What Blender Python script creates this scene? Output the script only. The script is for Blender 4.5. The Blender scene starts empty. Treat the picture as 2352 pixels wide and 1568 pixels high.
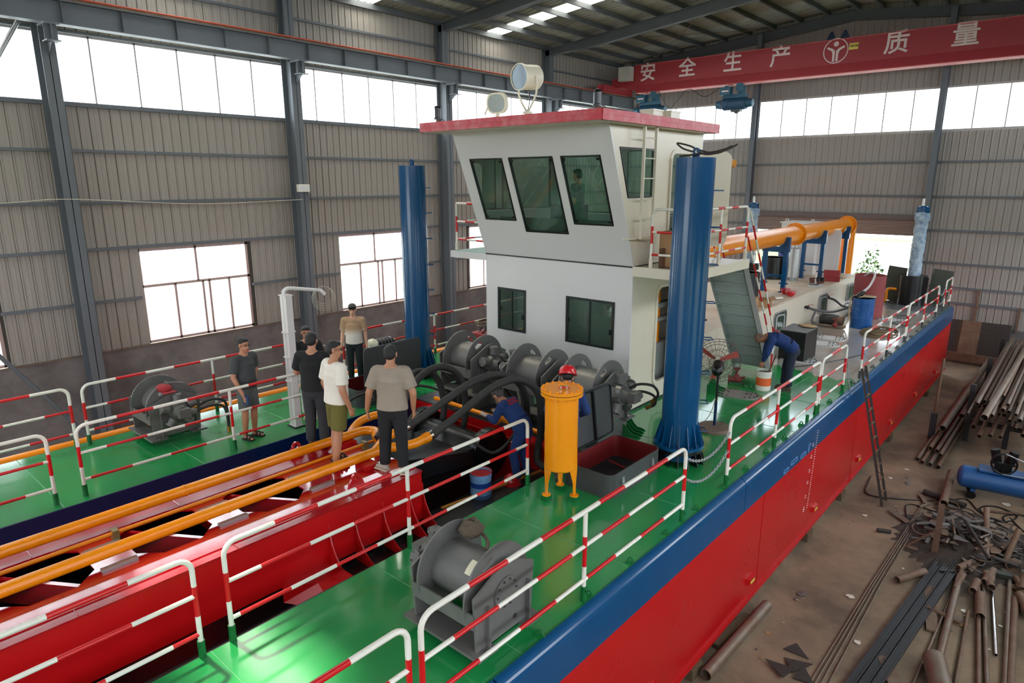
import bpy, math, random
from mathutils import Vector, Matrix
from mathutils.geometry import tessellate_polygon

SC = bpy.context.scene
COL = SC.collection
RND = random.Random(7)
PI = math.pi
DZ = 2.45          # height of the ship's deck above the shop floor

# ------------------------------------------------------------------ camera
cam_d = bpy.data.cameras.new('camera')
cam = bpy.data.objects.new('camera', cam_d); COL.objects.link(cam)
cam_d.sensor_width = 36.0
cam_d.lens = 23.224
cam_d.clip_start = 0.05; cam_d.clip_end = 400
_p, _y, _r = 0.237734722, 0.717340390, -0.00111574847
_fw = Vector((-math.sin(_y)*math.cos(_p), math.cos(_y)*math.cos(_p), -math.sin(_p)))
_rt = Vector((math.cos(_y), math.sin(_y), 0)); _up = _rt.cross(_fw)
_c, _s = math.cos(_r), math.sin(_r)
_rt, _up = _c*_rt + _s*_up, -_s*_rt + _c*_up
_m = Matrix((_rt, _up, -_fw)).transposed().to_4x4(); _m.translation = (0, 0, DZ + 4.25)
cam.matrix_world = _m
SC.camera = cam

# ------------------------------------------------------------------ light
world = bpy.data.worlds.new('overcast_sky'); SC.world = world
world.use_nodes = True
_bg = world.node_tree.nodes['Background']
_bg.inputs[0].default_value = (0.86, 0.93, 1.0, 1)
_bg.inputs[1].default_value = 7.0
sun_d = bpy.data.lights.new('sun', 'SUN'); sun = bpy.data.objects.new('sun', sun_d); COL.objects.link(sun)
sun_d.energy = 14.0; sun_d.angle = math.radians(2.5); sun_d.color = (1.0, 0.93, 0.78)
sun.rotation_euler = (math.radians(2.2), math.radians(-25), 0)
SC.view_settings.view_transform = 'Standard'
SC.view_settings.look = 'None'
SC.view_settings.exposure = 0.18
SC.view_settings.gamma = 1.0
SC.view_settings.use_curve_mapping = False
SC.cycles.max_bounces = 7
SC.cycles.diffuse_bounces = 4
SC.cycles.glossy_bounces = 3
SC.cycles.transmission_bounces = 4
SC.cycles.transparent_max_bounces = 12
SC.cycles.caustics_reflective = False
SC.cycles.caustics_refractive = False
SC.cycles.sample_clamp_indirect = 6.0
SC.cycles.use_denoising = True
SC.cycles.use_adaptive_sampling = True
SC.cycles.adaptive_threshold = 0.02

def portal(name, loc, rot, sx, sy):
    d = bpy.data.lights.new(name, 'AREA'); d.shape = 'RECTANGLE'; d.size = sx; d.size_y = sy
    d.cycles.is_portal = True
    o = bpy.data.objects.new(name, d); COL.objects.link(o); o.location = loc; o.rotation_euler = rot

# ------------------------------------------------------------------ materials
def lin(c):
    return tuple(((v/255)/12.92 if v/255 <= 0.04045 else ((v/255+0.055)/1.055)**2.4) for v in c) + (1,)
MATS = {}
def mat(name, rgb, rough=0.5, metal=0.0, var=0.12, scale=4.0, bump=0.0, bscale=60.0, rgb2=None, amount=0.5, stretch=None, coat=0.0, sharp=0.15, rvar=0.0, spec=0.5):
    """Principled material: colour broken up by noise, optional second colour in blotches, fine bump."""
    if name in MATS: return MATS[name]
    m = bpy.data.materials.new(name); m.use_nodes = True; nt = m.node_tree; N = nt.nodes; L = nt.links
    b = N['Principled BSDF']
    b.inputs['Roughness'].default_value = rough; b.inputs['Metallic'].default_value = metal
    b.inputs['Specular IOR Level'].default_value = spec
    if coat: b.inputs['Coat Weight'].default_value = coat; b.inputs['Coat Roughness'].default_value = 0.08
    tc = N.new('ShaderNodeTexCoord'); src = tc.outputs['Object']
    if stretch:
        mp = N.new('ShaderNodeMapping'); mp.inputs['Scale'].default_value = stretch
        L.new(src, mp.inputs['Vector']); src = mp.outputs['Vector']
    n1 = N.new('ShaderNodeTexNoise'); n1.inputs['Scale'].default_value = scale; n1.inputs['Detail'].default_value = 6
    L.new(src, n1.inputs['Vector'])
    col = lin(rgb)
    mx = N.new('ShaderNodeMix'); mx.data_type = 'RGBA'
    mx.inputs[6].default_value = tuple(c*(1-var) for c in col[:3]) + (1,)
    mx.inputs[7].default_value = tuple(min(1, c*(1+var)) for c in col[:3]) + (1,)
    L.new(n1.outputs['Fac'], mx.inputs[0])
    out = mx.outputs[2]
    if rgb2:
        n2 = N.new('ShaderNodeTexNoise'); n2.inputs['Scale'].default_value = scale*0.6; n2.inputs['Detail'].default_value = 8
        n2.inputs['Roughness'].default_value = 0.65
        L.new(src, n2.inputs['Vector'])
        mr = N.new('ShaderNodeMapRange'); t = 1-amount
        mr.inputs[1].default_value = max(0, 0.5+(t-0.5)*0.5-sharp); mr.inputs[2].default_value = min(1, 0.5+(t-0.5)*0.5+sharp)
        L.new(n2.outputs['Fac'], mr.inputs[0])
        m2 = N.new('ShaderNodeMix'); m2.data_type = 'RGBA'; m2.inputs[7].default_value = lin(rgb2)
        L.new(out, m2.inputs[6]); L.new(mr.outputs[0], m2.inputs[0]); out = m2.outputs[2]
    L.new(out, b.inputs['Base Color'])
    if rvar:
        rr = N.new('ShaderNodeMapRange'); rr.inputs[1].default_value = 0.3; rr.inputs[2].default_value = 0.7
        rr.inputs[3].default_value = max(0.02, rough-rvar); rr.inputs[4].default_value = rough+rvar
        L.new(n1.outputs['Fac'], rr.inputs[0]); L.new(rr.outputs[0], b.inputs['Roughness'])
    if bump:
        n3 = N.new('ShaderNodeTexNoise'); n3.inputs['Scale'].default_value = bscale; n3.inputs['Detail'].default_value = 3
        L.new(src, n3.inputs['Vector'])
        bp = N.new('ShaderNodeBump'); bp.inputs['Strength'].default_value = bump; bp.inputs['Distance'].default_value = 0.02
        L.new(n3.outputs['Fac'], bp.inputs['Height']); L.new(bp.outputs[0], b.inputs['Normal'])
    MATS[name] = m
    return m

def glass(name, tint, refl=0.08, rough=0.02, haze=0.0, hazecol=(200, 210, 205)):
    """Thin pane: tinted see-through with a sheen and a little surface dust."""
    if name in MATS: return MATS[name]
    m = bpy.data.materials.new(name); m.use_nodes = True; nt = m.node_tree; N = nt.nodes; L = nt.links
    N.remove(N['Principled BSDF']); out = N['Material Output']
    t = N.new('ShaderNodeBsdfTransparent'); t.inputs[0].default_value = tint + (1,)
    g = N.new('ShaderNodeBsdfGlossy'); g.inputs['Roughness'].default_value = rough
    fr = N.new('ShaderNodeFresnel'); fr.inputs[0].default_value = 1.45
    ml = N.new('ShaderNodeMath'); ml.operation = 'ADD'; ml.inputs[1].default_value = refl; ml.use_clamp = True
    L.new(fr.outputs[0], ml.inputs[0])
    s = N.new('ShaderNodeMixShader'); L.new(ml.outputs[0], s.inputs[0]); L.new(t.outputs[0], s.inputs[1]); L.new(g.outputs[0], s.inputs[2])
    last = s
    if haze:
        d = N.new('ShaderNodeBsdfDiffuse'); d.inputs[0].default_value = lin(hazecol)
        s2 = N.new('ShaderNodeMixShader'); s2.inputs[0].default_value = haze
        L.new(s.outputs[0], s2.inputs[1]); L.new(d.outputs[0], s2.inputs[2]); last = s2
    L.new(last.outputs[0], out.inputs[0])
    MATS[name] = m
    return m

GREEN = mat('green_deck_paint', (34, 138, 72), 0.15, var=0.16, scale=1.3, bump=0.008, bscale=25, rvar=0.05, spec=0.7, coat=0.35)
GREENP = mat('green_paint', (14, 98, 46), 0.3)
RED = mat('red_hull_paint', (184, 14, 18), 0.3, var=0.06, scale=0.8, bump=0.006, bscale=3, rvar=0.04)
REDD = mat('red_ladder_paint', (176, 12, 24), 0.14, var=0.1, scale=2, bump=0.015, bscale=18, rvar=0.05, spec=0.7, coat=0.5)
BLUE = mat('blue_paint', (6, 70, 114), 0.2, var=0.12, scale=2, bump=0.03, bscale=30)
NAVY = mat('navy_paint', (8, 36, 78), 0.3, var=0.1)
WHITE = mat('white_paint', (212, 208, 205), 0.28, var=0.04, scale=1.2, bump=0.03, bscale=6)
CREAM = mat('cream_paint', (214, 204, 184), 0.3, var=0.05)
ORANGE = mat('orange_paint', (236, 138, 8), 0.25, var=0.06, scale=3, bump=0.04, bscale=40)
YELLOW = mat('amber_paint', (240, 146, 12), 0.3, var=0.05)
GREY = mat('grey_machine_paint', (96, 95, 92), 0.42, var=0.12, scale=5, bump=0.05, bscale=40, rgb2=(110, 108, 104), amount=0.25)
DGREY = mat('dark_grey_paint', (62, 64, 64), 0.45, var=0.15, scale=4)
BLACK = mat('black_paint', (16, 16, 17), 0.3, var=0.2, scale=3)
RUBBER = mat('black_rubber', (44, 42, 40), 0.7, var=0.15, scale=12)
STEEL = mat('blue_grey_steel_paint', (96, 102, 108), 0.55, var=0.12, scale=2)
STEELD = mat('dark_roof_steel', (84, 88, 92), 0.6, var=0.15, scale=2)
GALV = mat('galvanized_steel', (170, 172, 172), 0.35, metal=0.7, var=0.1, scale=6)
CHROME = mat('polished_steel', (205, 205, 205), 0.18, metal=1.0, var=0.05)
BRASS = mat('brass_fitting', (196, 140, 70), 0.3, metal=0.9, var=0.1)
RWHITE = mat('rail_white_paint', (226, 222, 210), 0.3, var=0.05)
RRED = mat('rail_red_paint', (200, 20, 26), 0.3, var=0.08)
RUST = mat('rusty_steel', (110, 82, 62), 0.7, metal=0.25, var=0.25, scale=6, rgb2=(126, 104, 88), amount=0.5, stretch=(1, 1, 1))
RUST2 = mat('worn_steel_tube', (128, 116, 104), 0.5, metal=0.45, var=0.2, scale=5, rgb2=(116, 84, 60), amount=0.35)
CLAD = mat('cladding_sheet', (156, 150, 143), 0.62, var=0.1, scale=1.6, rgb2=(130, 124, 118), amount=0.35, stretch=(1, 1, 0.35))
CLADB = mat('cladding_backing', (70, 66, 60), 0.9)
BRICK = mat('sooty_rendered_masonry', (128, 122, 120), 0.9, var=0.2, scale=1.5, rgb2=(94, 90, 90), amount=0.5, bump=0.3, bscale=8)
ROOF = mat('roof_sheet', (150, 150, 140), 0.6, var=0.12, scale=1.0, rgb2=(116, 116, 108), amount=0.3)
ALU = mat('window_aluminium', (176, 170, 166), 0.5, metal=0.3, var=0.05)
def sheet(name, tint, trans):
    m = bpy.data.materials.new(name); m.use_nodes = True; N = m.node_tree.nodes; L = m.node_tree.links
    N.remove(N['Principled BSDF'])
    t = N.new('ShaderNodeBsdfTransparent'); t.inputs[0].default_value = tint + (1,)
    d = N.new('ShaderNodeBsdfTranslucent'); d.inputs[0].default_value = tint + (1,)
    s = N.new('ShaderNodeMixShader'); s.inputs[0].default_value = trans
    L.new(t.outputs[0], s.inputs[1]); L.new(d.outputs[0], s.inputs[2]); L.new(s.outputs[0], N['Material Output'].inputs[0])
    MATS[name] = m; return m
PANE = sheet('daylight_pane', (0.93, 0.95, 0.97), 0.35)
SKYP = sheet('translucent_roof_pane', (0.9, 0.86, 0.76), 0.94)
SKYC = sheet('clear_roof_pane', (0.9, 0.88, 0.8), 0.3)
TINT = glass('green_tinted_glass', (0.80, 0.92, 0.86), 0.02, 0.02, haze=0.04, hazecol=(150, 190, 170))
CARD = mat('cardboard', (168, 130, 92), 0.85, var=0.08)
CONC = mat('dirty_concrete', (144, 122, 98), 0.85, var=0.18, scale=0.9, rgb2=(96, 82, 66), amount=0.5, sharp=0.12, bump=0.25, bscale=14, rvar=0.1)

# ------------------------------------------------------------------ mesh building
PM = {}     # object -> world matrix of the frame its mesh data is written in
class MB:
    def __init__(s): s.v = []; s.f = []; s.mi = []; s.sm = []
    def add(s, vs, fs, mi=0, smooth=False):
        o = len(s.v); s.v += [tuple(v) for v in vs]
        for f in fs: s.f.append(tuple(i+o for i in f)); s.mi.append(mi); s.sm.append(smooth)
        return s
    def hexa(s, p, mi=0):
        return s.add(p, [(0,3,2,1),(4,5,6,7),(0,1,5,4),(1,2,6,5),(2,3,7,6),(3,0,4,7)], mi)
    def box(s, x0, y0, z0, x1, y1, z1, mi=0):
        return s.hexa([(x0,y0,z0),(x1,y0,z0),(x1,y1,z0),(x0,y1,z0),(x0,y0,z1),(x1,y0,z1),(x1,y1,z1),(x0,y1,z1)], mi)
    def bar(s, p, q, w, h, mi=0, up=(0,0,1)):
        p = Vector(p); q = Vector(q); d = (q-p).normalized(); up = Vector(up)
        a = d.cross(up)
        if a.length < 1e-4: a = d.cross(Vector((1,0,0)))
        a.normalize(); b = a.cross(d)
        a *= w/2; b *= h/2
        return s.hexa([p-a-b, p+a-b, p+a+b, p-a+b, q-a-b, q+a-b, q+a+b, q-a+b], mi)
    def ring(s, c, a, b, r, n): return [c + a*(r*math.cos(2*PI*i/n)) + b*(r*math.sin(2*PI*i/n)) for i in range(n)]
    def cyl(s, p, q, r, r2=None, n=16, mi=0, cap=True, smooth=True):
        p = Vector(p); q = Vector(q); r2 = r if r2 is None else r2
        d = (q-p).normalized(); a = d.cross(Vector((0,0,1)))
        if a.length < 1e-3: a = d.cross(Vector((0,1,0)))
        a.normalize(); b = d.cross(a)
        A = s.ring(p, a, b, r, n); B = s.ring(q, a, b, r2, n)
        s.add(A+B, [(i, (i+1)%n, n+(i+1)%n, n+i) for i in range(n)], mi, smooth)
        if cap:
            s.add(A, [tuple(range(n-1, -1, -1))], mi); s.add(B, [tuple(range(n))], mi)
        return s
    def pipe(s, p, q, r, t, n=14, mi=0):
        """open-ended tube with wall thickness t"""
        p = Vector(p); q = Vector(q); d = (q-p).normalized(); a = d.cross(Vector((0,0,1)))
        if a.length < 1e-3: a = d.cross(Vector((0,1,0)))
        a.normalize(); b = d.cross(a)
        R = [s.ring(p,a,b,r,n), s.ring(q,a,b,r,n), s.ring(q,a,b,r-t,n), s.ring(p,a,b,r-t,n)]
        for k in range(4):
            X = R[k]; Y = R[(k+1)%4]
            s.add(X+Y, [(i,(i+1)%n,n+(i+1)%n,n+i) for i in range(n)], mi, k in (0, 2))
        return s
    def tube(s, pts, r, n=8, mi=0, stripe=None, cap=True):
        """round bar along a polyline; stripe=(length, [material indices]) paints bands"""
        P = [Vector(p) for p in pts]
        if stripe:
            if isinstance(stripe[0], list):
                bands = stripe[0]; out = [P[0]]; ms = []; bi = 0; rem = bands[0][0]
                for a, b in zip(P, P[1:]):
                    d = (b-a).length; t = 0.0
                    while d-t > 1e-6:
                        st = min(rem, d-t) if bi < len(bands)-1 else d-t
                        t += st; rem -= st; ms.append(bands[bi][1]); out.append(a + (b-a)*(t/d))
                        if rem < 1e-6 and bi < len(bands)-1: bi += 1; rem = bands[bi][0]
                P = out; stripe = (1, [0])
            else:
              out = [P[0]]; ms = []; L = stripe[0]; acc = stripe[2] if len(stripe) > 2 else 0.0
              for a, b in zip(P, P[1:]):
                d = (b-a).length; t = 0.0
                while d-t > 1e-6:
                    left = L-(acc % L)
                    if left < 1e-5: left = L
                    st = min(left, d-t); t += st
                    ms.append(stripe[1][int((acc+1e-5)//L) % len(stripe[1])]); acc += st
                    out.append(a + (b-a)*(t/d))
              P = out
        rings = []; prev = None
        for i, p in enumerate(P):
            d = ((P[i+1]-p) if i < len(P)-1 else (p-P[i-1])).normalized()
            if 0 < i < len(P)-1:
                d0 = (p-P[i-1]).normalized(); d = (d+d0)
                d = d.normalized() if d.length > 1e-4 else d0
            if prev is None:
                a = d.cross(Vector((0,0,1)))
                if a.length < 1e-3: a = d.cross(Vector((0,1,0)))
            else:
                a = prev - d*prev.dot(d)
                if a.length < 1e-4: a = d.cross(Vector((0,0,1)))
            a.normalize(); prev = a; b = d.cross(a)
            rr = r[i] if isinstance(r, (list, tuple)) else r
            rings.append(s.ring(p, a, b, rr, n))
        o = len(s.v); s.v += [tuple(v) for R in rings for v in R]
        for k in range(len(rings)-1):
            m = ms[k] if stripe else mi
            for i in range(n):
                s.f.append((o+k*n+i, o+k*n+(i+1)%n, o+(k+1)*n+(i+1)%n, o+(k+1)*n+i)); s.mi.append(m); s.sm.append(True)
        if cap:
            s.add(rings[0], [tuple(range(n-1,-1,-1))], ms[0] if stripe else mi); s.add(rings[-1], [tuple(range(n))], ms[-1] if stripe else mi)
        return s
    def lathe(s, prof, c=(0,0,0), axis='z', n=24, mi=0, smooth=True):
        c = Vector(c)
        ax = {'x': (Vector((0,1,0)), Vector((0,0,1)), Vector((1,0,0))), 'y': (Vector((1,0,0)), Vector((0,0,-1)), Vector((0,1,0))), 'z': (Vector((1,0,0)), Vector((0,1,0)), Vector((0,0,1)))}
        a, b, d = ax[axis] if isinstance(axis, str) else axis
        R = [s.ring(c+d*h, a, b, max(r, 1e-4), n) for r, h in prof]
        for k in range(len(R)-1):
            sm = smooth
            s.add(R[k]+R[k+1], [(i,(i+1)%n,n+(i+1)%n,n+i) for i in range(n)], mi, sm)
        if prof[0][0] > 1e-3: s.add(R[0], [tuple(range(n-1,-1,-1))], mi)
        if prof[-1][0] > 1e-3: s.add(R[-1], [tuple(range(n))], mi)
        return s
    def plate(s, outer, holes, lo, hi, axis='z', mi=0):
        """flat plate: outline (2-D) with holes, extruded lo..hi along axis; x:(y,z) y:(x,z) z:(x,y)"""
        f = {'x': lambda p, h: (h, p[0], p[1]), 'y': lambda p, h: (p[0], h, p[1]), 'z': lambda p, h: (p[0], p[1], h)}[axis]
        loops = [list(outer)] + [list(h) for h in holes]
        tri = tessellate_polygon([[Vector((p[0], p[1], 0)) for p in l] for l in loops])
        flat = [p for l in loops for p in l]
        s.add([f(p, lo) for p in flat], [tuple(t) for t in tri], mi)
        s.add([f(p, hi) for p in flat], [tuple(t) for t in tri], mi)
        for l in loops:
            n = len(l)
            s.add([f(p, lo) for p in l]+[f(p, hi) for p in l], [(i,(i+1)%n,n+(i+1)%n,n+i) for i in range(n)], mi)
        return s
    def sphere(s, c, rx, ry=None, rz=None, n=16, m=10, mi=0, rot=None):
        ry = rx if ry is None else ry; rz = rx if rz is None else rz; c = Vector(c)
        V = []
        for j in range(m+1):
            t = PI*j/m
            for i in range(n):
                p = Vector((rx*math.sin(t)*math.cos(2*PI*i/n), ry*math.sin(t)*math.sin(2*PI*i/n), rz*math.cos(t)))
                V.append(c + (rot @ p if rot else p))
        F = []
        for j in range(m):
            for i in range(n): F.append((j*n+i, (j+1)*n+i, (j+1)*n+(i+1)%n, j*n+(i+1)%n))
        return s.add(V, F, mi, True)
    def torus(s, c, R, r, axis='z', n=24, k=8, mi=0, a0=0.0, a1=2*PI, sx=1.0, sy=1.0):
        e = {'x': (Vector((0,1,0)), Vector((0,0,1))), 'y': (Vector((1,0,0)), Vector((0,0,1))), 'z': (Vector((1,0,0)), Vector((0,1,0)))}
        a, b = e[axis] if isinstance(axis, str) else axis
        c = Vector(c); full = abs(a1-a0-2*PI) < 1e-6
        pts = [c + a*(R*sx*math.cos(a0+(a1-a0)*i/n)) + b*(R*sy*math.sin(a0+(a1-a0)*i/n)) for i in range(n+1)]
        return s.tube(pts, r, k, mi, cap=not full)
    def xf(s, M, start=0):
        s.v[start:] = [tuple(M @ Vector(v)) for v in s.v[start:]]; return s
    def mesh(s, name, mats, inv=None):
        me = bpy.data.meshes.new(name)
        vs = s.v if inv is None else [tuple(inv @ Vector(v)) for v in s.v]
        me.from_pydata(vs, [], s.f)
        for m in (mats if isinstance(mats, (list, tuple)) else [mats]): me.materials.append(m)
        me.polygons.foreach_set('material_index', s.mi); me.polygons.foreach_set('use_smooth', s.sm)
        me.update(); fixn(me)
        return me
    def build(s, name, mats, parent=None, world=True, kind=None, label=None):
        inv = PM[parent].inverted() if (world and parent is not None) else None
        o = bpy.data.objects.new(name, s.mesh(name, mats, inv)); COL.objects.link(o)
        if parent is not None: o.parent = parent; PM[o] = PM[parent]
        else: PM[o] = Matrix()
        if kind: o['kind'] = kind
        if label: o['label'] = label
        return o
    def solo(s, name, mats, label, cat, group=None, kind=None):
        """a thing that is one mesh: origin moved to its base"""
        xs = [v[0] for v in s.v]; ys = [v[1] for v in s.v]; zs = [v[2] for v in s.v]
        c = Vector(((min(xs)+max(xs))/2, (min(ys)+max(ys))/2, min(zs)))
        o = bpy.data.objects.new(name, s.mesh(name, mats, Matrix.Translation(-c))); COL.objects.link(o); o.location = c
        PM[o] = Matrix.Translation(c); tag(o, label, cat, group, kind)
        return o
import bmesh
def fixn(me):
    bm = bmesh.new(); bm.from_mesh(me); bmesh.ops.recalc_face_normals(bm, faces=bm.faces); bm.to_mesh(me); bm.free()
def tag(o, label=None, cat=None, group=None, kind=None):
    if label: o['label'] = label
    if cat: o['category'] = cat
    if group: o['group'] = group
    if kind: o['kind'] = kind
    return o
def thing(name, label, cat, loc=(0,0,0), rz=0.0, group=None):
    o = bpy.data.objects.new(name, None); COL.objects.link(o); o.empty_display_size = 0.1
    o.location = loc; o.rotation_euler = (0, 0, rz)
    PM[o] = Matrix.Translation(loc) @ Matrix.Rotation(rz, 4, 'Z')
    return tag(o, label, cat, group)
def struct(name, mb, mats, label=None):
    o = mb.build(name, mats); o['kind'] = 'structure'
    if label: o['label'] = label
    return o
def link(name, me, parent, loc=(0,0,0), rot=(0,0,0), scale=(1,1,1)):
    """another object on shared mesh data, placed in its parent's frame"""
    o = bpy.data.objects.new(name, me); COL.objects.link(o); o.parent = parent
    o.location = loc; o.rotation_euler = rot; o.scale = scale; PM[o] = PM[parent] @ Matrix.LocRotScale(Vector(loc), None, Vector(scale))
    return o
def dup(root, loc, rz, label, group=None):
    r = root.copy(); COL.objects.link(r); r.location = loc; r.rotation_euler = (0, 0, rz); r['label'] = label
    PM[r] = Matrix.Translation(loc) @ Matrix.Rotation(rz, 4, 'Z')
    if group: r['group'] = group
    for ch in list(root.children):
        c = ch.copy(); COL.objects.link(c); c.parent = r
        for g in list(ch.children):
            d = g.copy(); COL.objects.link(d); d.parent = c
    return r
def circ(cx, cy, r, n=24, a0=0.0, a1=2*PI):
    return [(cx+r*math.cos(a0+(a1-a0)*i/n), cy+r*math.sin(a0+(a1-a0)*i/n)) for i in range(n)]
def slot(cx, cy, L, r, ang, n=6):
    ca, sa = math.cos(ang), math.sin(ang); out = []
    for k, sg in ((0, 1), (1, -1)):
        for i in range(n+1):
            t = -PI/2+PI*i/n
            x = sg*(L/2 + r*math.cos(t)); y = sg*r*math.sin(t)
            out.append((cx+x*ca-y*sa, cy+x*sa+y*ca))
    return out
def rrect(x0, y0, x1, y1, r, n=5):
    out = []
    for cx, cy, a in ((x1-r,y0+r,-PI/2),(x1-r,y1-r,0),(x0+r,y1-r,PI/2),(x0+r,y0+r,PI)):
        out += [(cx+r*math.cos(a+PI/2*i/n), cy+r*math.sin(a+PI/2*i/n)) for i in range(n+1)]
    return out
def bez(pts, n=10):
    """smooth curve through points (Catmull-Rom)"""
    P = [Vector(p) for p in pts]; P = [P[0]*2-P[1]] + P + [P[-1]*2-P[-2]]; out = []
    for i in range(1, len(P)-2):
        a, b, c, d = P[i-1:i+3]
        for k in range(n):
            t = k/n
            out.append(0.5*((2*b)+(c-a)*t+(2*a-5*b+4*c-d)*t*t+(3*b-a-3*c+d)*t**3))
    return out + [P[-2]]

# =================================================================== SETTING
XW, YW, XR, YF = -18.92, 30.0, 2.5, -13.4        # left wall, end wall, right wall, front wall
XC = -8.3                                        # ridge
BAYS = [-13.4, -7.2, -1.0, 5.2, 11.4, 17.6, 23.8, 29.85]
def roofz(x): return 12.3 + 0.1*((x-XW) if x < XC else (2*XC-x-XW))
b = MB(); b.box(XW-0.2, YF, -0.3, XR+0.2, YW+0.1, 0.0)
floor = struct('floor', b, CONC)
b = MB(); b.box(-60, -60, -0.5, 60, 90, -0.32); b.box(-40, YW+0.1, -0.32, 40, 90, -0.02)
struct('outdoor_ground', b, mat('outdoor_ground', (74, 78, 40), 0.9, var=0.3, scale=0.6, rgb2=(40, 70, 16), amount=0.5))

# ---- left wall: masonry base, sheeting with clerestory, lower windows
WINS = [(c+1.47, c+4.53) for c in BAYS[:-1]]
b = MB(); b.box(XW-0.24, YF, 0, XW+0.02, YW, 2.38)
wall_left = struct('wall_left', b, BRICK)
b = MB(); y = YF
for w0, w1 in WINS + [(YW, None)]:
    b.box(XW-0.14, y, 2.38, XW-0.05, w0, 4.97)
    if w1: y = w1
b.box(XW-0.14, YF, 4.97, XW-0.05, YW, 8.5); b.box(XW-0.14, YF, 10.12, XW-0.05, YW, 12.35)
b.build('backing', CLADB, wall_left)
# one strip of ribbed sheet, unit height, shared by all strips
def strip_mesh(name, axis):
    m = MB(); w = 0.236
    prof = [(0.0, 0.0), (0.012, 0.022), (0.03, 0.022), (0.045, 0.006), (0.12, 0.006), (0.128, 0.011), (0.15, 0.011), (0.158, 0.006), (w-0.014, 0.006), (w, -0.004)]
    V = []
    for t, d in prof:
        for z in (0, 1): V.append((d, t, z) if axis == 'y' else (t, -d, z))
    F = [(2*i, 2*i+2, 2*i+3, 2*i+1) for i in range(len(prof)-1)]
    m.add(V, F); return m.mesh(name, CLAD)
SMY = strip_mesh('cladding_panel', 'y'); SMX = strip_mesh('cladding_panel_end', 'x')
def strips_left(z0, z1, skip):
    y = 1.2
    while y < YW-0.2:
        zz = 4.97 if (skip and any(w0-0.12 < y < w1-0.1 for w0, w1 in WINS)) else z0
        link('cladding_panel', SMY, wall_left, (XW-0.04+RND.uniform(-.003,.003), y, zz), (0,0,0), (1, 1, z1-zz))
        y += 0.24
strips_left(2.38, 8.5, True); strips_left(10.12, 12.3, False)
def girt(parent, p, q):
    g = MB(); g.bar(p, q, 0.06, 0.07); return g.build('girt', STEEL, parent)
for k in range(2, 7):
    y0, y1 = BAYS[k]+0.13, BAYS[k+1]-0.13
    w0, w1 = WINS[k]
    for z in (5.04, 6.19, 7.43, 11.4): girt(wall_left, (XW+0.03, y0, z), (XW+0.03, y1, z))
    girt(wall_left, (XW+0.03, y0, 3.7), (XW+0.03, w0-0.03, 3.7)); girt(wall_left, (XW+0.03, w1+0.03, 3.7), (XW+0.03, y1, 3.7))
    g = MB(); g.bar((XW+0.01, y0, 8.5), (XW+0.01, y1, 8.5), 0.1, 0.09); g.bar((XW+0.01, y0, 10.13), (XW+0.01, y1, 10.13), 0.1, 0.07)
    g.build('window_rail', STEEL, wall_left)
g = MB(); g.bar((XW+0.02, 0, 2.4), (XW+0.02, YW, 2.4), 0.06, 0.035); g.build('flashing', RUST2, wall_left)
wn = [0]
def window(frame, panes, bars):
    """structure window: frame bars, each pane an object"""
    wn[0] += 1
    o = struct('window_%d' % wn[0], frame, ALU)
    for p in panes: p.build('pane', PANE, o)
    return o
def pane_x(x, y0, y1, z0, z1): m = MB(); m.box(x-0.003, y0, z0, x+0.003, y1, z1); return m
def pane_y(y, x0, x1, z0, z1): m = MB(); m.box(x0, y-0.003, z0, x1, y+0.003, z1); return m
# clerestory of the left wall, six lights per bay
for k in range(len(BAYS)-1):
    f = MB(); ps = []; y0, y1 = BAYS[k], BAYS[k+1]; st = (y1-y0)/6; x = XW-0.09
    for i in range(7): f.box(x-0.02, y0+i*st-0.018, 8.5, x+0.03, y0+i*st+0.018, 10.12)
    f.box(x-0.02, y0, 8.5, x+0.03, y1, 8.57); f.box(x-0.02, y0, 10.05, x+0.03, y1, 10.12)
    if k >= 2:
        for i in range(6): ps.append(pane_x(x, y0+i*st+0.018, y0+(i+1)*st-0.018, 8.57, 10.05))
    else: ps.append(pane_x(x, y0+.02, y1-.02, 8.57, 10.05))
    window(f, ps, None)
# lower windows of the left wall: two lights over four, sliding sashes in the middle
PINKF = mat('window_frame_pinkish', (176, 150, 146), 0.5, var=0.05)
for k, (w0, w1) in enumerate(WINS):
    f = MB(); ps = []; x = XW-0.08; W = w1-w0; zm = 3.97
    def fb(a, c, e, g_): f.box(x-0.03, a, c, x+0.04, e, g_)
    fb(w0, 2.42, w0+0.07, 4.97); fb(w1-0.07, 2.42, w1, 4.97); fb(w0, 2.42, w1, 2.49); fb(w0, 4.9, w1, 4.97); fb(w0, zm-0.035, w1, zm+0.035)
    fb(w0+W*0.5-0.03, zm, w0+W*0.5+0.03, 4.97)
    xs = [w0+0.07, w0+W*0.29, w0+W*0.54, w0+W*0.60, w0+W*0.79, w1-0.07]
    for a in xs[1:-1]: fb(a-0.03, 2.42, a+0.03, zm)
    for a, c in zip(xs, xs[1:]): ps.append(pane_x(x, a, c, 2.49, zm-0.035))
    ps += [pane_x(x, w0+0.07, w0+W*0.5-0.03, zm+.035, 4.9), pane_x(x, w0+W*0.5+0.03, w1-0.07, zm+.035, 4.9)]
    if k < 2: ps = [pane_x(x, w0, w1, 2.49, 4.9)]
    wn[0] += 1
    o = struct('window_%d' % wn[0], f, PINKF)
    for p in ps: p.build('pane', PANE, o)

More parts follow.
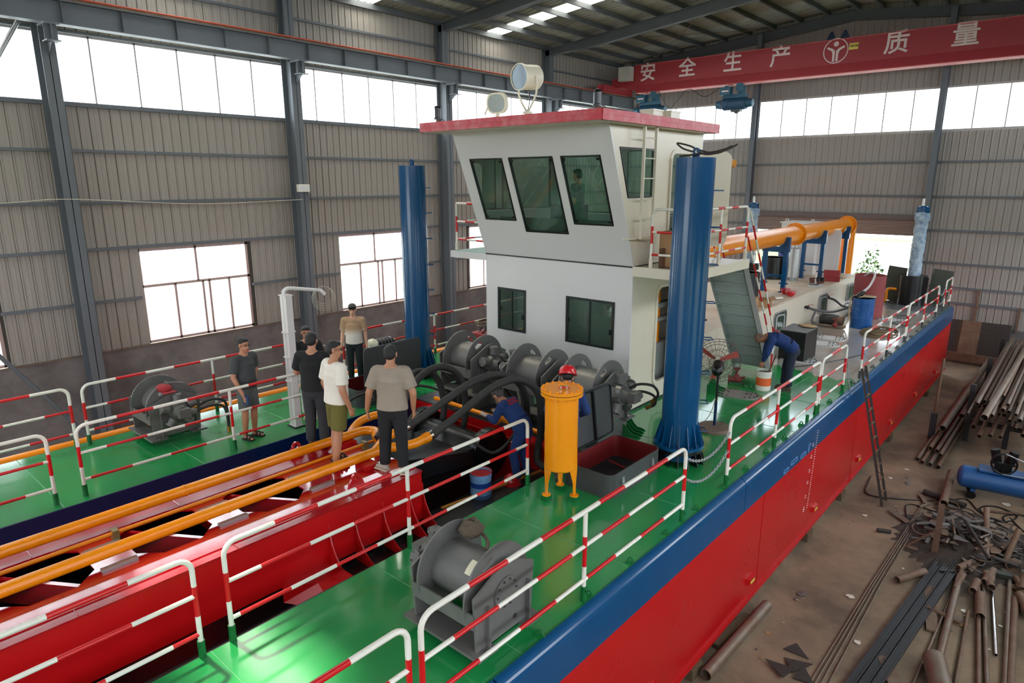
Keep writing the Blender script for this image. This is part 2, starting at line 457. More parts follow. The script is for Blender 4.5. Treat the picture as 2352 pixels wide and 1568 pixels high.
# ---- end wall
DX0, DX1, DZ1 = -11.55, -5.2, 5.35
b = MB(); b.box(XW, YW, 0, DX0, YW+0.24, 1.34); b.box(DX1, YW, 0, XR, YW+0.24, 1.34)
wall_end = struct('wall_end', b, BRICK)
b = MB(); b.box(XW, YW+0.05, 1.34, DX0, YW+0.14, DZ1); b.box(DX1, YW+0.05, 1.34, XR, YW+0.14, DZ1)
b.box(XW, YW+0.05, DZ1, XR, YW+0.14, 8.5); b.box(XW, YW+0.05, 10.1, XR, YW+0.14, 13.6)
b.build('backing', CLADB, wall_end)
x = XW+0.02
while x < 0.4:
    dr = DX0-0.1 < x < DX1
    z0 = DZ1 if dr else 1.34
    link('cladding_panel', SMX, wall_end, (x, YW+0.04, z0), (0,0,0), (1, 1, 8.5-z0))
    link('cladding_panel', SMX, wall_end, (x, YW+0.04, 10.1), (0,0,0), (1, 1, roofz(x)-10.1))
    x += 0.24
for z in (7.4, 6.13): girt(wall_end, (XW, YW-0.03, z), (XR, YW-0.03, z))
for z in (4.87, 3.63, 2.73, 2.15):
    girt(wall_end, (XW, YW-0.03, z), (DX0, YW-0.03, z)); girt(wall_end, (DX1, YW-0.03, z), (XR, YW-0.03, z))
g = MB(); g.bar((-2.9, YW-0.05, 1.3), (-2.9, YW-0.05, 2.75), 0.08, 0.06); g.build('stud', RUST, wall_end)
g = MB(); g.bar((-1.6, YW-0.05, 1.3), (-1.6, YW-0.05, 2.2), 0.08, 0.06); g.build('stud', RUST, wall_end)
ex = [-18.9, -11.85, -4.95, 1.95]
for a, c in zip(ex, ex[1:]):
    f = MB(); ps = []; st = (c-a)/7; y = YW+0.09
    for i in range(8): f.box(a+i*st-0.018, y-0.03, 8.5, a+i*st+0.018, y+0.02, 10.1)
    f.box(a, y-0.06, 8.47, c, y+0.02, 8.57); f.box(a, y-0.05, 10.03, c, y+0.02, 10.12)
    for i in range(7): ps.append(pane_y(y, a+i*st+0.018, a+(i+1)*st-0.018, 8.57, 10.03))
    window(f, ps, None)
# rolling shutter, mostly raised
b = MB(); b.box(DX0-0.12, YW-0.12, 0, DX0+0.02, YW+0.2, DZ1); b.box(DX1-0.02, YW-0.12, 0, DX1+0.12, YW+0.2, DZ1)
b.box(DX0-0.12, YW-0.14, 5.22, DX1+0.12, YW+0.2, 5.42)
door_1 = struct('door_1', b, mat('shutter_frame', (96, 88, 86), 0.6))
SHUT = mat('shutter_slat', (138, 124, 118), 0.45, metal=0.2, var=0.08)
for i in range(8):
    m = MB(); z = 4.6+0.0795*i; V = []; n = 6
    for k in range(n+1):
        t = PI*k/n
        for xx in (DX0, DX1): V.append((xx, YW-0.02-0.028*math.sin(t), z+0.0795*k/n))
    m.add(V, [(2*k, 2*k+1, 2*k+3, 2*k+2) for k in range(n)], 0, True)
    m.box(DX0, YW-0.02, z, DX1, YW-0.01, z+0.082)
    m.build('slat', SHUT, door_1)
# ---- right and front walls close the hall behind the camera
b = MB(); b.box(XR, YF, 0, XR+0.2, YW, 2.4)
y = YF
for w0, w1 in WINS + [(YW, None)]:
    b.box(XR, y, 2.4, XR+0.12, w0, 4.97)
    if w1: y = w1
b.box(XR, YF, 4.97, XR+0.12, YW, 8.5); b.box(XR, YF, 10.12, XR+0.12, YW, 12.4)
struct('wall_right', b, CLAD)
b = MB(); b.box(XW, YF-0.15, 0, -14, YF, 13.4); b.box(-2.2, YF-0.15, 0, XR, YF, 13.4); b.box(-14, YF-0.15, 6.2, -2.2, YF, 8.5); b.box(-14, YF-0.15, 10.1, -2.2, YF, 13.4)
struct('wall_front', b, CLAD)

# ---- roof: ribbed sheets with a strip of translucent panes in each bay
SKY = [c+2.9 for c in BAYS[:-2]]     # centre line (Y) of each translucent strip; the last bay has none
b = MB()
ys = []; y = YF
while y < YW+0.2:
    ys += [(y, 0.0), (y+0.03, 0.035), (y+0.07, 0.035), (y+0.1, 0.0)]; y += 0.25
ys.append((YW+0.2, 0.0))
PUR = [XW+0.1+1.06*i for i in range(11)]
def roof_part(x0, x1, sky):
    V = []; F = []
    for (yy, d) in ys:
        V += [(x0, yy, roofz(x0)+d), (x1, yy, roofz(x1)+d)]
    for i in range(len(ys)-1):
        ym = (ys[i][0]+ys[i+1][0])/2
        if sky and any(abs(ym-s) < 0.46 for s in SKY): continue
        F.append((2*i, 2*i+1, 2*i+3, 2*i+2))
    b.add(V, F)
for x0, x1 in zip(PUR[:9], PUR[1:10]): roof_part(x0, x1, True)
roof_part(XW-0.2, PUR[0], False); roof_part(PUR[9], XC, False); roof_part(XC, XR+0.2, False)
ceiling = struct('ceiling', b, ROOF)
b = MB(); b.box(XW-0.2, YF, 13.62, XR+0.2, YW+0.3, 13.64)
SKM = MB()
for s_ in SKY:
    for x0, x1 in zip(PUR[:9], PUR[1:10]):
        if s_ > 10 or abs(s_-1.9) < 0.5 or abs(s_-8.1) < .5:
            m = MB(); m.add([(x0+.02, s_-0.47, roofz(x0)+.01), (x1-.02, s_-0.47, roofz(x1)+.01), (x1-.02, s_+0.47, roofz(x1)+.01), (x0+.02, s_+0.47, roofz(x0)+.01)], [(0,1,2,3)])
            m.build('skylight_panel', SKYC if (abs(s_-1.9) < .1 and x0 > -11.5) else SKYP, ceiling)
for xx in PUR + [2*XC-p for p in PUR[:-1]]:
    m = MB(); z = roofz(xx)
    m.bar((xx, YF, z-0.1), (xx, YW, z-0.1), 0.05, 0.18); m.bar((xx+0.03, YF, z-0.185), (xx+0.03, YW, z-0.185), 0.06, 0.015)
    m.build('purlin', STEELD, ceiling)
m = MB(); m.tube([(-16.8, 29.6, roofz(-16.8)-0.2), (-11.5, 24.1, roofz(-11.5)-0.2)], 0.012, 5); m.tube([(-16.8, 24.1, roofz(-16.8)-0.2), (-11.5, 29.6, roofz(-11.5)-0.2)], 0.012, 5)
m.build('tie_rod', RUST, ceiling)

# ---- steel frame
names = {-1.0: 'at the left edge of the view', 5.2: 'left of the nearest whole lower window', 11.4: 'carrying the white floodlight, behind the standing men', 17.6: 'behind the left blue spud pile', 23.8: 'half hidden behind the wheelhouse roof', 29.85: 'in the far corner by the crane'}
def hcol(m, x0, x1, y, z0, z1, w=0.3):
    m.box(x0, y-w/2, z0, x0+0.02, y+w/2, z1); m.box(x1-0.02, y-w/2, z0, x1, y+w/2, z1); m.box(x0, y-0.008, z0, x1, y+0.008, z1)
for y in BAYS[2:]:
    t = thing('steel_column', 'tall blue-grey H-section column ' + names[y], 'column', (-18.6, y, 0), group='columns along the left wall')
    m = MB(); hcol(m, -18.86, -18.36, y, 0, 10.1); hcol(m, -18.86, -18.5, y, 10.1, 12.1); m.build('shaft', STEEL, t)
    m = MB(); m.plate([(-18.36, 9.45), (-18.0, 9.72), (-17.9, 9.75), (-17.9, 10.08), (-18.36, 10.08)], [], y-0.01, y+0.01, 'y')
    m.box(-18.36, y-0.15, 10.06, -17.88, y+0.15, 10.1); m.box(-18.2, y-0.14, 9.72, -17.86, y+0.14, 9.74); m.box(-18.05, y-0.13, 9.74, -18.03, y+0.13, 10.06)
    m.build('bracket', STEEL, t)
    m = MB()
    zc = roofz(XC)-0.2
    m.plate([(-18.86, 11.9), (-18.5, 11.9), (-16.4, roofz(-16.4)-0.58), (XC, zc-0.38), (XC, zc), (-18.86, roofz(-18.86)-0.2)], [], y-0.008, y+0.008, 'y')
    for (p, q) in (((-18.5, 11.9), (-16.4, roofz(-16.4)-0.58)), ((-16.4, roofz(-16.4)-0.58), (XC, zc-0.38)), ((-18.86, roofz(-18.86)-0.2), (XC, zc))):
        m.bar((p[0], y, p[1]), (q[0], y, q[1]), 0.24, 0.02)
    m.plate([(XC, zc-0.38), (2*XC+16.4, roofz(-16.4)-0.58), (2*XC+18.5, 11.9), (2*XC+18.8, roofz(-18.86)-0.2), (XC, zc)], [], y-0.008, y+0.008, 'y')
    m.bar((XC, y, zc-0.38), (2*XC+16.4, y, roofz(-16.4)-0.58), 0.24, 0.02)
    r = m.build('rafter', STEELD, t)
for x, l in ((-11.9, 'slim blue-grey end-wall column left of the rolling shutter'), (-4.95, 'slim blue-grey end-wall column right of the rolling shutter')):
    m = MB(); y = 29.75; m.box(x-0.1, y-0.15, 0, x+0.1, y-0.13, roofz(x)-.3); m.box(x-0.1, y+0.13, 0, x+0.1, y+0.15, roofz(x)-.3); m.box(x-0.008, y-0.13, 0, x+0.008, y+0.13, roofz(x)-.3)
    m.solo('wind_column', STEEL, l, 'column', 'end-wall columns')
# crane runway along the left wall
t = thing('crane_runway_girder', 'blue-grey crane runway beam running along the left wall', 'beam', (-18.1, 10, 10.1))
m = MB(); m.box(-18.25, YF, 10.1, -17.95, 29.9, 10.125); m.box(-18.25, YF, 10.58, -17.95, 29.9, 10.61); m.box(-18.11, YF, 10.125, -18.09, 29.9, 10.58)
m.build('web_and_flanges', STEEL, t)
y = 0.5
while y < 29:
    m = MB(); m.box(-18.09, y, 10.125, -17.97, y+0.012, 10.58); m.build('stiffener', STEEL, t); y += 1.24
m = MB(); m.box(-18.14, YF, 10.61, -18.06, 29.9, 10.69); m.build('crane_rail', RUST, t)
m = MB(); m.tube([(-17.9, YF, 10.66), (-17.9, 29.0, 10.66)], 0.02, 6); m.build('conductor_bar', mat('faded_orange_red', (190, 82, 62), 0.6), t)
# daylight openings sampled as portals
for (c, s_, nm) in (((XW-0.3, 8.2, 9.3), (1.6, 43), 'portal_left'), ):
    portal(nm, c, (0, -PI/2, 0), s_[0], s_[1])
for w0, w1 in WINS[2:]:
    portal('portal_low', (XW-0.3, (w0+w1)/2, 3.7), (0, -PI/2, 0), 2.6, 3.1)
portal('portal_end', (-8.2, YW+0.3, 9.3), (-PI/2, 0, 0), 21.4, 1.6)
portal('portal_door', (-8.4, YW+0.3, 2.3), (-PI/2, 0, 0), 6.4, 4.7)
portal('portal_front', (-8.1, YF-0.3, 3.1), (PI/2, 0, 0), 11.8, 6.2)
portal('portal_right', (XR+0.3, 8.2, 9.3), (0, PI/2, 0), 1.6, 43)
for s_ in SKY: portal('portal_sky', (-14.0, s_, 13.4), (0, 0, 0), 10, 1.0)

# =================================================================== THE DREDGER: hull
PRIMER = mat('grey_primer_deck', (176, 174, 168), 0.14, spec=0.8, coat=0.4, var=0.16, scale=0.9, rgb2=(150, 128, 104), amount=0.3, rvar=0.1, bump=0.04, bscale=20)
ASPH = mat('dark_primer_deck', (96, 98, 102), 0.3, var=0.2, scale=1.2, rvar=0.1)
hull = thing('dredger_hull', 'long red and blue steel dredger hull with a green deck, standing on the shop floor', 'ship', (-7.9, 12, 0.17))
HB = 0.17
b = MB(); b.box(-5.6, -2, HB, -3.30, 27.25, 2.28); b.box(-5.6, -2, 2.28, -3.45, 27.25, 2.42); b.build('starboard_pontoon', RED, hull)
b = MB(); b.box(-12.2, -2, HB, -9.85, 27.25, 2.42); b.build('port_pontoon', RED, hull)
b = MB(); b.box(-9.85, 8.3, HB, -5.6, 27.25, 2.42); b.build('centre_hull', RED, hull)
# keel edge strip along the starboard bottom
b = MB(); b.box(-3.3, -2, HB, -3.255, 27.25, HB+0.035); b.build('bottom_edge_bar', RED, hull)
# blue gunwale: rounded deck edge plus band
def gunwale(x, s, y0, y1, zb=1.92, r=0.11):
    prof = [(x, zb), (x+s*0.022, zb), (x+s*0.022, 2.45-r)] + [(x+s*(0.022-r+r*math.cos(a)), 2.45-r+r*math.sin(a)) for a in [PI/2*i/7 for i in range(1, 8)]] + [(x-s*0.09, 2.452), (x-s*0.09, 2.40), (x, 2.40)]
    n = len(prof); m = MB()
    m.add([(p[0], y0, p[1]) for p in prof] + [(p[0], y1, p[1]) for p in prof], [(i, (i+1) % n, n+(i+1) % n, n+i) for i in range(n)], 0, False)
    m.add([(p[0], y0, p[1]) for p in prof], [tuple(range(n))]); m.add([(p[0], y1, p[1]) for p in prof], [tuple(range(n))])
    return m
for k in range(5):      # the band is welded up from lengths
    y0 = -2 + k*6.2 if k else -2; y0 = [-2, 3.62, 9.0, 15.3, 25.3][k]; y1 = [3.60, 8.98, 15.28, 25.28, 27.25][k]
    gunwale(-3.30, 1, y0, y1).build('gunwale_band', BLUE, hull)
for (x0, x1, y0, y1) in ((-9.85, -9.83, -2, 8.3), (-5.62, -5.6, -2, 8.3)):
    b = MB(); b.box(x0, y0, 1.75, x1, y1, 2.447); b.build('inner_blue_band', NAVY if x0 < -9 else BLACK, hull)
b = MB(); b.box(-12.22, -2, 1.9, -12.2, 27.25, 2.447); b.build('port_blue_band', NAVY, hull)
# deck plating laid as plates with weld beads between them
SEAM = mat('painted_weld_bead', (70, 150, 96), 0.35)
def deck(x0, x1, ya, yb, m_, nm):
    b = MB(); b.box(x0, ya, 2.42, x1, yb, 2.45); return b.build(nm, m_, hull)
ylist = [-2, 0.28, 2.15, 4.03, 5.9, 7.6, 9.5, 11.4, 13.2, 15.0]
for y0, y1 in zip(ylist, ylist[1:]):
    deck(-5.6, -3.385, y0, y1, GREEN, 'deck_plate'); deck(-12.2, -9.85, y0, y1, GREEN, 'deck_plate')
for y0, y1 in zip(ylist[6:], ylist[7:]): deck(-9.85, -5.6, y0, y1, GREEN, 'deck_plate')
deck(-9.85, -5.6, 8.3, 9.5, DGREY, 'deck_plate')
y2 = [15.0, 17.0, 19.0, 21.0, 23.0, 25.2, 27.25]
for k, (y0, y1) in enumerate(zip(y2, y2[1:])):
    deck(-6.33, -3.385, y0, y1, ASPH if k == 5 else PRIMER, 'deck_plate'); deck(-12.2, -9.5, y0, y1, PRIMER, 'deck_plate')
for y in ylist[1:-1]:
    for (x0, x1) in ((-5.6, -3.385), (-12.2, -9.85)):
        b = MB(); b.tube([(x0, y, 2.448), (x1, y, 2.448)], 0.007, 5); b.build('weld_seam', SEAM, hull)
b = MB(); b.tube([(-4.55, 7.6, 2.448), (-4.3, 15, 2.448)], 0.006, 5); b.build('weld_seam', SEAM, hull)
# green paint lapping raggedly over the grey primer, and a primer patch inside the green
b = MB(); V = [(-3.47, 14.9, 2.4515), (-6.3, 14.9, 2.4515)]; x = -6.3
while x < -3.47: V.append((x, 15.15+RND.uniform(0, 0.5), 2.4515)); x += 0.16
b.add(V+[(-3.47, 15.4, 2.4515)], [tuple(range(len(V)+1))]); b.build('paint_edge', GREEN, hull)
for y in (7.6, 2.15, 5.9): pass
b = MB(); b.bar((-3.39, -2, 2.45), (-3.39, 27.2, 2.45), 0.014, 0.008); b.build('weld_seam', GREENP, hull)
# lashing eyes along the edge
EYE = MB(); EYE.plate([(-0.075, 0), (0.075, 0), (0.085, 0.02)] + [(0.045*math.cos(a), 0.075+0.05*math.sin(a)) for a in [PI*i/8 for i in range(9)]] + [(-0.085, 0.02)], [circ(0, 0.075, 0.024, 10)], -0.006, 0.006, 'y')
EYEG = EYE.mesh('lashing_eye', GREENP)
EYEW = EYE.mesh('lashing_eye_grey', DGREY)
for k in range(28):
    y = 4.31+0.83*k
    link('lashing_eye', EYEG if y < 15 else EYEW, hull, (-3.42+7.9, y-12, 2.45-HB), (0, 0, RND.uniform(0.35, 0.75)), (.68, .68, .68))
for y in (12.1, 14.9, 16.1):
    b = MB(); b.cyl((-3.42, y, 2.45), (-3.42, y, 2.57), 0.03, n=10); b.build('empty_socket', GREENP if y < 15 else DGREY, hull)
# anodes on the side, with a strip of yellow tape
for y in (9.54, 12.69, 15.82, 18.9, 22.0, 25.2, 6.4):
    b = MB(); b.hexa([(-3.3, y-0.13, 0.47), (-3.245, y-0.1, 0.49), (-3.245, y+0.1, 0.49), (-3.3, y+0.13, 0.47), (-3.3, y-0.13, 0.59), (-3.245, y-0.1, 0.575), (-3.245, y+0.1, 0.575), (-3.3, y+0.13, 0.59)])
    a = b.build('zinc_anode', RED, hull)
    b = MB(); b.box(-3.2455, y-0.08, 0.495, -3.242, y+0.08, 0.54); b.build('tape', mat('yellow_tape', (214, 196, 70), 0.6), a)
for y in (9.86, 15.28):
    b = MB(); b.box(-3.3, y, HB, -3.294, y+0.012, 1.92); b.build('plate_seam', RED, hull)
# draught marks and outline letters welded on the side (beads)
b = MB(); z = 0.75
while z < 2.25:
    b.sphere((-3.268, 12.15+0.16*(z-0.75)/1.4, z), 0.012, n=6, m=4)
    if int(z*20) % 5 == 0:
        for d in (0.05, 0.09): b.sphere((-3.268, 12.02-d+0.16*(z-0.75)/1.4, z), 0.01, n=6, m=4); b.sphere((-3.268, 12.02-d+0.16*(z-0.75)/1.4, z+0.04), 0.01, n=6, m=4)
    z += 0.045
b.build('draught_marks', mat('marking_beads', (224, 190, 190), 0.5), hull)
b = MB()
for y0, w in ((10.62, 0.22), (10.95, 0.3), (11.45, 0.26), (11.85, 0.1)):
    pts = [(y0, 1.96), (y0+w, 1.96), (y0+w, 2.02), (y0, 2.02)] if w > 0.2 else [(y0, 1.95), (y0, 2.1), (y0+w, 2.1)]
    b.tube([(-3.272, p[0], p[1]+(0.0 if w != 0.3 else 0.05)) for p in pts+pts[:1]], 0.008, 5)
b.build('outline_letters', mat('blue_bead', (96, 134, 180), 0.4), hull)
# keel blocks
for i, y in enumerate((7.6, 12.4, 14.6, 19.0, 24.0)):
    m = MB(); m.box(-4.4, y-0.15, 0.0, -3.22, y+0.15, 0.17)
    m.solo('keel_block', mat('timber_block', (92, 74, 52), 0.85), 'squared timber block under the hull edge, %s from the near end' % ('first', 'second', 'third', 'fourth', 'fifth')[i], 'block', 'timber blocks under the hull')

# =================================================================== wheelhouse
wh = thing('wheelhouse', 'white two-storey wheelhouse with leaning windows and a red-edged roof', 'wheelhouse', (-7.9, 11.5, DZ))
X0, X1, Y0, Y1 = -9.70, -6.10, 10.28, 12.75
GAS = mat('black_window_gasket', (20, 26, 26), 0.4)
b = MB(); lw = [(-9.345, -8.595, 3.64, 4.52), (-7.548, -6.46, 3.635, 4.525)]
b.plate([(X0, 2.5), (X1, 2.5), (X1, 5.2), (X0, 5.2)], [[(a, c), (a, d), (e, d), (e, c)] for a, e, c, d in lw], Y0, Y0+0.04, 'y')
b.build('front_wall', WHITE, wh)
b = MB(); dp = rrect(11.22, 2.85, 11.95, 4.72, 0.14)
b.plate([(Y0+.041, 2.5), (Y1-.041, 2.5), (Y1-.041, 5.2), (Y0+.041, 5.2)], [dp[::-1]], X1-0.04, X1, 'x'); b.build('starboard_wall', CREAM, wh)
b = MB(); b.plate(rrect(11.15, 2.78, 12.02, 4.79, 0.18), [dp[::-1]], X1, X1+0.025, 'x'); b.build('door_frame', CREAM, wh)
lp = [(10.5, 4.7), (12.2, 4.7), (12.2, 3.3), (10.5, 3.3)]
b = MB(); b.plate([(Y0+.041, 2.5), (Y1-.041, 2.5), (Y1-.041, 5.2), (Y0+.041, 5.2)], [lp], X0, X0+0.04, 'x'); b.build('port_wall', WHITE, wh)
b = MB(); b.box(X0, Y1-0.04, 2.5, X1, Y1, 5.2); b.build('rear_wall', WHITE, wh)
b = MB(); b.box(X0+.02, Y0+.02, DZ, X1-.02, Y1-.02, 2.52); b.build('plinth', BLACK, wh)
def win_y(a, e, c, d, y, parent, slide=True):
    m = MB(); t = 0.035
    m.plate([(a-.01, c-.01), (e+.01, c-.01), (e+.01, d+.01), (a-.01, d+.01)], [[(a+t, c+t), (a+t, d-t), (e-t, d-t), (e-t, c+t)]], y-0.02, y+0.03, 'y')
    if slide: m.box((a+e)/2-0.015, y-0.01, c, (a+e)/2+0.015, y+0.02, d)
    f = m.build('window_frame', GAS, parent)
    for p, q, dy in ((a+t, (a+e)/2, 0.0), ((a+e)/2, e-t, 0.012)):
        m = MB(); m.box(p, y+dy, c+t, q, y+dy+0.005, d-t); m.build('pane', TINT, f)
    for hx, hz in ((a+0.06, (c+d)/2), (e-0.06, (c+d)/2-0.12)):
        m = MB(); m.box(hx-0.02, y-0.035, hz-0.05, hx+0.02, y-0.005, hz+0.05); m.build('window_latch', BLACK, f)
for a, e, c, d in lw: win_y(a, e, c, d, Y0, wh)
# upper storey: wall leaning outwards towards the bow
LK = (Y0-9.355)/(7.6-5.22)
def lean(m, start=0):
    m.v[start:] = [(v[0], v[1]-(v[2]-5.22)*LK, v[2]) for v in m.v[start:]]; return m
uw = [[(-9.433, 7.128), (-8.57, 7.128), (-8.592, 5.94), (-9.433, 5.94)], [(-8.424, 7.134), (-7.377, 7.134), (-7.377, 5.735), (-8.424, 5.735)], [(-7.214, 7.134), (-6.37, 7.134), (-6.353, 5.93), (-7.214, 5.93)]]
b = MB(); b.plate([(X0, 5.22), (X1, 5.22), (X1, 7.6), (X0, 7.6)], uw, Y0, Y0+0.04, 'y'); lean(b).build('upper_front_wall', WHITE, wh)
def shrink(w, t): cx = sum(p[0] for p in w)/4; cz = sum(p[1] for p in w)/4; return [(p[0]-math.copysign(t, p[0]-cx), p[1]-math.copysign(t, p[1]-cz)) for p in w]
for w in uw:
    m = MB(); m.plate(shrink(w, -0.012), [shrink(w, 0.035)], Y0-0.012, Y0+0.05, 'y'); f = lean(m).build('window_frame', GAS, wh)
    m = MB(); m.plate(shrink(w, 0.033), [], Y0+0.015, Y0+0.021, 'y'); lean(m).build('pane', TINT, f)
    for (px_, pz_) in shrink(w, 0.07):
        m = MB(); m.cyl((px_, Y0-0.02, pz_), (px_, Y0+0.02, pz_), 0.022, n=8); lean(m).build('clamp', BLACK, f)
sw = [(9.68, 7.255), (10.87, 7.255), (10.87, 6.41), (10.0, 6.41)]
side = [(Y0+.041, 5.225), (Y1-.041, 5.225), (Y1-.041, 7.598), (9.355+.041, 7.598)]
dpu = rrect(11.5, 5.45, 12.25, 7.2, 0.14)
b = MB(); b.plate(side, [sw, dpu[::-1]], X1-0.04, X1, 'x'); b.build('upper_starboard_wall', CREAM, wh)
sl = [(9.75, 7.35), (12.5, 7.35), (12.5, 6.1), (10.25, 6.1)]
b = MB(); b.plate(side, [sl], X0, X0+0.04, 'x'); b.build('upper_port_wall', WHITE, wh)
for nm, w, x in (('window_frame', sw, X1), ('window_frame', sl, X0), ('window_frame', lp, X0)):
    m = MB(); m.plate(shrink(w, -0.012), [shrink(w, 0.035)], x-0.05, x+0.012, 'x'); f = m.build(nm, GAS, wh)
    m = MB(); m.plate(shrink(w, 0.033), [], x-0.02, x-0.014, 'x'); m.build('pane', TINT, f)
rw = [(-9.55, 7.35), (-8.0, 7.35), (-8.0, 6.0), (-9.55, 6.0)]; rw2 = [(-7.8, 7.35), (-6.3, 7.35), (-6.3, 6.0), (-7.8, 6.0)]
b = MB(); b.plate([(X0, 5.22), (X1, 5.22), (X1, 7.6), (X0, 7.6)], [rw, rw2], Y1-0.04, Y1, 'y'); b.build('upper_rear_wall', WHITE, wh)
for w in (rw, rw2):
    m = MB(); m.plate(shrink(w, -0.012), [shrink(w, 0.035)], Y1-0.05, Y1+0.01, 'y'); f = m.build('window_frame', GAS, wh)
    m = MB(); m.plate(shrink(w, 0.033), [], Y1-0.03, Y1-0.024, 'y'); m.build('pane', TINT, f)
b = MB(); b.box(X0+.04, Y0+.02, 5.1, X1-.04, Y1-.04, 5.2); b.build('upper_floor', mat('green_floor_cover', (60, 120, 100), 0.5), wh)
b = MB(); b.box(X0, Y0-0.012, 5.195, X1, Y0+0.03, 5.222); b.build('joint_line', BLACK, wh)
# roof
b = MB(); b.box(-9.95, 8.76, 7.66, -5.84, 12.85, 7.75); b.build('roof_slab', CREAM, wh)
RF = mat('roof_edge_red', (188, 40, 52), 0.4, var=0.2, scale=6, rgb2=(206, 120, 122), amount=0.3)
b = MB()
for p, q in (((-9.95, 8.76), (-5.84, 8.76)), ((-5.84, 8.76), (-5.84, 12.85)), ((-5.84, 12.85), (-9.95, 12.85)), ((-9.95, 12.85), (-9.95, 8.76))):
    b.bar((p[0], p[1], 7.65), (q[0], q[1], 7.65), 0.03, 0.09); b.bar((p[0], p[1], 7.73), (q[0], q[1], 7.73), 0.04, 0.08)
b.build('roof_edge', RF, wh)
b = MB(); b.box(-9.9, 8.8, 7.6, -5.88, 12.8, 7.62); b.build('roof_soffit', CREAM, wh)
# door leaf of the upper storey swung open against the rear, and the door leaf frame
b = MB(); b.plate(rrect(0.0, 5.45, 0.75, 7.25, 0.16), [], -0.03, 0.0, 'y')
M_ = Matrix.Translation((X1+0.02, 12.25, 0)) @ Matrix.Rotation(0.5, 4, 'Z'); b.xf(M_).build('door_leaf', CREAM, wh)
b = MB(); b.plate(rrect(11.43, 5.38, 12.32, 7.27, 0.18), [dpu[::-1]], X1, X1+0.02, 'x'); b.build('door_frame', CREAM, wh)
b = MB(); b.tube([(X1+0.04, 11.42, 5.5), (X1+0.04, 11.42, 7.1)], 0.012, 6); b.build('door_dog_rod', CREAM, wh)
# ladder on the starboard side up to the roof
b = MB()
for y in (10.22, 10.62): b.bar((-5.95, y, 5.72), (-5.95, y, 7.62), 0.03, 0.05)
lad = b.build('roof_ladder', CREAM, wh)
for k in range(6):
    m = MB(); z = 5.74+0.335*k; m.tube([(-5.95, 10.22, z), (-5.95, 10.62, z)], 0.012, 6); m.build('rung', CREAM, lad)
m = MB(); m.bar((-6.1, 9.9, 5.73), (-5.95, 10.62, 5.71), 0.03, 0.03); m.build('foot_bracket', CREAM, lad)
# bridge wings and platform round the upper storey
WING = mat('wing_deck_teal', (116, 150, 140), 0.5)
b = MB(); b.box(-10.78, Y0-0.01, 5.06, X0, Y1, 5.2); b.build('port_wing', WHITE, wh)
b = MB(); b.box(-10.74, Y0+.03, 5.2, X0, Y1, 5.205); b.build('port_wing_deck', WING, wh)
b = MB(); b.box(X1, Y0-0.01, 5.06, -5.0, Y1, 5.2); b.build('starboard_wing', CREAM, wh)
b = MB(); b.box(-5.1, Y0-0.012, 5.05, -4.98, Y1+.01, 5.225); b.box(X1, Y0-0.02, 5.05, -4.98, Y0+.02, 5.225); b.build('wing_fascia', CREAM, wh)
# inside: control desk, chair, cabinet, orange tank below
b = MB(); b.box(-9.3, 10.35, 5.22, -6.6, 10.75, 5.85); b.hexa([(-9.3,10.3,5.85),(-6.6,10.3,5.85),(-6.6,10.8,5.85),(-9.3,10.8,5.85),(-9.3,10.3,6.0),(-6.6,10.3,6.0),(-6.6,10.7,5.9),(-9.3,10.7,5.9)])
b.build('control_desk', mat('desk_olive', (88, 92, 78), 0.5), wh)
b = MB(); b.box(-8.3, 10.7, 5.9, -7.6, 11.0, 6.25); b.build('instrument_hood', DGREY, wh)
b = MB(); b.torus((-8.0, 10.95, 6.05), 0.16, 0.018, 'y'); b.cyl((-8.0, 10.9, 6.05), (-8.0, 10.98, 6.05), 0.04); b.bar((-8.16, 10.95, 6.05), (-7.84, 10.95, 6.05), 0.02, 0.02); b.build('steering_wheel', CHROME, wh)
b = MB(); b.box(-6.9, 11.3, 5.22, -6.3, 11.9, 6.15); b.build('side_cabinet', mat('cabinet_teal', (90, 120, 112), 0.4), wh)
b = MB(); b.cyl((-6.9, 11.8, 2.9), (-6.9, 11.8, 4.7), 0.5, n=20); b.build('service_tank', ORANGE, wh)
b = MB(); b.box(-6.5, 11.0, 4.22, -6.35, 12.4, 4.32); b.box(-6.5, 11.0, 3.95, -6.35, 12.4, 4.02); b.box(-6.5, 11.0, 2.5, -6.35, 12.4, 3.5); b.build('locker', mat('locker_grey', (120, 124, 122), 0.5), wh)

# =================================================================== engine house behind it
eh = thing('engine_house', 'long low cream engine house with small open windows along the aft deck', 'deckhouse', (-7.9, 19.6, DZ))
ew = [(18.30, 19.2, 2.55, 3.1), (22.2, 23.05, 2.55, 3.1), (25.35, 26.1, 2.55, 3.1)]
b = MB(); hs = [rrect(a, c, e, d, 0.12)[::-1] for a, e, c, d in ew]
b.plate([(12.75, 2.45), (26.4, 2.45), (26.4, 3.36), (12.75, 3.36)], hs, -6.37, -6.33, 'x'); b.build('starboard_wall', CREAM, eh)
b = MB(); b.box(-9.5, 12.75, 2.45, -9.46, 26.4, 3.36); b.box(-9.5, 26.36, 2.45, -6.33, 26.4, 3.36); b.box(-9.4, 12.9, 2.45, -6.7, 26.2, 2.5); b.build('port_and_rear_wall', CREAM, eh)
b = MB(); b.box(-9.55, 12.75, 3.34, -6.31, 26.42, 3.38); b.build('roof', mat('dusty_cream_roof', (206, 192, 172), 0.5, var=0.12, scale=1.5, rgb2=(176, 140, 104), amount=0.3), eh)
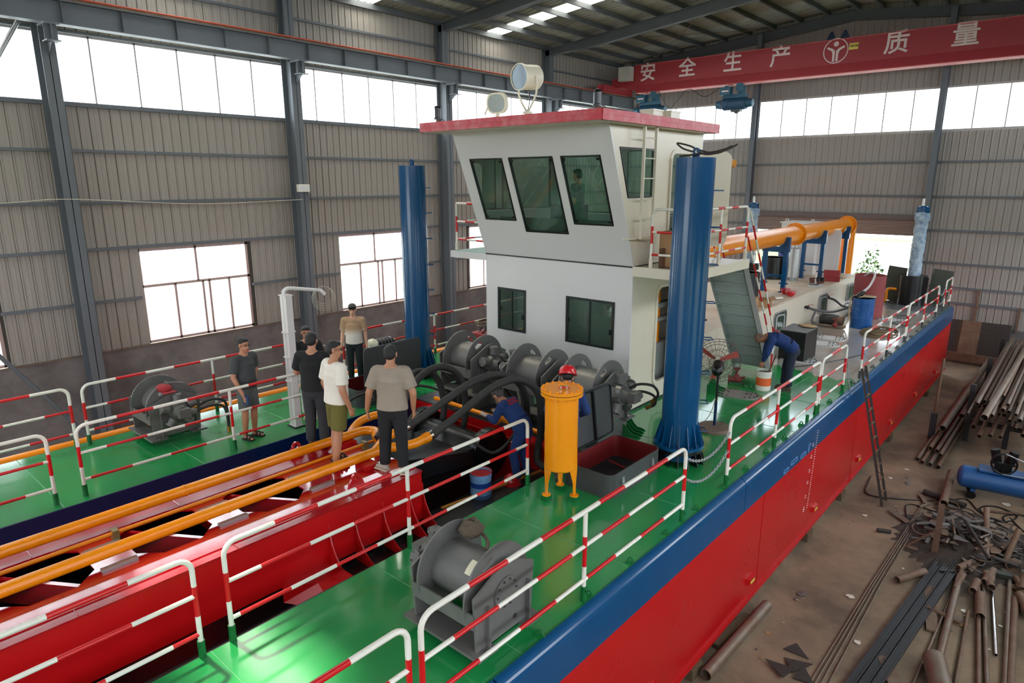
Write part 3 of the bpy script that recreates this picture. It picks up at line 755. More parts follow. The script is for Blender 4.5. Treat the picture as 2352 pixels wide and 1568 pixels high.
for a, e, c, d in ew:
    m = MB(); m.plate(rrect(a-0.04, c-0.04, e+0.04, d+0.04, 0.15), [rrect(a, c, e, d, 0.12)[::-1]], -6.33, -6.29, 'x'); f = m.build('window_frame', GALV, eh)
    m = MB(); m.plate(rrect(0, c, 0.42, d, 0.1), [rrect(0.05, c+.05, 0.37, d-.05, 0.07)[::-1]], 0, 0.03, 'x')
    m.xf(Matrix.Translation((-6.28, a, 0)) @ Matrix.Rotation(-0.22, 4, 'Z')).build('casement', GALV, f)
    m = MB(); m.plate(rrect(0.045, c+.045, 0.375, d-.045, 0.07), [], 0.01, 0.016, 'x'); m.xf(Matrix.Translation((-6.28, a, 0)) @ Matrix.Rotation(-0.22, 4, 'Z')).build('pane', TINT, f)
    m = MB(); m.box(-6.36, (a+e)/2, c, -6.35, e, d); m.build('pane', TINT, f)
b = MB(); b.box(-6.36, 14.6, 2.5, -6.325, 14.62, 3.3); b.build('plate_seam', CREAM, eh)
# control cabinet at the stern
cb = thing('control_cabin', 'tall cream box cabin with rounded door on the engine house roof by the pipe bend', 'cabin', (-8.0, 25.7, 3.38))
b = MB(); b.box(-8.75, 25.2, 3.38, -7.5, 26.4, 5.2); b.build('body', WHITE, cb)
b = MB(); b.box(-8.8, 25.15, 5.2, -7.45, 26.45, 5.24); b.build('top', WHITE, cb)
b = MB(); b.plate(rrect(0, 3.5, 0.75, 5.0, 0.12), [], 0, 0.04, 'y'); b.xf(Matrix.Translation((-7.5, 25.5, 0)) @ Matrix.Rotation(0.15, 4, 'Z')).build('door', WHITE, cb)
for x in (-8.6, -7.7):
    m = MB(); m.torus((x, 25.3, 5.3), 0.05, 0.018, 'y', 14, 6); m.build('lifting_eye', WHITE, cb)

# =================================================================== cutter ladder (the red boom lying in the well)
la = thing('cutter_ladder', 'glossy red box-girder cutter ladder lying between the two pontoons', 'boom', (-7.35, 1.5, 0.4))
LX0, LX1, LT, LB, LY0, LY1 = -8.27, -6.355, 2.9, 2.2, -3.0, 5.44
# top plate with hexagonal lightening openings either side of a centre strip
def hexh(cy, x0, x1, L=0.62, k=0.28): return [(x0, cy-L+k), (x0, cy+L-k), ((x0+x1)/2, cy+L), (x1, cy+L-k), (x1, cy-L+k), ((x0+x1)/2, cy-L)]
hy = [-1.1, 0.1, 1.3, 2.5, 3.68]
hol = []
for c in hy: hol.append([(-7.8, c-0.2), (-7.8, c+0.2), (-7.6, c+0.405), (-7.08, c+0.405), (-6.875, c+0.2), (-6.875, c-0.2), (-7.08, c-0.405), (-7.6, c-0.405)])
b = MB(); b.plate([(LX0, LY0), (LX1, LY0), (LX1, LY1), (LX0, LY1)], hol, LT-0.02, LT, 'z'); b.build('top_plate', REDD, la)
b = MB(); b.box(LX1-0.02, LY0, LB, LX1, LY1, LT-.02); b.build('side_plate', RED, la)
b = MB(); b.box(LX0, LY0, LB-1.2, LX0+0.02, LY1, LT-.02); b.build('side_plate', RED, la)
b = MB(); b.box(LX0, LY1-0.02, LB, LX1, LY1, LT-.02); b.build('end_plate', RED, la)
for c in hy:     # cross members and diagonals seen through the openings
    m = MB(); m.bar((-7.8, c-0.3, LT-0.18), (-6.9, c+0.28, LT-0.18), 0.05, 0.26); m.build('diagonal_brace', REDD, la)
    m = MB(); m.box(-8.0, c-0.61, LT-0.35, -6.76, c-0.59, LT-0.03); m.build('web_frame', REDD, la)
b = MB(); b.box(LX0+.03, LY0, 1.9, LX1-.03, LY1-.03, 1.92); b.box(LX0+.025, LY0, 1.9, LX0+.03, LY1-.03, LT-.3); b.box(LX1-.03, LY0, 1.9, LX1-.025, LY1-.03, LT-.3); b.build('black_interior', BLACK, la)
b = MB(); b.box(LX0, LY0, 0.5, LX1, LY1, 0.52); b.build('bottom_plate', BLACK, la)
for x, w in ((-6.62, 0.26),):
    m = MB(); m.box(x-w/2, LY0, LT, x+w/2, LY1-0.02, LT+0.012); m.build('doubler_strip', REDD, la)
for c in [LY0+.4]+[h+.6 for h in hy]:
    for x in (-7.46, -6.97):
        m = MB(); m.box(x-.03, c-.17, LT, x+.03, c+.17, LT+0.03); m.build('pipe_rest', GALV, la)
for y in (-0.3, 1.35, 2.85, 4.4):
    for x0, x1 in ((-8.25, -7.82), (-6.86, -6.37)):
        m = MB(); m.tube([(x0, y, LT+.003), (x1, y, LT+.003)], 0.006, 5); m.build('weld_seam', REDD, la)
# curved side knees and a black sill below them
for y in (3.95, 4.32, 4.75, 5.2, 5.43):
    arc = [(-6.355, 2.74)] + [(-5.82-0.535*math.cos(a), 2.1+0.64*(1-math.sin(a))*0.98) for a in [PI/2*i/7 for i in range(8)]] + [(-5.82, 2.06), (-6.355, 2.06)]
    m = MB(); m.plate(arc, [], y-0.008, y+0.008, 'y'); m.build('side_knee', RED, la)
b = MB(); b.box(-6.36, 3.6, 2.0, -5.78, 6.2, 2.08); b.build('black_sill', BLACK, la)
b = MB(); b.hexa([(-6.36,3.3,2.0),(-5.8,3.6,2.0),(-5.8,4.0,2.0),(-6.36,4.0,2.0),(-6.36,3.3,2.22),(-6.1,3.6,2.22),(-5.8,3.95,2.22),(-6.36,3.95,2.22)]); b.build('sill_nose', RED, la)
for x, y in ((-6.62, 4.55), (-8.13, 4.62)):   # lifting eyes
    m = MB(); m.plate([(y-.13, LT), (y+.13, LT), (y+.1, LT+.08)] + [(y+0.065*math.cos(a), LT+0.13+0.065*math.sin(a)) for a in [PI*i/8 for i in range(9)]] + [(y-.1, LT+.08)], [circ(y, LT+0.125, 0.028, 12)], x-0.015, x+0.015, 'x'); m.build('lifting_eye', REDD, la)
for x, y in ((-7.9, 5.3), (-7.02, 5.02)):
    m = MB(); m.box(x-0.13, y-0.1, LT, x+0.13, y+0.1, LT+0.07); m.build('pipe_saddle', ORANGE if x < -8 else RED, la)
# trunnion end: black heel frame and hydraulic gear between ladder and hull
hl = thing('ladder_heel', 'black trunnion frame joining the red ladder to the hull', 'frame', (-7.3, 7, 0.4))
b = MB(); b.box(-8.3, 5.46, 0.5, -7.05, 7.6, 2.5); b.build('heel_box', BLACK, hl)
b = MB(); b.hexa([(-8.3,5.46,2.5),(-6.9,5.46,2.5),(-6.9,7.0,2.3),(-8.3,7.0,2.3),(-8.3,5.46,2.86),(-6.9,5.46,2.86),(-6.9,6.9,2.55),(-8.3,6.9,2.55)]); b.build('heel_cover', BLACK, hl)
b = MB(); b.cyl((-8.9, 7.5, 2.3), (-6.95, 7.5, 2.3), 0.26, n=20); b.build('trunnion_shaft', BLACK, hl)
for x in (-8.75, -7.15):
    b = MB(); b.cyl((x, 7.5, 2.3), (x+.15, 7.5, 2.3), 0.42, n=20); b.build('trunnion_plate', BLACK, hl)
# working platform in the well beside the trunnion
b = MB(); b.box(-6.7, 5.7, 1.92, -5.62, 8.3, 2.0); b.add([(-6.5, 5.7, 2.004)] + [(-6.5+0.5*math.sin(a), 6.6-0.9*math.cos(a), 2.004) for a in [PI/2*i/8 for i in range(9)]], [tuple(range(10))])
b.solo('well_platform', mat('worn_black_plate', (34, 33, 32), 0.4, rgb2=(70, 64, 58), amount=0.3, scale=6), 'dark worn steel plate platform in the well beside the starboard pontoon', 'platform')
b = MB(); b.box(-9.4, 8.0, 1.2, -8.95, 8.3, 2.4); b.box(-6.9, 8.0, 1.2, -6.1, 8.3, 2.4); b.plate([(-8.5, 2.42), (-6.0, 2.42), (-6.0, 1.3), (-6.6, 1.0), (-8.5, 1.0)], [circ(-6.35, 1.75, 0.2, 16)], 7.98, 8.02, 'y'); b.build('well_bulkhead', RED, hull)

# =================================================================== guard rails
RM = [RWHITE, RRED]
def rail(pts, label, h=1.02, bars=(0.63, 0.24), start=True, end=True, off=0.0, sock=GREENP, group='red and white guard rails', r=0.025, cr=0.13, L=0.54):
    """removable three-bar rail: bent top pipe that forms the end posts, two bars, inner posts, deck sockets"""
    P = [Vector(p) for p in pts]
    t = thing('guard_rail', label, 'railing', P[0], group=group)
    up = Vector((0, 0, 1)); path = []
    def corner(p, d):      # quarter bend from vertical into direction d
        return [p + up*(h-cr+cr*math.sin(a)) + d*(cr*(1-math.cos(a))) for a in [PI/2*i/5 for i in range(6)]]
    d0 = (P[1]-P[0]); d0.z = 0; d0.normalize(); d1 = (P[-2]-P[-1]); d1.z = 0; d1.normalize()
    if start: path += [P[0]+up*0.16] + corner(P[0], d0)
    else: path += [P[0]+up*h]
    path += [p+up*h for p in P[1:-1]]
    if end: path += corner(P[-1], d1)[::-1] + [P[-1]+up*0.16]
    else: path += [P[-1]+up*h]
    tot = sum((q-p).length for p, q in zip(path, path[1:])); e0 = [(.27, 0), (.3, 1), (.75, 0)] if start else [(.2, 0)]; e1 = [(.75, 0), (.3, 1), (.27, 0)] if end else [(.2, 0)]
    R_ = tot-sum(k for k, _ in e0)-sum(k for k, _ in e1); n_ = max(1, 2*round((R_/L-1)/2)+1)
    bands = e0+[(R_/n_, (i+1) % 2) for i in range(n_)]+e1
    m = MB(); m.tube(path, r, 8, stripe=(bands,)); m.build('top_rail', RM, t)
    for k, z in enumerate(bars):
        m = MB(); m.tube([p+up*z for p in P], r*0.85, 8, stripe=(L, [0, 1], off+0.2+k*0.25)); m.build('middle_rail' if k == 0 else 'lower_rail', RM, t)
    for p in P[1:-1]:
        m = MB(); m.tube([p+up*0.16, p+up*(h-0.005)], r*0.95, 8, stripe=([(.24, 0), (.34, 1), (9, 0)],)); m.build('post', RM, t)
    for i, p in enumerate(P):
        if (i == 0 and not start) or (i == len(P)-1 and not end): continue
        m = MB(); m.cyl(p, p+up*0.17, r*1.35, n=10); s_ = m.build('socket', sock, t)
        m = MB(); m.tube([p+up*0.13, p+up*0.13+Vector((0.06, -0.03, 0.0))], 0.006, 5); m.build('lock_pin', sock, s_)
    return t
XS = -3.43
def RL(*ys, x=XS): return [(x, y, DZ) for y in ys]
rail(RL(-0.5, 2.73), 'guard rail section at the bottom edge of the view, ending beside the nearest winch', start=False)
rail(RL(2.86, 5.06, 7.25), 'guard rail section passing in front of the nearest deck winch')
rail(RL(8.6, 10.48, 12.6), 'guard rail section between the chained gap and the bending painter')
rail(RL(12.72, 14.32), 'short guard rail section next to the painter, left of the leaning ladder')
rail(RL(15.66, 18.1, 20.1), 'guard rail section right of the leaning ladder on the grey deck', sock=DGREY)
rail(RL(20.2, 22.5, 24.6), 'guard rail section beside the blue oil drum on the grey deck', sock=DGREY)
rail(RL(25.9, 27.1), 'shortest guard rail section at the far stern corner', sock=DGREY)
rail(RL(-1.5, 2.07, x=-5.59), 'guard rail section along the red ladder at the lower left', start=False)
rail(RL(2.36, 4.55, 6.74, x=-5.59), 'guard rail section between the red ladder and the orange filter')
rail(RL(-1.0, 2.11, x=-10.03), 'inner port guard rail section cut by the left edge of the view', start=False)
rail(RL(2.46, 4.62, 5.95, x=-10.03), 'inner port guard rail section in front of the man with the phone')
rail(RL(-1.0, 2.95, x=-12.08), 'outer port guard rail section at the left edge of the view', start=False)
rail(RL(3.14, 5.3, 7.5, x=-12.08), 'outer port guard rail section behind the grey port winch')
rail(RL(8.2, 10.9, 13.2, x=-12.08), 'outer port guard rail section behind the left blue pile')
rail(RL(13.4, 15.6, 17.8, x=-12.08), 'outer port guard rail section seen just left of the wheelhouse wall')
# bridge wing rails
UZ = 5.21
def RU(*p): return [(a, b_, UZ) for a, b_ in p]
rail(RU((-10.7, 12.6), (-10.7, 10.4), (-9.8, 10.35)), 'guard rail round the port wing of the wheelhouse', sock=CREAM, L=0.3, end=False)
rail(RU((-5.8, 10.36), (-5.06, 10.36), (-5.06, 11.5), (-5.06, 12.7)), 'guard rail round the starboard wing above the stairs', sock=CREAM, L=0.3)
# chains
def chain(a, b_, sag, label, n=22, white=True):
    a = Vector(a); b_ = Vector(b_); m = MB()
    for i in range(n):
        t0, t1 = i/n, (i+1)/n
        p = a.lerp(b_, t0); q = a.lerp(b_, t1); p.z -= sag*4*t0*(1-t0); q.z -= sag*4*t1*(1-t1)
        c = (p+q)/2; d = (q-p); L = d.length; d.normalize(); s_ = d.cross(Vector((0, 0, 1)))
        if s_.length < .01: s_ = Vector((1, 0, 0))
        s_.normalize(); u = s_.cross(d); e = (s_ if i % 2 else u)
        m.torus(c, 1.0, 0.0065, (d*(L*0.72), e*0.016), 10, 5)
    return m.solo('chain', GALV, label, 'chain', 'galvanized safety chains')
chain((XS, 7.27, DZ+0.86), (XS, 8.58, DZ+0.82), 0.18, 'upper galvanized chain across the gap in the starboard rail', 30)
chain((XS, 7.27, DZ+0.58), (XS, 8.58, DZ+0.55), 0.2, 'lower galvanized chain across the gap in the starboard rail', 30)
chain((-12.08, 7.52, DZ+0.9), (-12.08, 8.2, DZ+0.86), 0.07, 'short galvanized chain in the port rail behind the beige shirt', 16)
chain((XS, 14.34, DZ+0.85), (-3.3, 14.75, DZ-0.35), 0.1, 'chain hanging loose beside the leaning ladder', 34)
chain((XS, 24.62, DZ+0.9), (XS, 25.9, DZ+0.85), 0.25, 'upper galvanized chain near the stern corner', 24)
chain((XS, 24.62, DZ+0.6), (XS, 25.9, DZ+0.55), 0.25, 'lower galvanized chain near the stern corner', 24)

# =================================================================== winches (drum axis along X)
def motor(t, x, s, zc, out):
    """radial piston hydraulic motor bolted to a side plate; out=+1/-1 direction"""
    m = MB(); m.cyl((x, 0, zc), (x+out*0.16*s, 0, zc), 0.15*s, n=18); m.cyl((x+out*0.16*s, 0, zc), (x+out*0.27*s, 0, zc), 0.12*s, 0.09*s, n=16); m.build('motor_body', GREY, t, world=False)
    for k in range(5):
        a = PI/2+2*PI*k/5; c = Vector((x+out*0.12*s, math.cos(a)*0.16*s, zc+math.sin(a)*0.16*s)); d = Vector((0, math.cos(a), math.sin(a)))
        m = MB(); m.cyl(c, c+d*0.1*s, 0.07*s, 0.065*s, n=12); m.cyl(c+d*0.1*s, c+d*0.125*s, 0.078*s, n=12)
        for j in range(4):
            e = Vector((out*math.cos(j*PI/2+.7), -math.sin(a)*math.sin(j*PI/2+.7), math.cos(a)*math.sin(j*PI/2+.7)))*0.06*s
            m.cyl(c+d*0.125*s+e, c+d*0.14*s+e, 0.01*s, n=6)
        m.build('motor_cylinder', GREY, t, world=False)
    m = MB(); xx = x+out*0.3*s; m.box(min(x+out*.27*s, xx+out*.08*s), -0.09*s, zc-0.07*s, max(x+out*.27*s, xx+out*.08*s), 0.09*s, zc+0.07*s); m.cyl((xx, 0.09*s, zc), (xx, 0.2*s, zc-0.03*s), 0.05*s, n=12); m.build('valve_block', GREY, t, world=False)
def winch(label, loc, s=1.0, motor_side=-1, rz=0.0, lift=0.1, hw=0.41, bearing=True, feet=GREENP):
    t = thing('deck_winch', label, 'winch', loc, rz, 'grey drum winches on the deck')
    r = 0.44*s; zc = lift+0.46*s; hx = hw*s
    def B(): return MB()
    for x in (-hx, hx):
        m = B(); m.plate([(-.39*s, lift+.03), (.37*s, lift+.03), (.41*s, lift+.6*s), (.1*s, lift+.76*s), (-.02*s, lift+.76*s), (-.42*s, lift+.58*s)], [circ(.13*s, lift+.13*s, .03*s, 10)], x-0.012, x+0.012, 'x'); p = m.build('side_plate', GREY, t, world=False)
        for y in (-.26*s, .3*s):
            m = B(); m.box(x+(0.012 if x > 0 else -0.06), y-0.008, lift+.03, x+(0.06 if x > 0 else -0.012), y+0.008, lift+.45*s); m.build('stiffener', GREY, p, world=False)
    for x, ang in ((-hx+.1*s, 0.9), (hx-.1*s, 2.0)):
        m = B(); m.plate(circ(0, zc, r, 36), [slot(math.cos(ang)*r*.74, zc+math.sin(ang)*r*.74, .1*s, .035*s, ang+PI/2)[::-1]], x-.01, x+.01, 'x'); m.build('drum_flange', GREY, t, world=False)
    m = B(); m.cyl((-hx+.1*s, 0, zc), (hx-.1*s, 0, zc), .265*s, n=32); m.build('drum', GREY, t, world=False)
    m = B(); m.cyl((-hx, 0, zc), (hx, 0, zc), .1*s, n=16); m.build('axle', DGREY, t, world=False)
    bs = -motor_side
    if bearing:
        m = B(); m.cyl((bs*hx, 0, zc), (bs*(hx+.03), 0, zc), .16*s, n=24); bc = m.build('bearing_cap', GREY, t, world=False)
        for k in range(10):
            a = 2*PI*k/10; m = B(); m.cyl((bs*(hx+.03), math.cos(a)*.13*s, zc+math.sin(a)*.13*s), (bs*(hx+.045), math.cos(a)*.13*s, zc+math.sin(a)*.13*s), .012*s, n=6); m.build('bolt', DGREY, bc, world=False)
    m = B(); m.box(-hx, -.42*s, lift+.27*s, hx, -.4*s, lift+.42*s); m.build('front_bar', GREY, t, world=False)
    m = B(); m.box(-hx, .36*s, lift+.4*s, hx, .38*s, lift+.5*s); m.build('rear_bar', GREY, t, world=False)
    for y0, y1 in ((-.46, -.2), (.2, .44)):
        m = B(); m.box(-hx-.1*s, y0*s, lift, hx+.1*s, y1*s, lift+.03); bp = m.build('base_plate', GREY, t, world=False)
        for x in (-hx-.06*s, hx+.06*s): 
            m = B(); m.cyl((x, (y0+y1)/2*s, lift+.03), (x, (y0+y1)/2*s, lift+.045), .02*s, n=6); m.build('anchor_bolt', CHROME, bp, world=False)
    for x in (-hx, 0, hx):
        m = B(); m.box(x-.006, -.38*s, 0, x+.006, .36*s, lift); m.build('foot_web', feet, t, world=False)
    motor(t, motor_side*hx, s, zc, motor_side)
    return t
w0 = winch('grey drum winch nearest the camera with a bundled rag on its drum', (-4.02, 4.03, DZ), 1.0, -1, lift=0.1)
m = MB(); m.plate([(0.1, -0.1), (0.2, -0.1), (0.2, 0.12), (0.1, 0.12)], [], 0, 0.002, 'z')
lab = MB(); V = []; F = []
for i in range(5):
    a = 1.95+i*0.14
    for x in (0.1, 0.24): V.append((x, math.cos(a)*0.267, 0.56+math.sin(a)*0.267))
lab.add(V, [(2*i, 2*i+1, 2*i+3, 2*i+2) for i in range(4)], 0, True); lab.build('paper_label', mat('cream_paper', (224, 216, 190), 0.7), w0, world=False)
winch('grey winch on the port deck with a red cap lying on it', (-11.55, 4.2, DZ), 1.0, 1, lift=0.1)
winch('leftmost of the three big winches under the wheelhouse windows', (-8.83, 8.95, DZ), 1.18, 1, lift=0.32, hw=0.36, feet=GREY)
winch('middle of the three big winches under the wheelhouse windows', (-7.17, 8.95, DZ), 1.18, -1, lift=0.32, hw=0.38, feet=GREY)
winch('rightmost of the three big winches, its motor beside the open hatch lid', (-6.02, 8.95, DZ), 1.18, 1, lift=0.32, hw=0.38, feet=GREY)
# a rag bundled on the nearest drum
m = MB(); m.sphere((-4.2, 4.2, 3.36), 0.13, 0.13, 0.085, 14, 10)
rr = random.Random(3)
m.v = [(x+rr.uniform(-.018, .018), y+rr.uniform(-.018, .018), max(3.27, z+rr.uniform(-.014, .014))) for x, y, z in m.v]
for k in range(7):
    a = rr.uniform(0, 6.28); m.tube(bez([(-4.2+.1*math.cos(a), 4.2+.1*math.sin(a), 3.33), (-4.2+.04*math.cos(a+1), 4.2+.05*math.sin(a+1), 3.45), (-4.2+.12*math.cos(a+2), 4.2+.12*math.sin(a+2), 3.34)], 6), 0.016, 6)
m.tube(bez([(-4.1, 4.25, 3.32), (-3.98, 4.2, 3.3), (-3.92, 4.12, 3.27)], 5), 0.02, 6)
m.solo('rag_bundle', mat('greasy_cloth', (92, 80, 66), 0.95, var=0.25, scale=20, bump=0.4, bscale=50), 'bundled grey-brown rag on the drum of the nearest winch', 'rag')
m = MB(); m.sphere((-11.25, 4.1, 3.37), 0.17, 0.12, 0.07, 14, 8); m.box(-11.12, 4.0, 3.33, -11.0, 4.2, 3.345)
m.solo('cloth_cap', mat('dark_red_cloth', (150, 34, 40), 0.8), 'dark red cap lying on the port winch', 'cap')

# =================================================================== spud piles with climbing rungs
def pile(x, y, label, rope=False):
    t = thing('spud_pile', label, 'pile', (x, y, DZ), group='blue spud piles')
    m = MB(); m.cyl((0, 0, .05), (0, 0, 4.57), .276, n=48); m.build('tube', BLUE, t, world=False)
    m = MB(); m.cyl((0, 0, .25), (0, 0, .3), .39, n=40); m.build('flange_ring', BLUE, t, world=False)
    m = MB(); m.cyl((0, 0, .19), (0, 0, .245), .37, n=40); m.build('lower_ring', BLACK, t, world=False)
    for k in range(16):
        a = 2*PI*k/16+.1; c, s_ = math.cos(a), math.sin(a); m = MB(); m.plate([(.27, .3), (.38, .3), (.29, .62), (.27, .66)], [], -.006, .006, 'y'); m.xf(Matrix.Rotation(a, 4, 'Z')); m.build('gusset', BLUE, t, world=False)
        m = MB(); m.plate([(.27, .19), (.36, .19), (.42, 0), (.27, 0)], [], -.006, .006, 'y'); m.xf(Matrix.Rotation(a, 4, 'Z')); m.build('deck_gusset', BLACK, t, world=False)
        m = MB(); m.cyl((.335*math.cos(a+.2), .335*math.sin(a+.2), .3), (.335*math.cos(a+.2), .335*math.sin(a+.2), .325), .018, n=6); m.build('bolt', BLUE, t, world=False)
    a0 = 0.62
    for z in (.5, .95, 1.42, 1.95, 2.5, 3.06, 3.6, 4.12):
        m = MB(); d = Vector((math.cos(a0), math.sin(a0), 0)); e = Vector((-d.y, d.x, 0))
        m.tube([d*.27-e*.08+Vector((0, 0, z)), d*.4-e*.08+Vector((0, 0, z)), d*.4+e*.08+Vector((0, 0, z)), d*.27+e*.08+Vector((0, 0, z))], .009, 6); m.build('rung', BLUE, t, world=False)
    m = MB(); m.plate([(-.05, 4.56), (.05, 4.56)] + [(.05*math.cos(q), 4.66+.05*math.sin(q)) for q in [PI*i/8 for i in range(9)]], [circ(0, 4.655, .022, 10)], -.012, .012, 'y'); m.build('lifting_eye', BLUE, t, world=False)
    if rope:
        m = MB(); m.tube(bez([(-.05, -.02, 4.655), (-.16, -.1, 4.7), (-.3, .0, 4.78), (-.15, .1, 4.74), (.02, .02, 4.68), (.25, .12, 4.63), (.42, .22, 4.72), (.3, .1, 4.66), (.05, -.05, 4.62), (-.18, -.15, 4.59)], 8), .014, 6)
        m.tube(bez([(0, 0.02, 4.66), (.2, -.05, 4.61), (.4, .05, 4.66), (.5, .2, 4.74), (.36, .25, 4.7), (.1, .1, 4.62)], 8), .014, 6); m.build('rope', mat('dark_rope', (54, 48, 42), 0.9), t, world=False)
    return t
pile(-4.41, 9.02, 'thick blue spud pile right of the wheelhouse with a rope looped on top', True)
pile(-11.0, 9.42, 'thick blue spud pile left of the wheelhouse')

# =================================================================== orange hydraulic lines on the ladder
def pipe_thing(name, pts, r, mt, label, cat='pipe', group=None, n=12, extra=None):
    m = MB(); m.tube(pts, r, n)
    return m.solo(name, mt, label, cat, group)
t = thing('hydraulic_pipe', 'thick orange pipe along the far side of the red ladder', 'pipe', (-7.90, 2, 3.0), group='orange ladder pipes')
m = MB(); m.tube([(-7.90, -3, 3.03), (-7.90, 5.42, 3.03)] + bez([(-7.90, 5.42, 3.03), (-7.88, 5.62, 3.03), (-7.74, 5.72, 3.03), (-7.58, 5.62, 3.03), (-7.42, 5.52, 3.05)], 5)[1:], .068, 14); m.build('run', ORANGE, t)
m = MB(); m.tube(bez([(-7.90, 5.4, 3.03), (-8.02, 5.52, 3.05), (-8.10, 5.72, 3.1), (-8.06, 5.92, 3.14), (-7.96, 6.06, 3.16)], 5), .064, 14); m.build('branch', ORANGE, t)
for y in (2.95,):
    m = MB(); m.cyl((-7.90, y, 3.03), (-7.90, y+.02, 3.03), .073, n=14); m.build('weld_ring', ORANGE, t)
m = MB(); m.cyl((-7.97, 6.05, 3.155), (-7.90, 6.15, 3.17), .078, n=6); m.build('hex_nut', ORANGE, t)
m = MB(); m.cyl((-7.90, 6.15, 3.17), (-7.84, 6.24, 3.18), .066, n=14); m.build('hose_ferrule', CHROME, t)
t = thing('hydraulic_pipe', 'thick orange pipe along the near side of the red ladder', 'pipe', (-7.1, 2, 3.0), group='orange ladder pipes')
m = MB(); m.tube([(-7.1, -3, 3.03), (-7.1, 5.25, 3.03)] + bez([(-7.1, 5.25, 3.03), (-7.08, 5.45, 3.03), (-7.0, 5.6, 3.02), (-6.92, 5.78, 3.03), (-6.9, 5.95, 3.05)], 5)[1:], .068, 14); m.build('run', ORANGE, t)
m = MB(); m.tube(bez([(-7.1, 5.2, 3.03), (-7.16, 5.36, 3.08), (-7.2, 5.52, 3.14), (-7.2, 5.72, 3.16)], 5), .064, 14); m.build('branch', ORANGE, t)
for p, q in (((-6.9, 5.95, 3.05), (-6.89, 6.05, 3.07)), ((-7.2, 5.72, 3.16), (-7.2, 5.82, 3.17))):
    m = MB(); m.cyl(p, q, .08, n=6); m.build('hex_nut', ORANGE, t)
    m = MB(); d = (Vector(q)-Vector(p)).normalized(); m.cyl(q, Vector(q)+d*.11, .066, n=14); m.build('hose_ferrule', CHROME, t)
m = MB(); m.cyl((-7.1, 3.1, 3.03), (-7.1, 3.12, 3.03), .073, n=14); m.build('weld_ring', ORANGE, t)
t = thing('grease_pipe', 'thin orange pipe between the two thick ladder pipes', 'pipe', (-7.55, 2, 2.95))
m = MB(); m.tube([(-7.55, -3, 2.98), (-7.55, 6.0, 2.98)], .022, 8); m.build('run', ORANGE, t)
for y in (2.06, 5.38):
    m = MB(); m.box(-7.6, y-.03, 2.9, -7.5, y+.03, 3.02); m.build('clamp', mat('olive_clamp', (120, 104, 60), 0.5), t)
# big rubber hoses arching from the ladder to the hull
hs = [([(-6.88, 6.1, 3.08), (-6.75, 6.5, 3.3), (-6.6, 7.1, 3.62), (-6.5, 7.6, 3.66), (-6.35, 7.9, 3.4), (-6.35, 8.0, 2.8), (-6.3, 7.85, 2.3), (-6.1, 7.8, 2.2)], 'nearest thick black hose arching down beside the bending worker'),
      ([(-7.2, 5.9, 3.18), (-7.05, 6.4, 3.42), (-6.9, 7.0, 3.68), (-6.8, 7.5, 3.7), (-6.7, 7.9, 3.45), (-6.7, 8.05, 2.9), (-6.8, 8.0, 2.3)], 'second thick black hose arching over the black ladder heel'),
      ([(-7.42, 5.5, 3.05), (-7.75, 6.2, 3.25), (-8.05, 6.9, 3.55), (-8.05, 7.4, 3.62), (-7.95, 7.75, 3.35), (-7.95, 7.85, 2.7), (-8.0, 7.7, 2.1)], 'third thick black hose rising behind the man in the grey polo'),
      ([(-7.86, 6.22, 3.18), (-8.2, 6.7, 3.4), (-8.45, 7.2, 3.5), (-8.4, 7.6, 3.3), (-8.4, 7.75, 2.7), (-8.45, 7.6, 2.1)], 'farthest thick black hose by the port pontoon')]
for p, l in hs: pipe_thing('rubber_hose', bez(p, 8), .06, RUBBER, l, 'hose', 'thick black hydraulic hoses', 14)
for p, l in (([(-9.0, 5.8, 3.0), (-9.3, 6.6, 3.05), (-9.35, 7.4, 3.0), (-9.2, 8.0, 2.9), (-8.9, 8.3, 2.75)], 'medium black hose lying along the port pontoon edge'), ([(-9.3, 6.5, 2.35), (-8.9, 6.9, 2.3), (-8.5, 7.0, 2.4), (-8.0, 6.8, 2.9)], 'thin black hose drooping below the farthest thick hose'), ([(-9.6, 6.8, 2.1), (-9.0, 7.4, 2.05), (-8.7, 7.8, 2.1), (-8.3, 7.6, 2.3)], 'black hose hanging against the blue pontoon side'), ([(-7.1, 8.3, 3.15), (-6.75, 7.95, 3.05), (-6.6, 7.6, 2.7), (-6.75, 7.3, 2.45), (-7.0, 7.1, 2.6)], 'slim black hose hanging in a loop in front of the red bulkhead')):
    pipe_thing('slim_hose', bez(p, 8), .027, RUBBER, l, 'hose', 'slim black hoses', 8)
pipe_thing('orange_elbow', bez([(-7.2, 7.75, 2.75), (-7.1, 7.9, 2.8), (-6.85, 7.95, 2.72), (-6.7, 7.9, 2.6), (-6.75, 7.75, 2.45)], 6), .085, ORANGE, 'bent orange pipe end in front of the red well bulkhead', 'pipe', None, 14)
pipe_thing('deck_pipe', [(-9.3, 8.35, 2.55), (-6.3, 8.32, 2.52)], .04, ORANGE, 'orange pipe running across the deck in front of the big winches', 'pipe')
pipe_thing('bamboo_pole', [(-6.62, 6.0, 2.03), (-6.25, 8.1, 2.06)], .022, mat('yellow_pole', (190, 130, 44), 0.5), 'yellow pole lying on the dark well platform', 'pole')

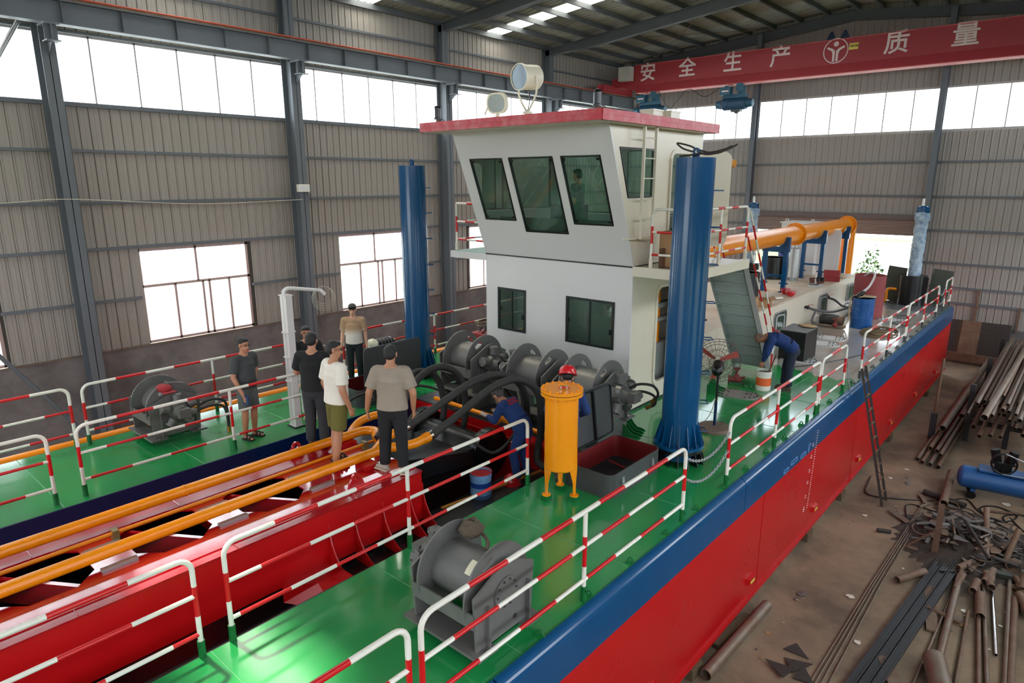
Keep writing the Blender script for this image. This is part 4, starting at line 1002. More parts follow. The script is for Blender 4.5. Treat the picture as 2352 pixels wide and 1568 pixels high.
# =================================================================== orange filter vessel on three legs
t = thing('filter_vessel', 'upright orange filter vessel on three legs with a bolted lid', 'filter', (-5.03, 6.78, DZ))
m = MB(); m.cyl((0, 0, .46), (0, 0, 1.5), .225, n=36); m.lathe([(.0, .38), (.12, .4), (.21, .44), (.225, .46)], n=36); m.build('shell', YELLOW, t, world=False)
m = MB(); m.cyl((0, 0, 1.49), (0, 0, 1.525), .285, n=40); m.build('shell_flange', YELLOW, t, world=False)
m = MB(); m.cyl((0, 0, 1.525), (0, 0, 1.535), .276, n=40); m.build('gasket', BLACK, t, world=False)
m = MB(); m.cyl((0, 0, 1.535), (0, 0, 1.575), .285, n=40); lid = m.build('lid', YELLOW, t, world=False)
for k in range(16):
    a = 2*PI*k/16; m = MB(); m.cyl((.254*math.cos(a), .254*math.sin(a), 1.575), (.254*math.cos(a), .254*math.sin(a), 1.595), .017, n=6); m.cyl((.254*math.cos(a), .254*math.sin(a), 1.46), (.254*math.cos(a), .254*math.sin(a), 1.58), .012, n=6); m.build('lid_bolt', YELLOW, lid, world=False)
m = MB(); m.torus((0, 0, 1.58), .045, .011, 'y', 12, 6, a0=0, a1=PI); m.build('lid_eye', YELLOW, lid, world=False)
for k, a in enumerate((-1.97, .12, 2.22)):
    m = MB(); c = Vector((math.cos(a), math.sin(a), 0)); e = Vector((-c.y, c.x, 0)); V = []
    for (z, w) in ((.56, .55), (.44, .42), (.26, .17), (.06, .11)):
        for rr_ in (.228, .214):
            for s_ in (-1, 1): V.append(Vector((rr_*math.cos(a+s_*w), rr_*math.sin(a+s_*w), z)))
    m.add(V, [(4*i, 4*i+1, 4*i+5, 4*i+4) for i in range(3)]+[(4*i+2, 4*i+6, 4*i+7, 4*i+3) for i in range(3)]+[(4*i, 4*i+4, 4*i+6, 4*i+2) for i in range(3)]+[(4*i+1, 4*i+3, 4*i+7, 4*i+5) for i in range(3)]); m.build('leg', YELLOW, t, world=False)
    m = MB(); m.cyl(c*.22+Vector((0, 0, .07)), c*.22+Vector((0, 0, .085)), .06, n=18); m.build('foot_pad', YELLOW, t, world=False)
    m = MB(); p = c*.22; m.box(p.x-.055, p.y-.055, 0, p.x+.055, p.y+.055, .07); m.build('foot_block', GREENP, t, world=False)
t = thing('shackle', 'galvanized shackle with red pin lying on the orange filter lid', 'shackle', (-4.97, 6.74, DZ+1.59), 0.6)
m = MB(); m.torus((0, 0, .014), .04, .013, 'z', 14, 8, a0=0, a1=PI, sx=1, sy=1.6); m.cyl((-.04, -.02, .014), (-.04, .0, .014), .02, n=10); m.cyl((.04, -.02, .014), (.04, .0, .014), .02, n=10); m.build('bow', CHROME, t, world=False)
m = MB(); m.cyl((-.065, -.01, .014), (.075, -.01, .014), .011, n=10); m.build('pin', RRED, t, world=False)

# =================================================================== hatches with raised lids
def hatch(x0, x1, y0, y1, lx, ly0, ly1, label, lean_):
    t = thing('deck_hatch', label, 'hatch', ((x0+x1)/2, (y0+y1)/2, DZ), group='open deck hatches')
    m = MB(); m.plate(rrect(x0, y0, x1, y1, .12), [rrect(x0+.012, y0+.012, x1-.012, y1-.012, .11)[::-1]], DZ, DZ+.35, 'z'); m.build('coaming', DGREY, t)
    m = MB(); m.plate(rrect(x0+.013, y0+.013, x1-.013, y1-.013, .11), [rrect(x0+.02, y0+.02, x1-.02, y1-.02, .1)[::-1]], DZ-.0, DZ+.345, 'z'); m.build('coaming_lining', mat('oxide_red', (110, 24, 26), 0.5), t)
    m = MB(); m.plate(rrect(x0+.02, y0+.02, x1-.02, y1-.02, .1), [], DZ+.003, DZ+.008, 'z'); m.build('hatch_shade_plate', mat('hatch_shade_paint', (14, 6, 6), 0.9), t)  # near-black plate over the deck, painted as the shade down the hatch
    m = MB(); m.bar((x0+.5*(x1-x0), y0+.75*(y1-y0), DZ+.01), (x0+.3*(x1-x0), y0+.6*(y1-y0), DZ+.16), .05, .02); m.build('inner_ladder', mat('oxide_red', (110, 24, 26)), t)
    H = .84; m = MB(); m.plate(rrect(ly0, DZ+.34, ly1, DZ+.34+H, .1), [], -.008, .008, 'x'); k0 = 0
    m.xf(Matrix.Translation((lx, 0, 0))); m.v = [(v[0]+lean_*(v[2]-DZ-.34), v[1], v[2]) for v in m.v]; l = m.build('lid', DGREY, t)
    s_ = 1 if lean_ < 0 else -1
    m = MB(); rim = rrect(ly0+.03, DZ+.37, ly1-.03, DZ+.31+H, .08); m.tube([(lx+s_*.02+lean_*(p[1]-DZ-.34), p[0], p[1]) for p in rim+rim[:1]], .014, 6); m.build('lid_seal', BLACK, l)
    m = MB(); ym = (ly0+ly1)/2; m.hexa([(lx+s_*.01, ym-.02, DZ+.38), (lx+s_*.04, ym-.02, DZ+.38), (lx+s_*.04, ym+.02, DZ+.38), (lx+s_*.01, ym+.02, DZ+.38)] + [(lx+s_*.01+lean_*.75, ym-.02, DZ+1.13), (lx+s_*.04+lean_*.75, ym-.02, DZ+1.13), (lx+s_*.04+lean_*.75, ym+.02, DZ+1.13), (lx+s_*.01+lean_*.75, ym+.02, DZ+1.13)]); m.build('lid_rib', BLACK, l)
    xo = x1 if s_ > 0 else x1
    for y in (y0+.28, y1-.28):
        m = MB(); m.box(xo, y-.025, DZ+.16, xo+.02, y+.025, DZ+.26); m.tube([(xo+.02, y-.03, DZ+.2), (xo+.025, y-.04, DZ+.1), (xo+.025, y+.04, DZ+.1), (xo+.02, y+.03, DZ+.2), (xo+.02, y-.03, DZ+.2)], .006, 5); m.build('toggle_clip', GALV, t)
    return t
hatch(-5.25, -4.42, 7.12, 8.5, -5.32, 7.5, 8.58, 'open deck hatch with dark red inside, between the orange filter and the right pile', -.12)
hatch(-10.98, -10.12, 7.15, 8.6, -10.06, 7.24, 8.66, 'open deck hatch with raised grey lid behind the man in the grey polo', .02)

# =================================================================== white davit post on the port deck
t = thing('davit_post', 'white steel post with a bent arm on the port deck beside the standing men', 'post', (-10.24, 5.86, DZ))
for dx in (-.05, .05):
    m = MB(); m.box(dx-.045, -.06, .02, dx+.045, .06, 2.36); m.box(dx-.045+.01, -.061, .02, dx+.045-.01, -.0605, 2.36); m.build('channel', WHITE, t, world=False)
for z in (.02, .85, 1.28, 1.72, 2.36):
    m = MB(); 
    if z in (.02, 2.36): m.box(-.11, -.08, z, .11, .08, z+.015)
    else: m.lathe([(.0, z), (.12, z), (.12, z+.012), (0, z+.012)], n=16)
    m.build('plate', WHITE, t, world=False)
m = MB(); m.box(-.13, -.1, 0, .13, .1, .018); m.build('foot', BLACK, t, world=False)
m = MB(); m.tube([(-.03, -.02, 2.37), (-.03, -.02, 2.43)] + bez([(-.03, -.02, 2.43), (-.02, .04, 2.47), (0, .12, 2.47), (.0, .6, 2.38), (.02, .68, 2.36), (.04, .74, 2.29)], 5), .032, 10); m.build('arm', WHITE, t, world=False)
m = MB(); rr = random.Random(5)
for k in range(4): m.torus((.03, .72, 2.28-.02*k), .16+.02*k, .004, (Vector((.3, .9, .1)), Vector((.1, -.2, 1))), 24, 4)
m.build('wire_coil', mat('pale_wire', (196, 192, 176), 0.5), t, world=False)
# orange pontoon pipe lying outside the port edge
pipe_thing('outboard_pipe', [(-12.42, -2, 2.36), (-12.42, 20, 2.36)], .11, ORANGE, 'long orange pipe lying outside the port deck edge', 'pipe', None, 16)

# brass-ended hydraulic hoses on two of the winches
for k, (p, l) in enumerate((([(-5.42, 9.02, 3.34), (-5.2, 9.05, 3.5), (-4.98, 9.15, 3.5), (-4.9, 9.2, 3.36), (-5.0, 9.2, 3.2)], 'upper black hose looping from the rightmost big winch motor'), ([(-5.45, 9.1, 3.25), (-5.2, 9.15, 3.36), (-5.0, 9.25, 3.3), (-4.98, 9.26, 3.16), (-5.1, 9.22, 3.08)], 'lower black hose looping from the rightmost big winch motor'), ([(-11.0, 4.42, 3.0), (-10.95, 4.7, 3.08), (-10.93, 4.92, 3.02), (-10.93, 4.97, 2.8), (-10.93, 4.97, 2.48)], 'left black hose bending down from the port winch to the deck'), ([(-10.95, 4.36, 2.93), (-10.88, 4.66, 3.0), (-10.85, 4.86, 2.95), (-10.85, 4.92, 2.75), (-10.85, 4.92, 2.48)], 'right black hose bending down from the port winch to the deck'))):
    t = thing('hydraulic_hose', l, 'hose', p[0], group='brass-ended winch hoses')
    m = MB(); m.tube(bez(p, 8), .022, 10); m.build('hose', RUBBER, t)
    a, b_ = Vector(p[0]), Vector(p[1]); d = (b_-a).normalized()
    m = MB(); m.cyl(a-d*.02, a+d*.07, .03, n=10); m.build('brass_end', BRASS, t)
    a, b_ = Vector(p[-1]), Vector(p[-2]); d = (b_-a).normalized()
    m = MB(); m.cyl(a-d*.02, a+d*.08, .03, n=10); m.build('brass_end', BRASS, t)

# =================================================================== stairs from the starboard wing to the deck
GST = mat('pale_grey_stair_paint', (150, 160, 156), 0.45)
t = thing('deck_stairs', 'pale grey steel stairs from the wheelhouse wing down to the deck', 'stairs', (-5.44, 13.7, DZ))
SA, SB = Vector((0, 12.72, 5.05)), Vector((0, 14.62, 2.5))
for x, mt in ((-5.82, GST), (-5.06, mat('stringer_dark', (104, 104, 100), 0.5))):
    m = MB(); m.plate([(12.62, 5.1), (12.86, 5.1), (14.78, 2.46), (14.5, 2.46)], [], x-.012, x+.012, 'x'); m.build('stringer', mt, t)
for k in range(10):
    p = SA.lerp(SB, (k+.4)/10); dy = .19; dz = .255
    m = MB(); m.box(-5.81, p.y-.09, p.z-.012, -5.07, p.y+.2, p.z); m.add([(-5.81, p.y-.02, p.z), (-5.07, p.y-.02, p.z), (-5.07, p.y-.10, p.z+dz-.012), (-5.81, p.y-.10, p.z+dz-.012), (-5.81, p.y-.01, p.z), (-5.07, p.y-.01, p.z), (-5.07, p.y-.09, p.z+dz-.012), (-5.81, p.y-.09, p.z+dz-.012)], [(0,1,2,3),(4,5,6,7),(0,1,5,4),(2,3,7,6),(0,3,7,4),(1,2,6,5)]); m.build('step', GST, t)
for x in (-5.82, -5.06):
    m = MB(); m.tube([(x, 12.8, 6.15), (x, 14.75, 3.35), (x, 14.72, 2.5)], .02, 8, stripe=(.35, [0, 1])); m.build('handrail', RM, t)
    m = MB(); m.tube([(x, 12.78, 5.65), (x, 14.74, 2.95)], .017, 8, stripe=(.35, [1, 0])); m.build('lower_handrail', RM, t)

# =================================================================== discharge pipe on its trestles
t = thing('discharge_pipe', 'large orange discharge pipe with bolted flanges on blue trestles', 'pipe', (-7.25, 20, 3.4))
PX, PZ, PR = -7.25, 5.04, .265
m = MB(); m.cyl((PX, 13.2, PZ), (PX, 22.2, PZ), PR, n=36); m.build('fore_length', ORANGE, t)
m = MB(); m.cyl((PX, 22.2, PZ), (PX, 28.0, PZ), PR, n=36); m.build('aft_length', ORANGE, t)
for y in (22.2, 28.0):
    m = MB(); m.cyl((PX, y-.035, PZ), (PX, y+.035, PZ), .36, n=40); f = m.build('flange', ORANGE, t)
    for k in range(16):
        a = 2*PI*k/16; m = MB(); m.cyl((PX+.32*math.cos(a), y-.055, PZ+.32*math.sin(a)), (PX+.32*math.cos(a), y+.055, PZ+.32*math.sin(a)), .015, n=6); m.build('bolt', mat('dark_orange_bolt', (150, 86, 20), 0.5), f)
m = MB(); m.tube([(PX, 28.0, PZ)] + [(PX, 28.05+.35*math.sin(a), PZ-.35*(1-math.cos(a))) for a in [PI/2*i/6 for i in range(7)]] + [(PX, 28.4, 1.0)], PR*.95, 24); m.build('down_leg', ORANGE, t)
m = MB(); m.cyl((PX-.55, 27.2, 2.5), (PX-.55, 27.2, 4.75), .22, n=24); m.build('riser', ORANGE, t)
for i, (y, zb) in enumerate(((20.6, 3.38), (24.2, 3.38), (27.0, 2.45))):
    t = thing('pipe_trestle', 'blue steel trestle carrying the orange pipe, %s' % ('nearest the stairs', 'beside the silver silencer', 'farthest, at the stern')[i], 'trestle', (PX, y, zb), group='blue pipe trestles')
    arc = [(PX+(PR+.015)*math.cos(a), PZ+(PR+.015)*math.sin(a)) for a in [-.02-PI*j/14*.99 for j in range(15)]]
    m = MB(); m.plate([(PX-.4, PZ-.02), (PX-.4, PZ-.42), (PX+.4, PZ-.42), (PX+.4, PZ)] + arc, [], y-.02, y+.02, 'y'); m.build('saddle', BLUE, t)
    m = MB(); m.box(PX+.3, y-.06, PZ-.4, PX+.41, y+.06, PZ+.02); m.box(PX-.41, y-.06, PZ-.4, PX-.3, y+.06, PZ-.02); m.box(PX-.4, y-.06, PZ-.44, PX+.4, y+.06, PZ-.4); m.build('saddle_rim', BLUE, t)
    for s_ in (-1, 1):
        m = MB(); m.box(PX+s_*.31-.06, y-.06, zb+.02, PX+s_*.31+.06, y+.06, PZ-.44); m.build('leg', BLUE, t)
        m = MB(); m.box(PX+s_*.31-.11, y-.11, zb, PX+s_*.31+.11, y+.11, zb+.02); m.build('foot', BLUE, t)
        m = MB(); m.box(PX+s_*.31-.13, y-.02, zb+.25, PX+s_*.31+.13, y+.02, zb+.29); m.build('clip', BLUE, t)
    m = MB(); m.bar((PX-.3, y, zb+.5), (PX+.3, y, zb+.5), .04, .06); m.build('brace', BLUE, t)
# silencer
t = thing('exhaust_silencer', 'silver exhaust silencer standing on the engine house roof', 'silencer', (-7.57, 23.3, 3.38))
m = MB(); m.lathe([(.1, .1), (.19, .12), (.19, 1.1), (.17, 1.12), (.09, 1.13)], n=28); m.build('body', GALV, t, world=False)
m = MB(); m.lathe([(.2, 0), (.2, .04), (.1, .05), (.1, .12)], n=24); m.build('base_flange', GALV, t, world=False)
m = MB(); m.tube(bez([(0, 0, 1.1), (0, 0, 1.25), (-.08, -.08, 1.36), (-.22, -.2, 1.4)], 5), .085, 14); m.build('outlet', GALV, t, world=False)
def drum(name, label, loc, r, h, mt, cat, rim=True, group=None, openm=None):
    t = thing(name, label, cat, loc, group=group)
    if openm:
        m = MB(); m.pipe((0, 0, 0), (0, 0, h), r, .012, 32); m.cyl((0, 0, 0), (0, 0, .02), r-.01, n=32); m.build('shell', mt, t, world=False)
        m = MB(); m.cyl((0, 0, h*.8), (0, 0, h*.8+.005), r-.012, n=32); m.build('contents', openm, t, world=False)
    else:
        m = MB(); m.cyl((0, 0, .02), (0, 0, h-.02), r, n=32); m.build('shell', mt, t, world=False)
        m = MB(); m.lathe([(0, h-.02), (r-.02, h-.02), (r-.015, h), (r+.006, h), (r+.006, h-.03)], n=32); m.build('top', mt, t, world=False)
    if rim:
        for z in (h*.34, h*.37, h*.62, h*.65, h*.8, h*.83):
            m = MB(); m.torus((0, 0, z), r+.001, .009, 'z', 32, 6); m.build('rolling_hoop', mt, t, world=False)
        m = MB(); m.torus((0, 0, .012), r, .012, 'z', 32, 6); m.build('bottom_rim', mt, t, world=False)
    return t
DRB = mat('drum_blue', (22, 84, 150), 0.3)
drum('oil_drum', 'blue steel oil drum with hoses on top standing on the grey aft deck', (-4.82, 21.36, DZ), .29, .9, DRB, 'drum')
drum('mixing_tank', 'tall open dull red steel tank behind the blue oil drum', (-5.15, 23.3, DZ), .45, 1.35, mat('oxide_tank', (140, 58, 58), 0.6), 'tank', False, None, mat('tank_dark_red', (120, 30, 34), 0.6))
drum('air_filter_drum', 'squat black air filter housing on the engine house roof behind the stairs', (-7.5, 19.2, 3.38), .33, .72, BLACK, 'filter', False)
drum('air_filter_drum', 'black air filter housing seen between the legs of the nearest blue trestle', (-8.3, 23.4, 3.38), .38, .75, BLACK, 'filter', False)
drum('blue_barrel', 'deep blue barrel left of the silver silencer', (-8.25, 24.6, 3.38), .3, .8, mat('barrel_blue', (26, 40, 130), 0.35), 'drum')
m = MB(); m.tube(bez([(-4.95, 21.2, 3.36), (-4.75, 21.1, 3.42), (-4.55, 21.3, 3.4), (-4.6, 21.6, 3.38), (-4.9, 21.6, 3.38), (-5.1, 21.4, 3.38), (-5.15, 21.2, 3.2), (-5.12, 21.1, 2.7), (-5.2, 20.8, 2.48)], 8), .022, 8)
m.solo('drum_hose', mat('beige_hose', (176, 158, 128), 0.6), 'beige hose coiled over the blue oil drum', 'hose')
m = MB(); m.cyl((-5.0, 21.2, 3.36), (-4.9, 21.3, 3.48), .08, n=14); m.cyl((-4.95, 21.25, 3.45), (-4.85, 21.4, 3.5), .05, n=10); m.box(-5.08, 21.1, 3.36, -4.95, 21.25, 3.4)
m.solo('drum_pump', BLACK, 'small black pump resting on the blue oil drum', 'pump')
pipe_thing('clear_hose', bez([(-5.3, 23.1, 3.75), (-5.1, 23.0, 3.9), (-4.95, 22.9, 3.85), (-4.9, 22.2, 3.6), (-4.9, 21.5, 3.5)], 8), .035, mat('clear_pvc', (190, 186, 184), 0.3), 'pale hose bent over the rim of the red tank', 'hose')
# pump set on the deck by the engine house
t = thing('transfer_pump', 'rusty transfer pump with valve and hoses on the aft deck', 'pump', (-5.55, 21.0, DZ))
m = MB(); m.cyl((-.35, .1, .18), (.15, .1, .18), .15, n=18); m.build('motor', DGREY, t, world=False)
for k in range(9):
    m = MB(); m.cyl((-.3+.05*k, .1, .18), (-.29+.05*k, .1, .18), .165, n=18); m.build('cooling_fin', DGREY, t, world=False)
m = MB(); m.cyl((.15, .1, .18), (.3, .1, .18), .13, n=16); m.box(-.35, -.05, 0, .35, .25, .03); m.build('pump_body', RUST, t, world=False)
m = MB(); m.tube([(-.5, -.25, .06), (.3, -.28, .06), (.45, -.2, .06)], .035, 10); m.build('suction_pipe', RUST2, t, world=False)
m = MB(); m.sphere((.18, -.28, .1), .08, n=12, m=8); m.cyl((.18, -.28, .1), (.18, -.28, .26), .03, n=8); m.torus((.18, -.28, .27), .07, .012, 'z', 16, 6); m.build('gate_valve', mat('valve_red', (120, 44, 40), 0.6), t, world=False)
for p, l in (([(-6.28, 20.9, 2.95), (-6.0, 20.9, 2.9), (-5.6, 21.2, 2.85), (-5.2, 21.8, 3.0), (-5.05, 22.6, 3.1)], 'ribbed hose from the lower wall valve'), ([(-6.28, 22.9, 3.0), (-6.0, 22.8, 2.95), (-5.7, 22.5, 2.85), (-5.4, 22.0, 2.9)], 'ribbed hose from the upper wall valve'), ([(-6.0, 20.9, 2.88), (-6.05, 20.8, 2.6), (-5.95, 20.75, 2.52)], 'short hose stub dropping to the pump'), ([(-5.35, 21.1, 2.66), (-5.15, 21.3, 2.85), (-5.0, 21.7, 2.9)], 'grey hose from the pump up to the red tank')):
    pipe_thing('ribbed_hose', bez(p, 8), .035, mat('ribbed_grey_hose', (92, 90, 92), 0.45), l, 'hose', 'ribbed transfer hoses', 10)
for y, z, l in ((20.9, 2.95, 'black ball valve with red lever on the engine house wall, lower'), (22.9, 3.0, 'black ball valve with red lever on the engine house wall, upper')):
    t = thing('ball_valve', l, 'valve', (-6.3, y, z))
    m = MB(); m.cyl((-.03, 0, 0), (.1, 0, 0), .045, n=12); m.sphere((.06, 0, 0), .06, n=12, m=8); m.build('body', BLACK, t, world=False)
    m = MB(); m.bar((.06, 0, .07), (.2, .06, .1), .02, .01); m.build('lever', RRED, t, world=False)
# manhole covers
def manhole(x, y, rz, label, mt, lift=0.0):
    t = thing('manhole_cover', label, 'cover', (x, y, DZ+lift), rz, 'oval manhole covers')
    m = MB(); m.plate(slot(0, 0, .34, .26, 0, 10), [], .0, .025, 'z'); m.build('plate', mt, t, world=False)
    o = slot(0, 0, .34, .225, 0, 4)
    for k, p in enumerate(slot(0, 0, .34, .225, 0, 7)):
        m = MB(); m.cyl((p[0], p[1], .025), (p[0], p[1], .05), .012, n=6); m.build('stud', BLACK, t, world=False)
    for x_ in (-.22, .22):
        m = MB(); m.tube([(x_-.05, 0, .025), (x_-.05, 0, .06), (x_+.05, 0, .06), (x_+.05, 0, .025)], .009, 6); m.build('grip', BLACK, t, world=False)
MHG = mat('manhole_grey', (134, 128, 124), 0.5); MHW = mat('manhole_white', (196, 196, 194), 0.4)
manhole(-5.0, 12.74, .25, 'grey oval manhole cover on the green deck behind the fan', MHG)
manhole(-5.05, 18.45, .2, 'pale oval manhole cover on the aft deck, nearer of the two side by side', MHW)
manhole(-5.1, 19.25, .2, 'pale oval manhole cover on the aft deck, farther of the two side by side', MHW)
manhole(-4.95, 16.3, .2, 'pale oval manhole cover right of the black box', MHW)
manhole(-4.4, 23.2, .2, 'pale oval manhole cover beside the red tank', MHW)
# box, pails, valve, fan
t = thing('steel_cabinet', 'black steel box with rags on top beside the bending painter', 'cabinet', (-5.1, 16.6, DZ))
m = MB(); m.box(-.3, -.45, 0, .3, .45, .72); m.build('body', BLACK, t, world=False)
m = MB(); m.box(-.31, -.46, .72, .31, .46, .74); m.build('top', mat('worn_grey_top', (90, 90, 90), 0.5), t, world=False)
m = MB(); m.sphere((-5.0, 16.9, DZ+.76), .22, .18, .03, 12, 6); m.v = [(a+RND.uniform(-.03, .03), c+RND.uniform(-.03, .03), max(DZ+.745, z+RND.uniform(-.01, .02))) for a, c, z in m.v]
m.solo('rag', mat('dirty_tan_rag', (180, 150, 112), 0.9), 'tan rag lying on the black steel box', 'rag')
def pail(loc, r, h, bands, label, inside, handle=True):
    t = thing('paint_pail', label, 'pail', loc, RND.uniform(0, 6))
    z = 0
    for (hh, mt) in bands:
        m = MB(); m.pipe((0, 0, z), (0, 0, z+hh), r, .006, 28); m.build('body_band', mt, t, world=False); z += hh
    m = MB(); m.torus((0, 0, z), r+.002, .008, 'z', 28, 6); m.torus((0, 0, z-.06), r+.001, .006, 'z', 28, 6); m.build('rim', bands[-1][1], t, world=False)
    m = MB(); m.cyl((0, 0, .005), (0, 0, .01), r-.008, n=28); m.cyl((0, 0, h*.9), (0, 0, h*.9+.004), r-.008, n=28); m.build('paint', inside, t, world=False)
    if handle:
        m = MB(); m.torus((0, 0, h-.07), r+.01, .004, (Vector((1, 0, 0)), Vector((0, -.55, -.83))), 18, 5, a0=0, a1=PI); m.build('bail_handle', GALV, t, world=False)
    return t
pail((-4.75, 13.47, DZ), .15, .4, ((.1, RWHITE), (.17, mat('pail_orange', (226, 100, 44), 0.5)), (.13, RWHITE)), 'white and orange paint pail the bending worker stirs', mat('dark_paint_skin', (40, 44, 44), 0.4), False)
PB = mat('pail_blue', (120, 170, 214), 0.4)
tp = pail((-6.5, 6.72, 2.0), .165, .4, ((.06, mat('pail_dark', (70, 100, 140), 0.4)), (.12, PB), (.08, mat('pail_navy_band', (30, 70, 150), 0.4)), (.14, PB)), 'light blue paint pail with red paint inside on the well platform', mat('wet_red_paint', (190, 24, 30), 0.15))
m = MB(); m.torus((0, 0, .4), .166, .01, 'z', 28, 6); m.build('red_rim', RRED, tp, world=False)
pipe_thing('stir_stick', [(-4.72, 13.5, DZ+.2), (-4.6, 13.62, DZ+.72)], .013, mat('stick_brown', (90, 50, 40), 0.7), 'stirring stick standing in the orange and white pail', 'stick')
t = thing('gate_valve', 'small dark red gate valve standing on the green deck', 'valve', (-5.34, 13.49, DZ), .4)
m = MB(); m.cyl((-.16, 0, .09), (.16, 0, .09), .06, n=14); m.sphere((0, 0, .12), .085, .07, .1, 14, 8); m.cyl((-.17, 0, .09), (-.14, 0, .09), .09, n=16); m.cyl((.14, 0, .09), (.17, 0, .09), .09, n=16); m.build('body', mat('valve_red', (120, 44, 40)), t, world=False)
m = MB(); m.cyl((0, 0, .2), (0, 0, .33), .03, n=10); m.build('stem', mat('valve_red', (120, 44, 40)), t, world=False)
m = MB(); m.torus((0, 0, .33), .07, .012, 'z', 16, 6); m.bar((-.07, 0, .33), (.07, 0, .33), .015, .012); m.build('handwheel', mat('valve_red', (120, 44, 40)), t, world=False)
pipe_thing('elbow_pipe', bez([(-5.2, 13.5, DZ+.09), (-5.05, 13.45, DZ+.09), (-4.98, 13.4, DZ+.05), (-4.97, 13.38, DZ)], 5), .04, GREENP, 'green pipe elbow leaving the small red valve', 'pipe')
t = thing('pedestal_fan', 'black industrial pedestal fan with wire cage and red blades on the deck', 'fan', (-4.52, 10.6, DZ), 0)
m = MB(); m.lathe([(0, 0), (.3, 0), (.3, .03), (.27, .06), (.06, .08), (0, .08)], n=32); m.build('base', mat('fan_base_brown', (112, 94, 82), 0.7), t, world=False)
m = MB(); m.cyl((0, 0, .07), (0, 0, .5), .026, n=12); m.build('lower_tube', NAVY, t, world=False)
m = MB(); m.cyl((0, 0, .5), (0, 0, 1.05), .02, n=12); m.build('upper_tube', BLACK, t, world=False)
m = MB(); m.cyl((.02, -.1, 1.1), (-.06, .12, 1.14), .1, n=18); m.sphere((.02, -.1, 1.1), .1, n=16, m=8); m.build('motor', BLACK, t, world=False)
fax = Vector((-.5, .84, .22)).normalized(); fa = fax.cross(Vector((0, 0, 1))).normalized(); fb_ = fa.cross(fax); fc = Vector((-.06, .12, 1.14))+fax*.08
CAGE = mat('cage_wire_brown', (96, 84, 78), 0.6, metal=0.4)
m = MB()
for rr_, dd in ((.4, 0.03), (.28, -.02), (.15, -.04), (.4, .13), (.28, .16), (.15, .18)): m.torus(fc+fax*dd, rr_, .005, (fa, fb_), 36, 5)
for k in range(28):
    a = 2*PI*k/28; d = fa*math.cos(a)+fb_*math.sin(a)
    m.tube([fc-fax*.045+d*.05, fc-fax*.02+d*.28, fc+fax*.03+d*.4, fc+fax*.13+d*.4, fc+fax*.16+d*.28, fc+fax*.185+d*.05], .0025, 4)
m.build('wire_cage', CAGE, t, world=False)
for k in range(3):
    a = 2*PI*k/3+.4; d = fa*math.cos(a)+fb_*math.sin(a); e = fa*-math.sin(a)+fb_*math.cos(a); c = fc+fax*.08
    m = MB(); m.add([c+d*.05-e*.025-fax*.01, c+d*.05+e*.025+fax*.01, c+d*.36+e*.06+fax*.03, c+d*.37-e*.05-fax*.03], [(0, 1, 2, 3)]); m.build('blade', mat('blade_red', (168, 60, 48), 0.5), t, world=False)
m = MB(); m.tube(bez([(0, 0, .62), (-.05, -.1, .3), (-.2, -.15, .05), (-.3, .05, .01), (-.15, .3, .01), (.1, .2, .09), (.15, -.1, .085)], 8), .006, 5); m.build('cord', mat('brown_cord', (120, 96, 72), 0.7), t, world=False)
# curved green cable guides on the deck
for (x, y, rz, l) in ((-5.55, 9.55, .3, 'row of curved green guide plates beside the rightmost big winch'), (-5.45, 12.75, .3, 'row of curved green guide plates behind the fan')):
    t = thing('guide_plates', l, 'guide', (x, y, DZ), rz, 'curved green guides')
    for k in range(4):
        m = MB(); m.plate([(-.14, 0), (.22, 0), (.16, .04), (.06, .06), (.0, .12), (-.05, .2), (-.1, .22), (-.14, .18)], [], k*.13-.27, k*.13-.26, 'y'); m.build('curved_plate', GREENP, t, world=False)
    m = MB(); m.box(-.16, -.32, 0, -.13, .2, .2); m.build('back_plate', GREENP, t, world=False)
# coil of rope / nets and cables on the aft deck
m = MB()
for k in range(16):
    r_ = .15+.02*k+RND.uniform(-.02, .02); m.torus((-4.2+RND.uniform(-.05, .05), 20.9+RND.uniform(-.05, .05), DZ+.02+.012*(16-k)*.6), r_, .018, 'z', 26, 5, sx=1, sy=1.7)
m.solo('rope_coil', mat('old_rope', (120, 104, 80), 0.95), 'flattened coil of old rope on the aft deck beside the blue drum', 'rope')
pipe_thing('deck_cable', bez([(-3.9, 18.0, DZ+.012), (-4.2, 17.0, DZ+.012), (-4.6, 16.0, DZ+.012), (-5.0, 15.3, DZ+.012)], 8), .012, BLACK, 'black cable lying across the grey deck near the painter', 'cable', None, 6)
pipe_thing('deck_cable', bez([(-4.6, 23.8, DZ+.012), (-4.1, 24.4, DZ+.012), (-4.4, 23.4, DZ+.012), (-3.9, 23.3, DZ+.012), (-4.3, 22.7, DZ+.012), (-3.8, 22.4, DZ+.012), (-4.0, 22.0, DZ+.012)], 8), .012, mat('grey_cable', (70, 70, 72), 0.6), 'grey cable lying in zigzags on the far deck', 'cable', None, 6)
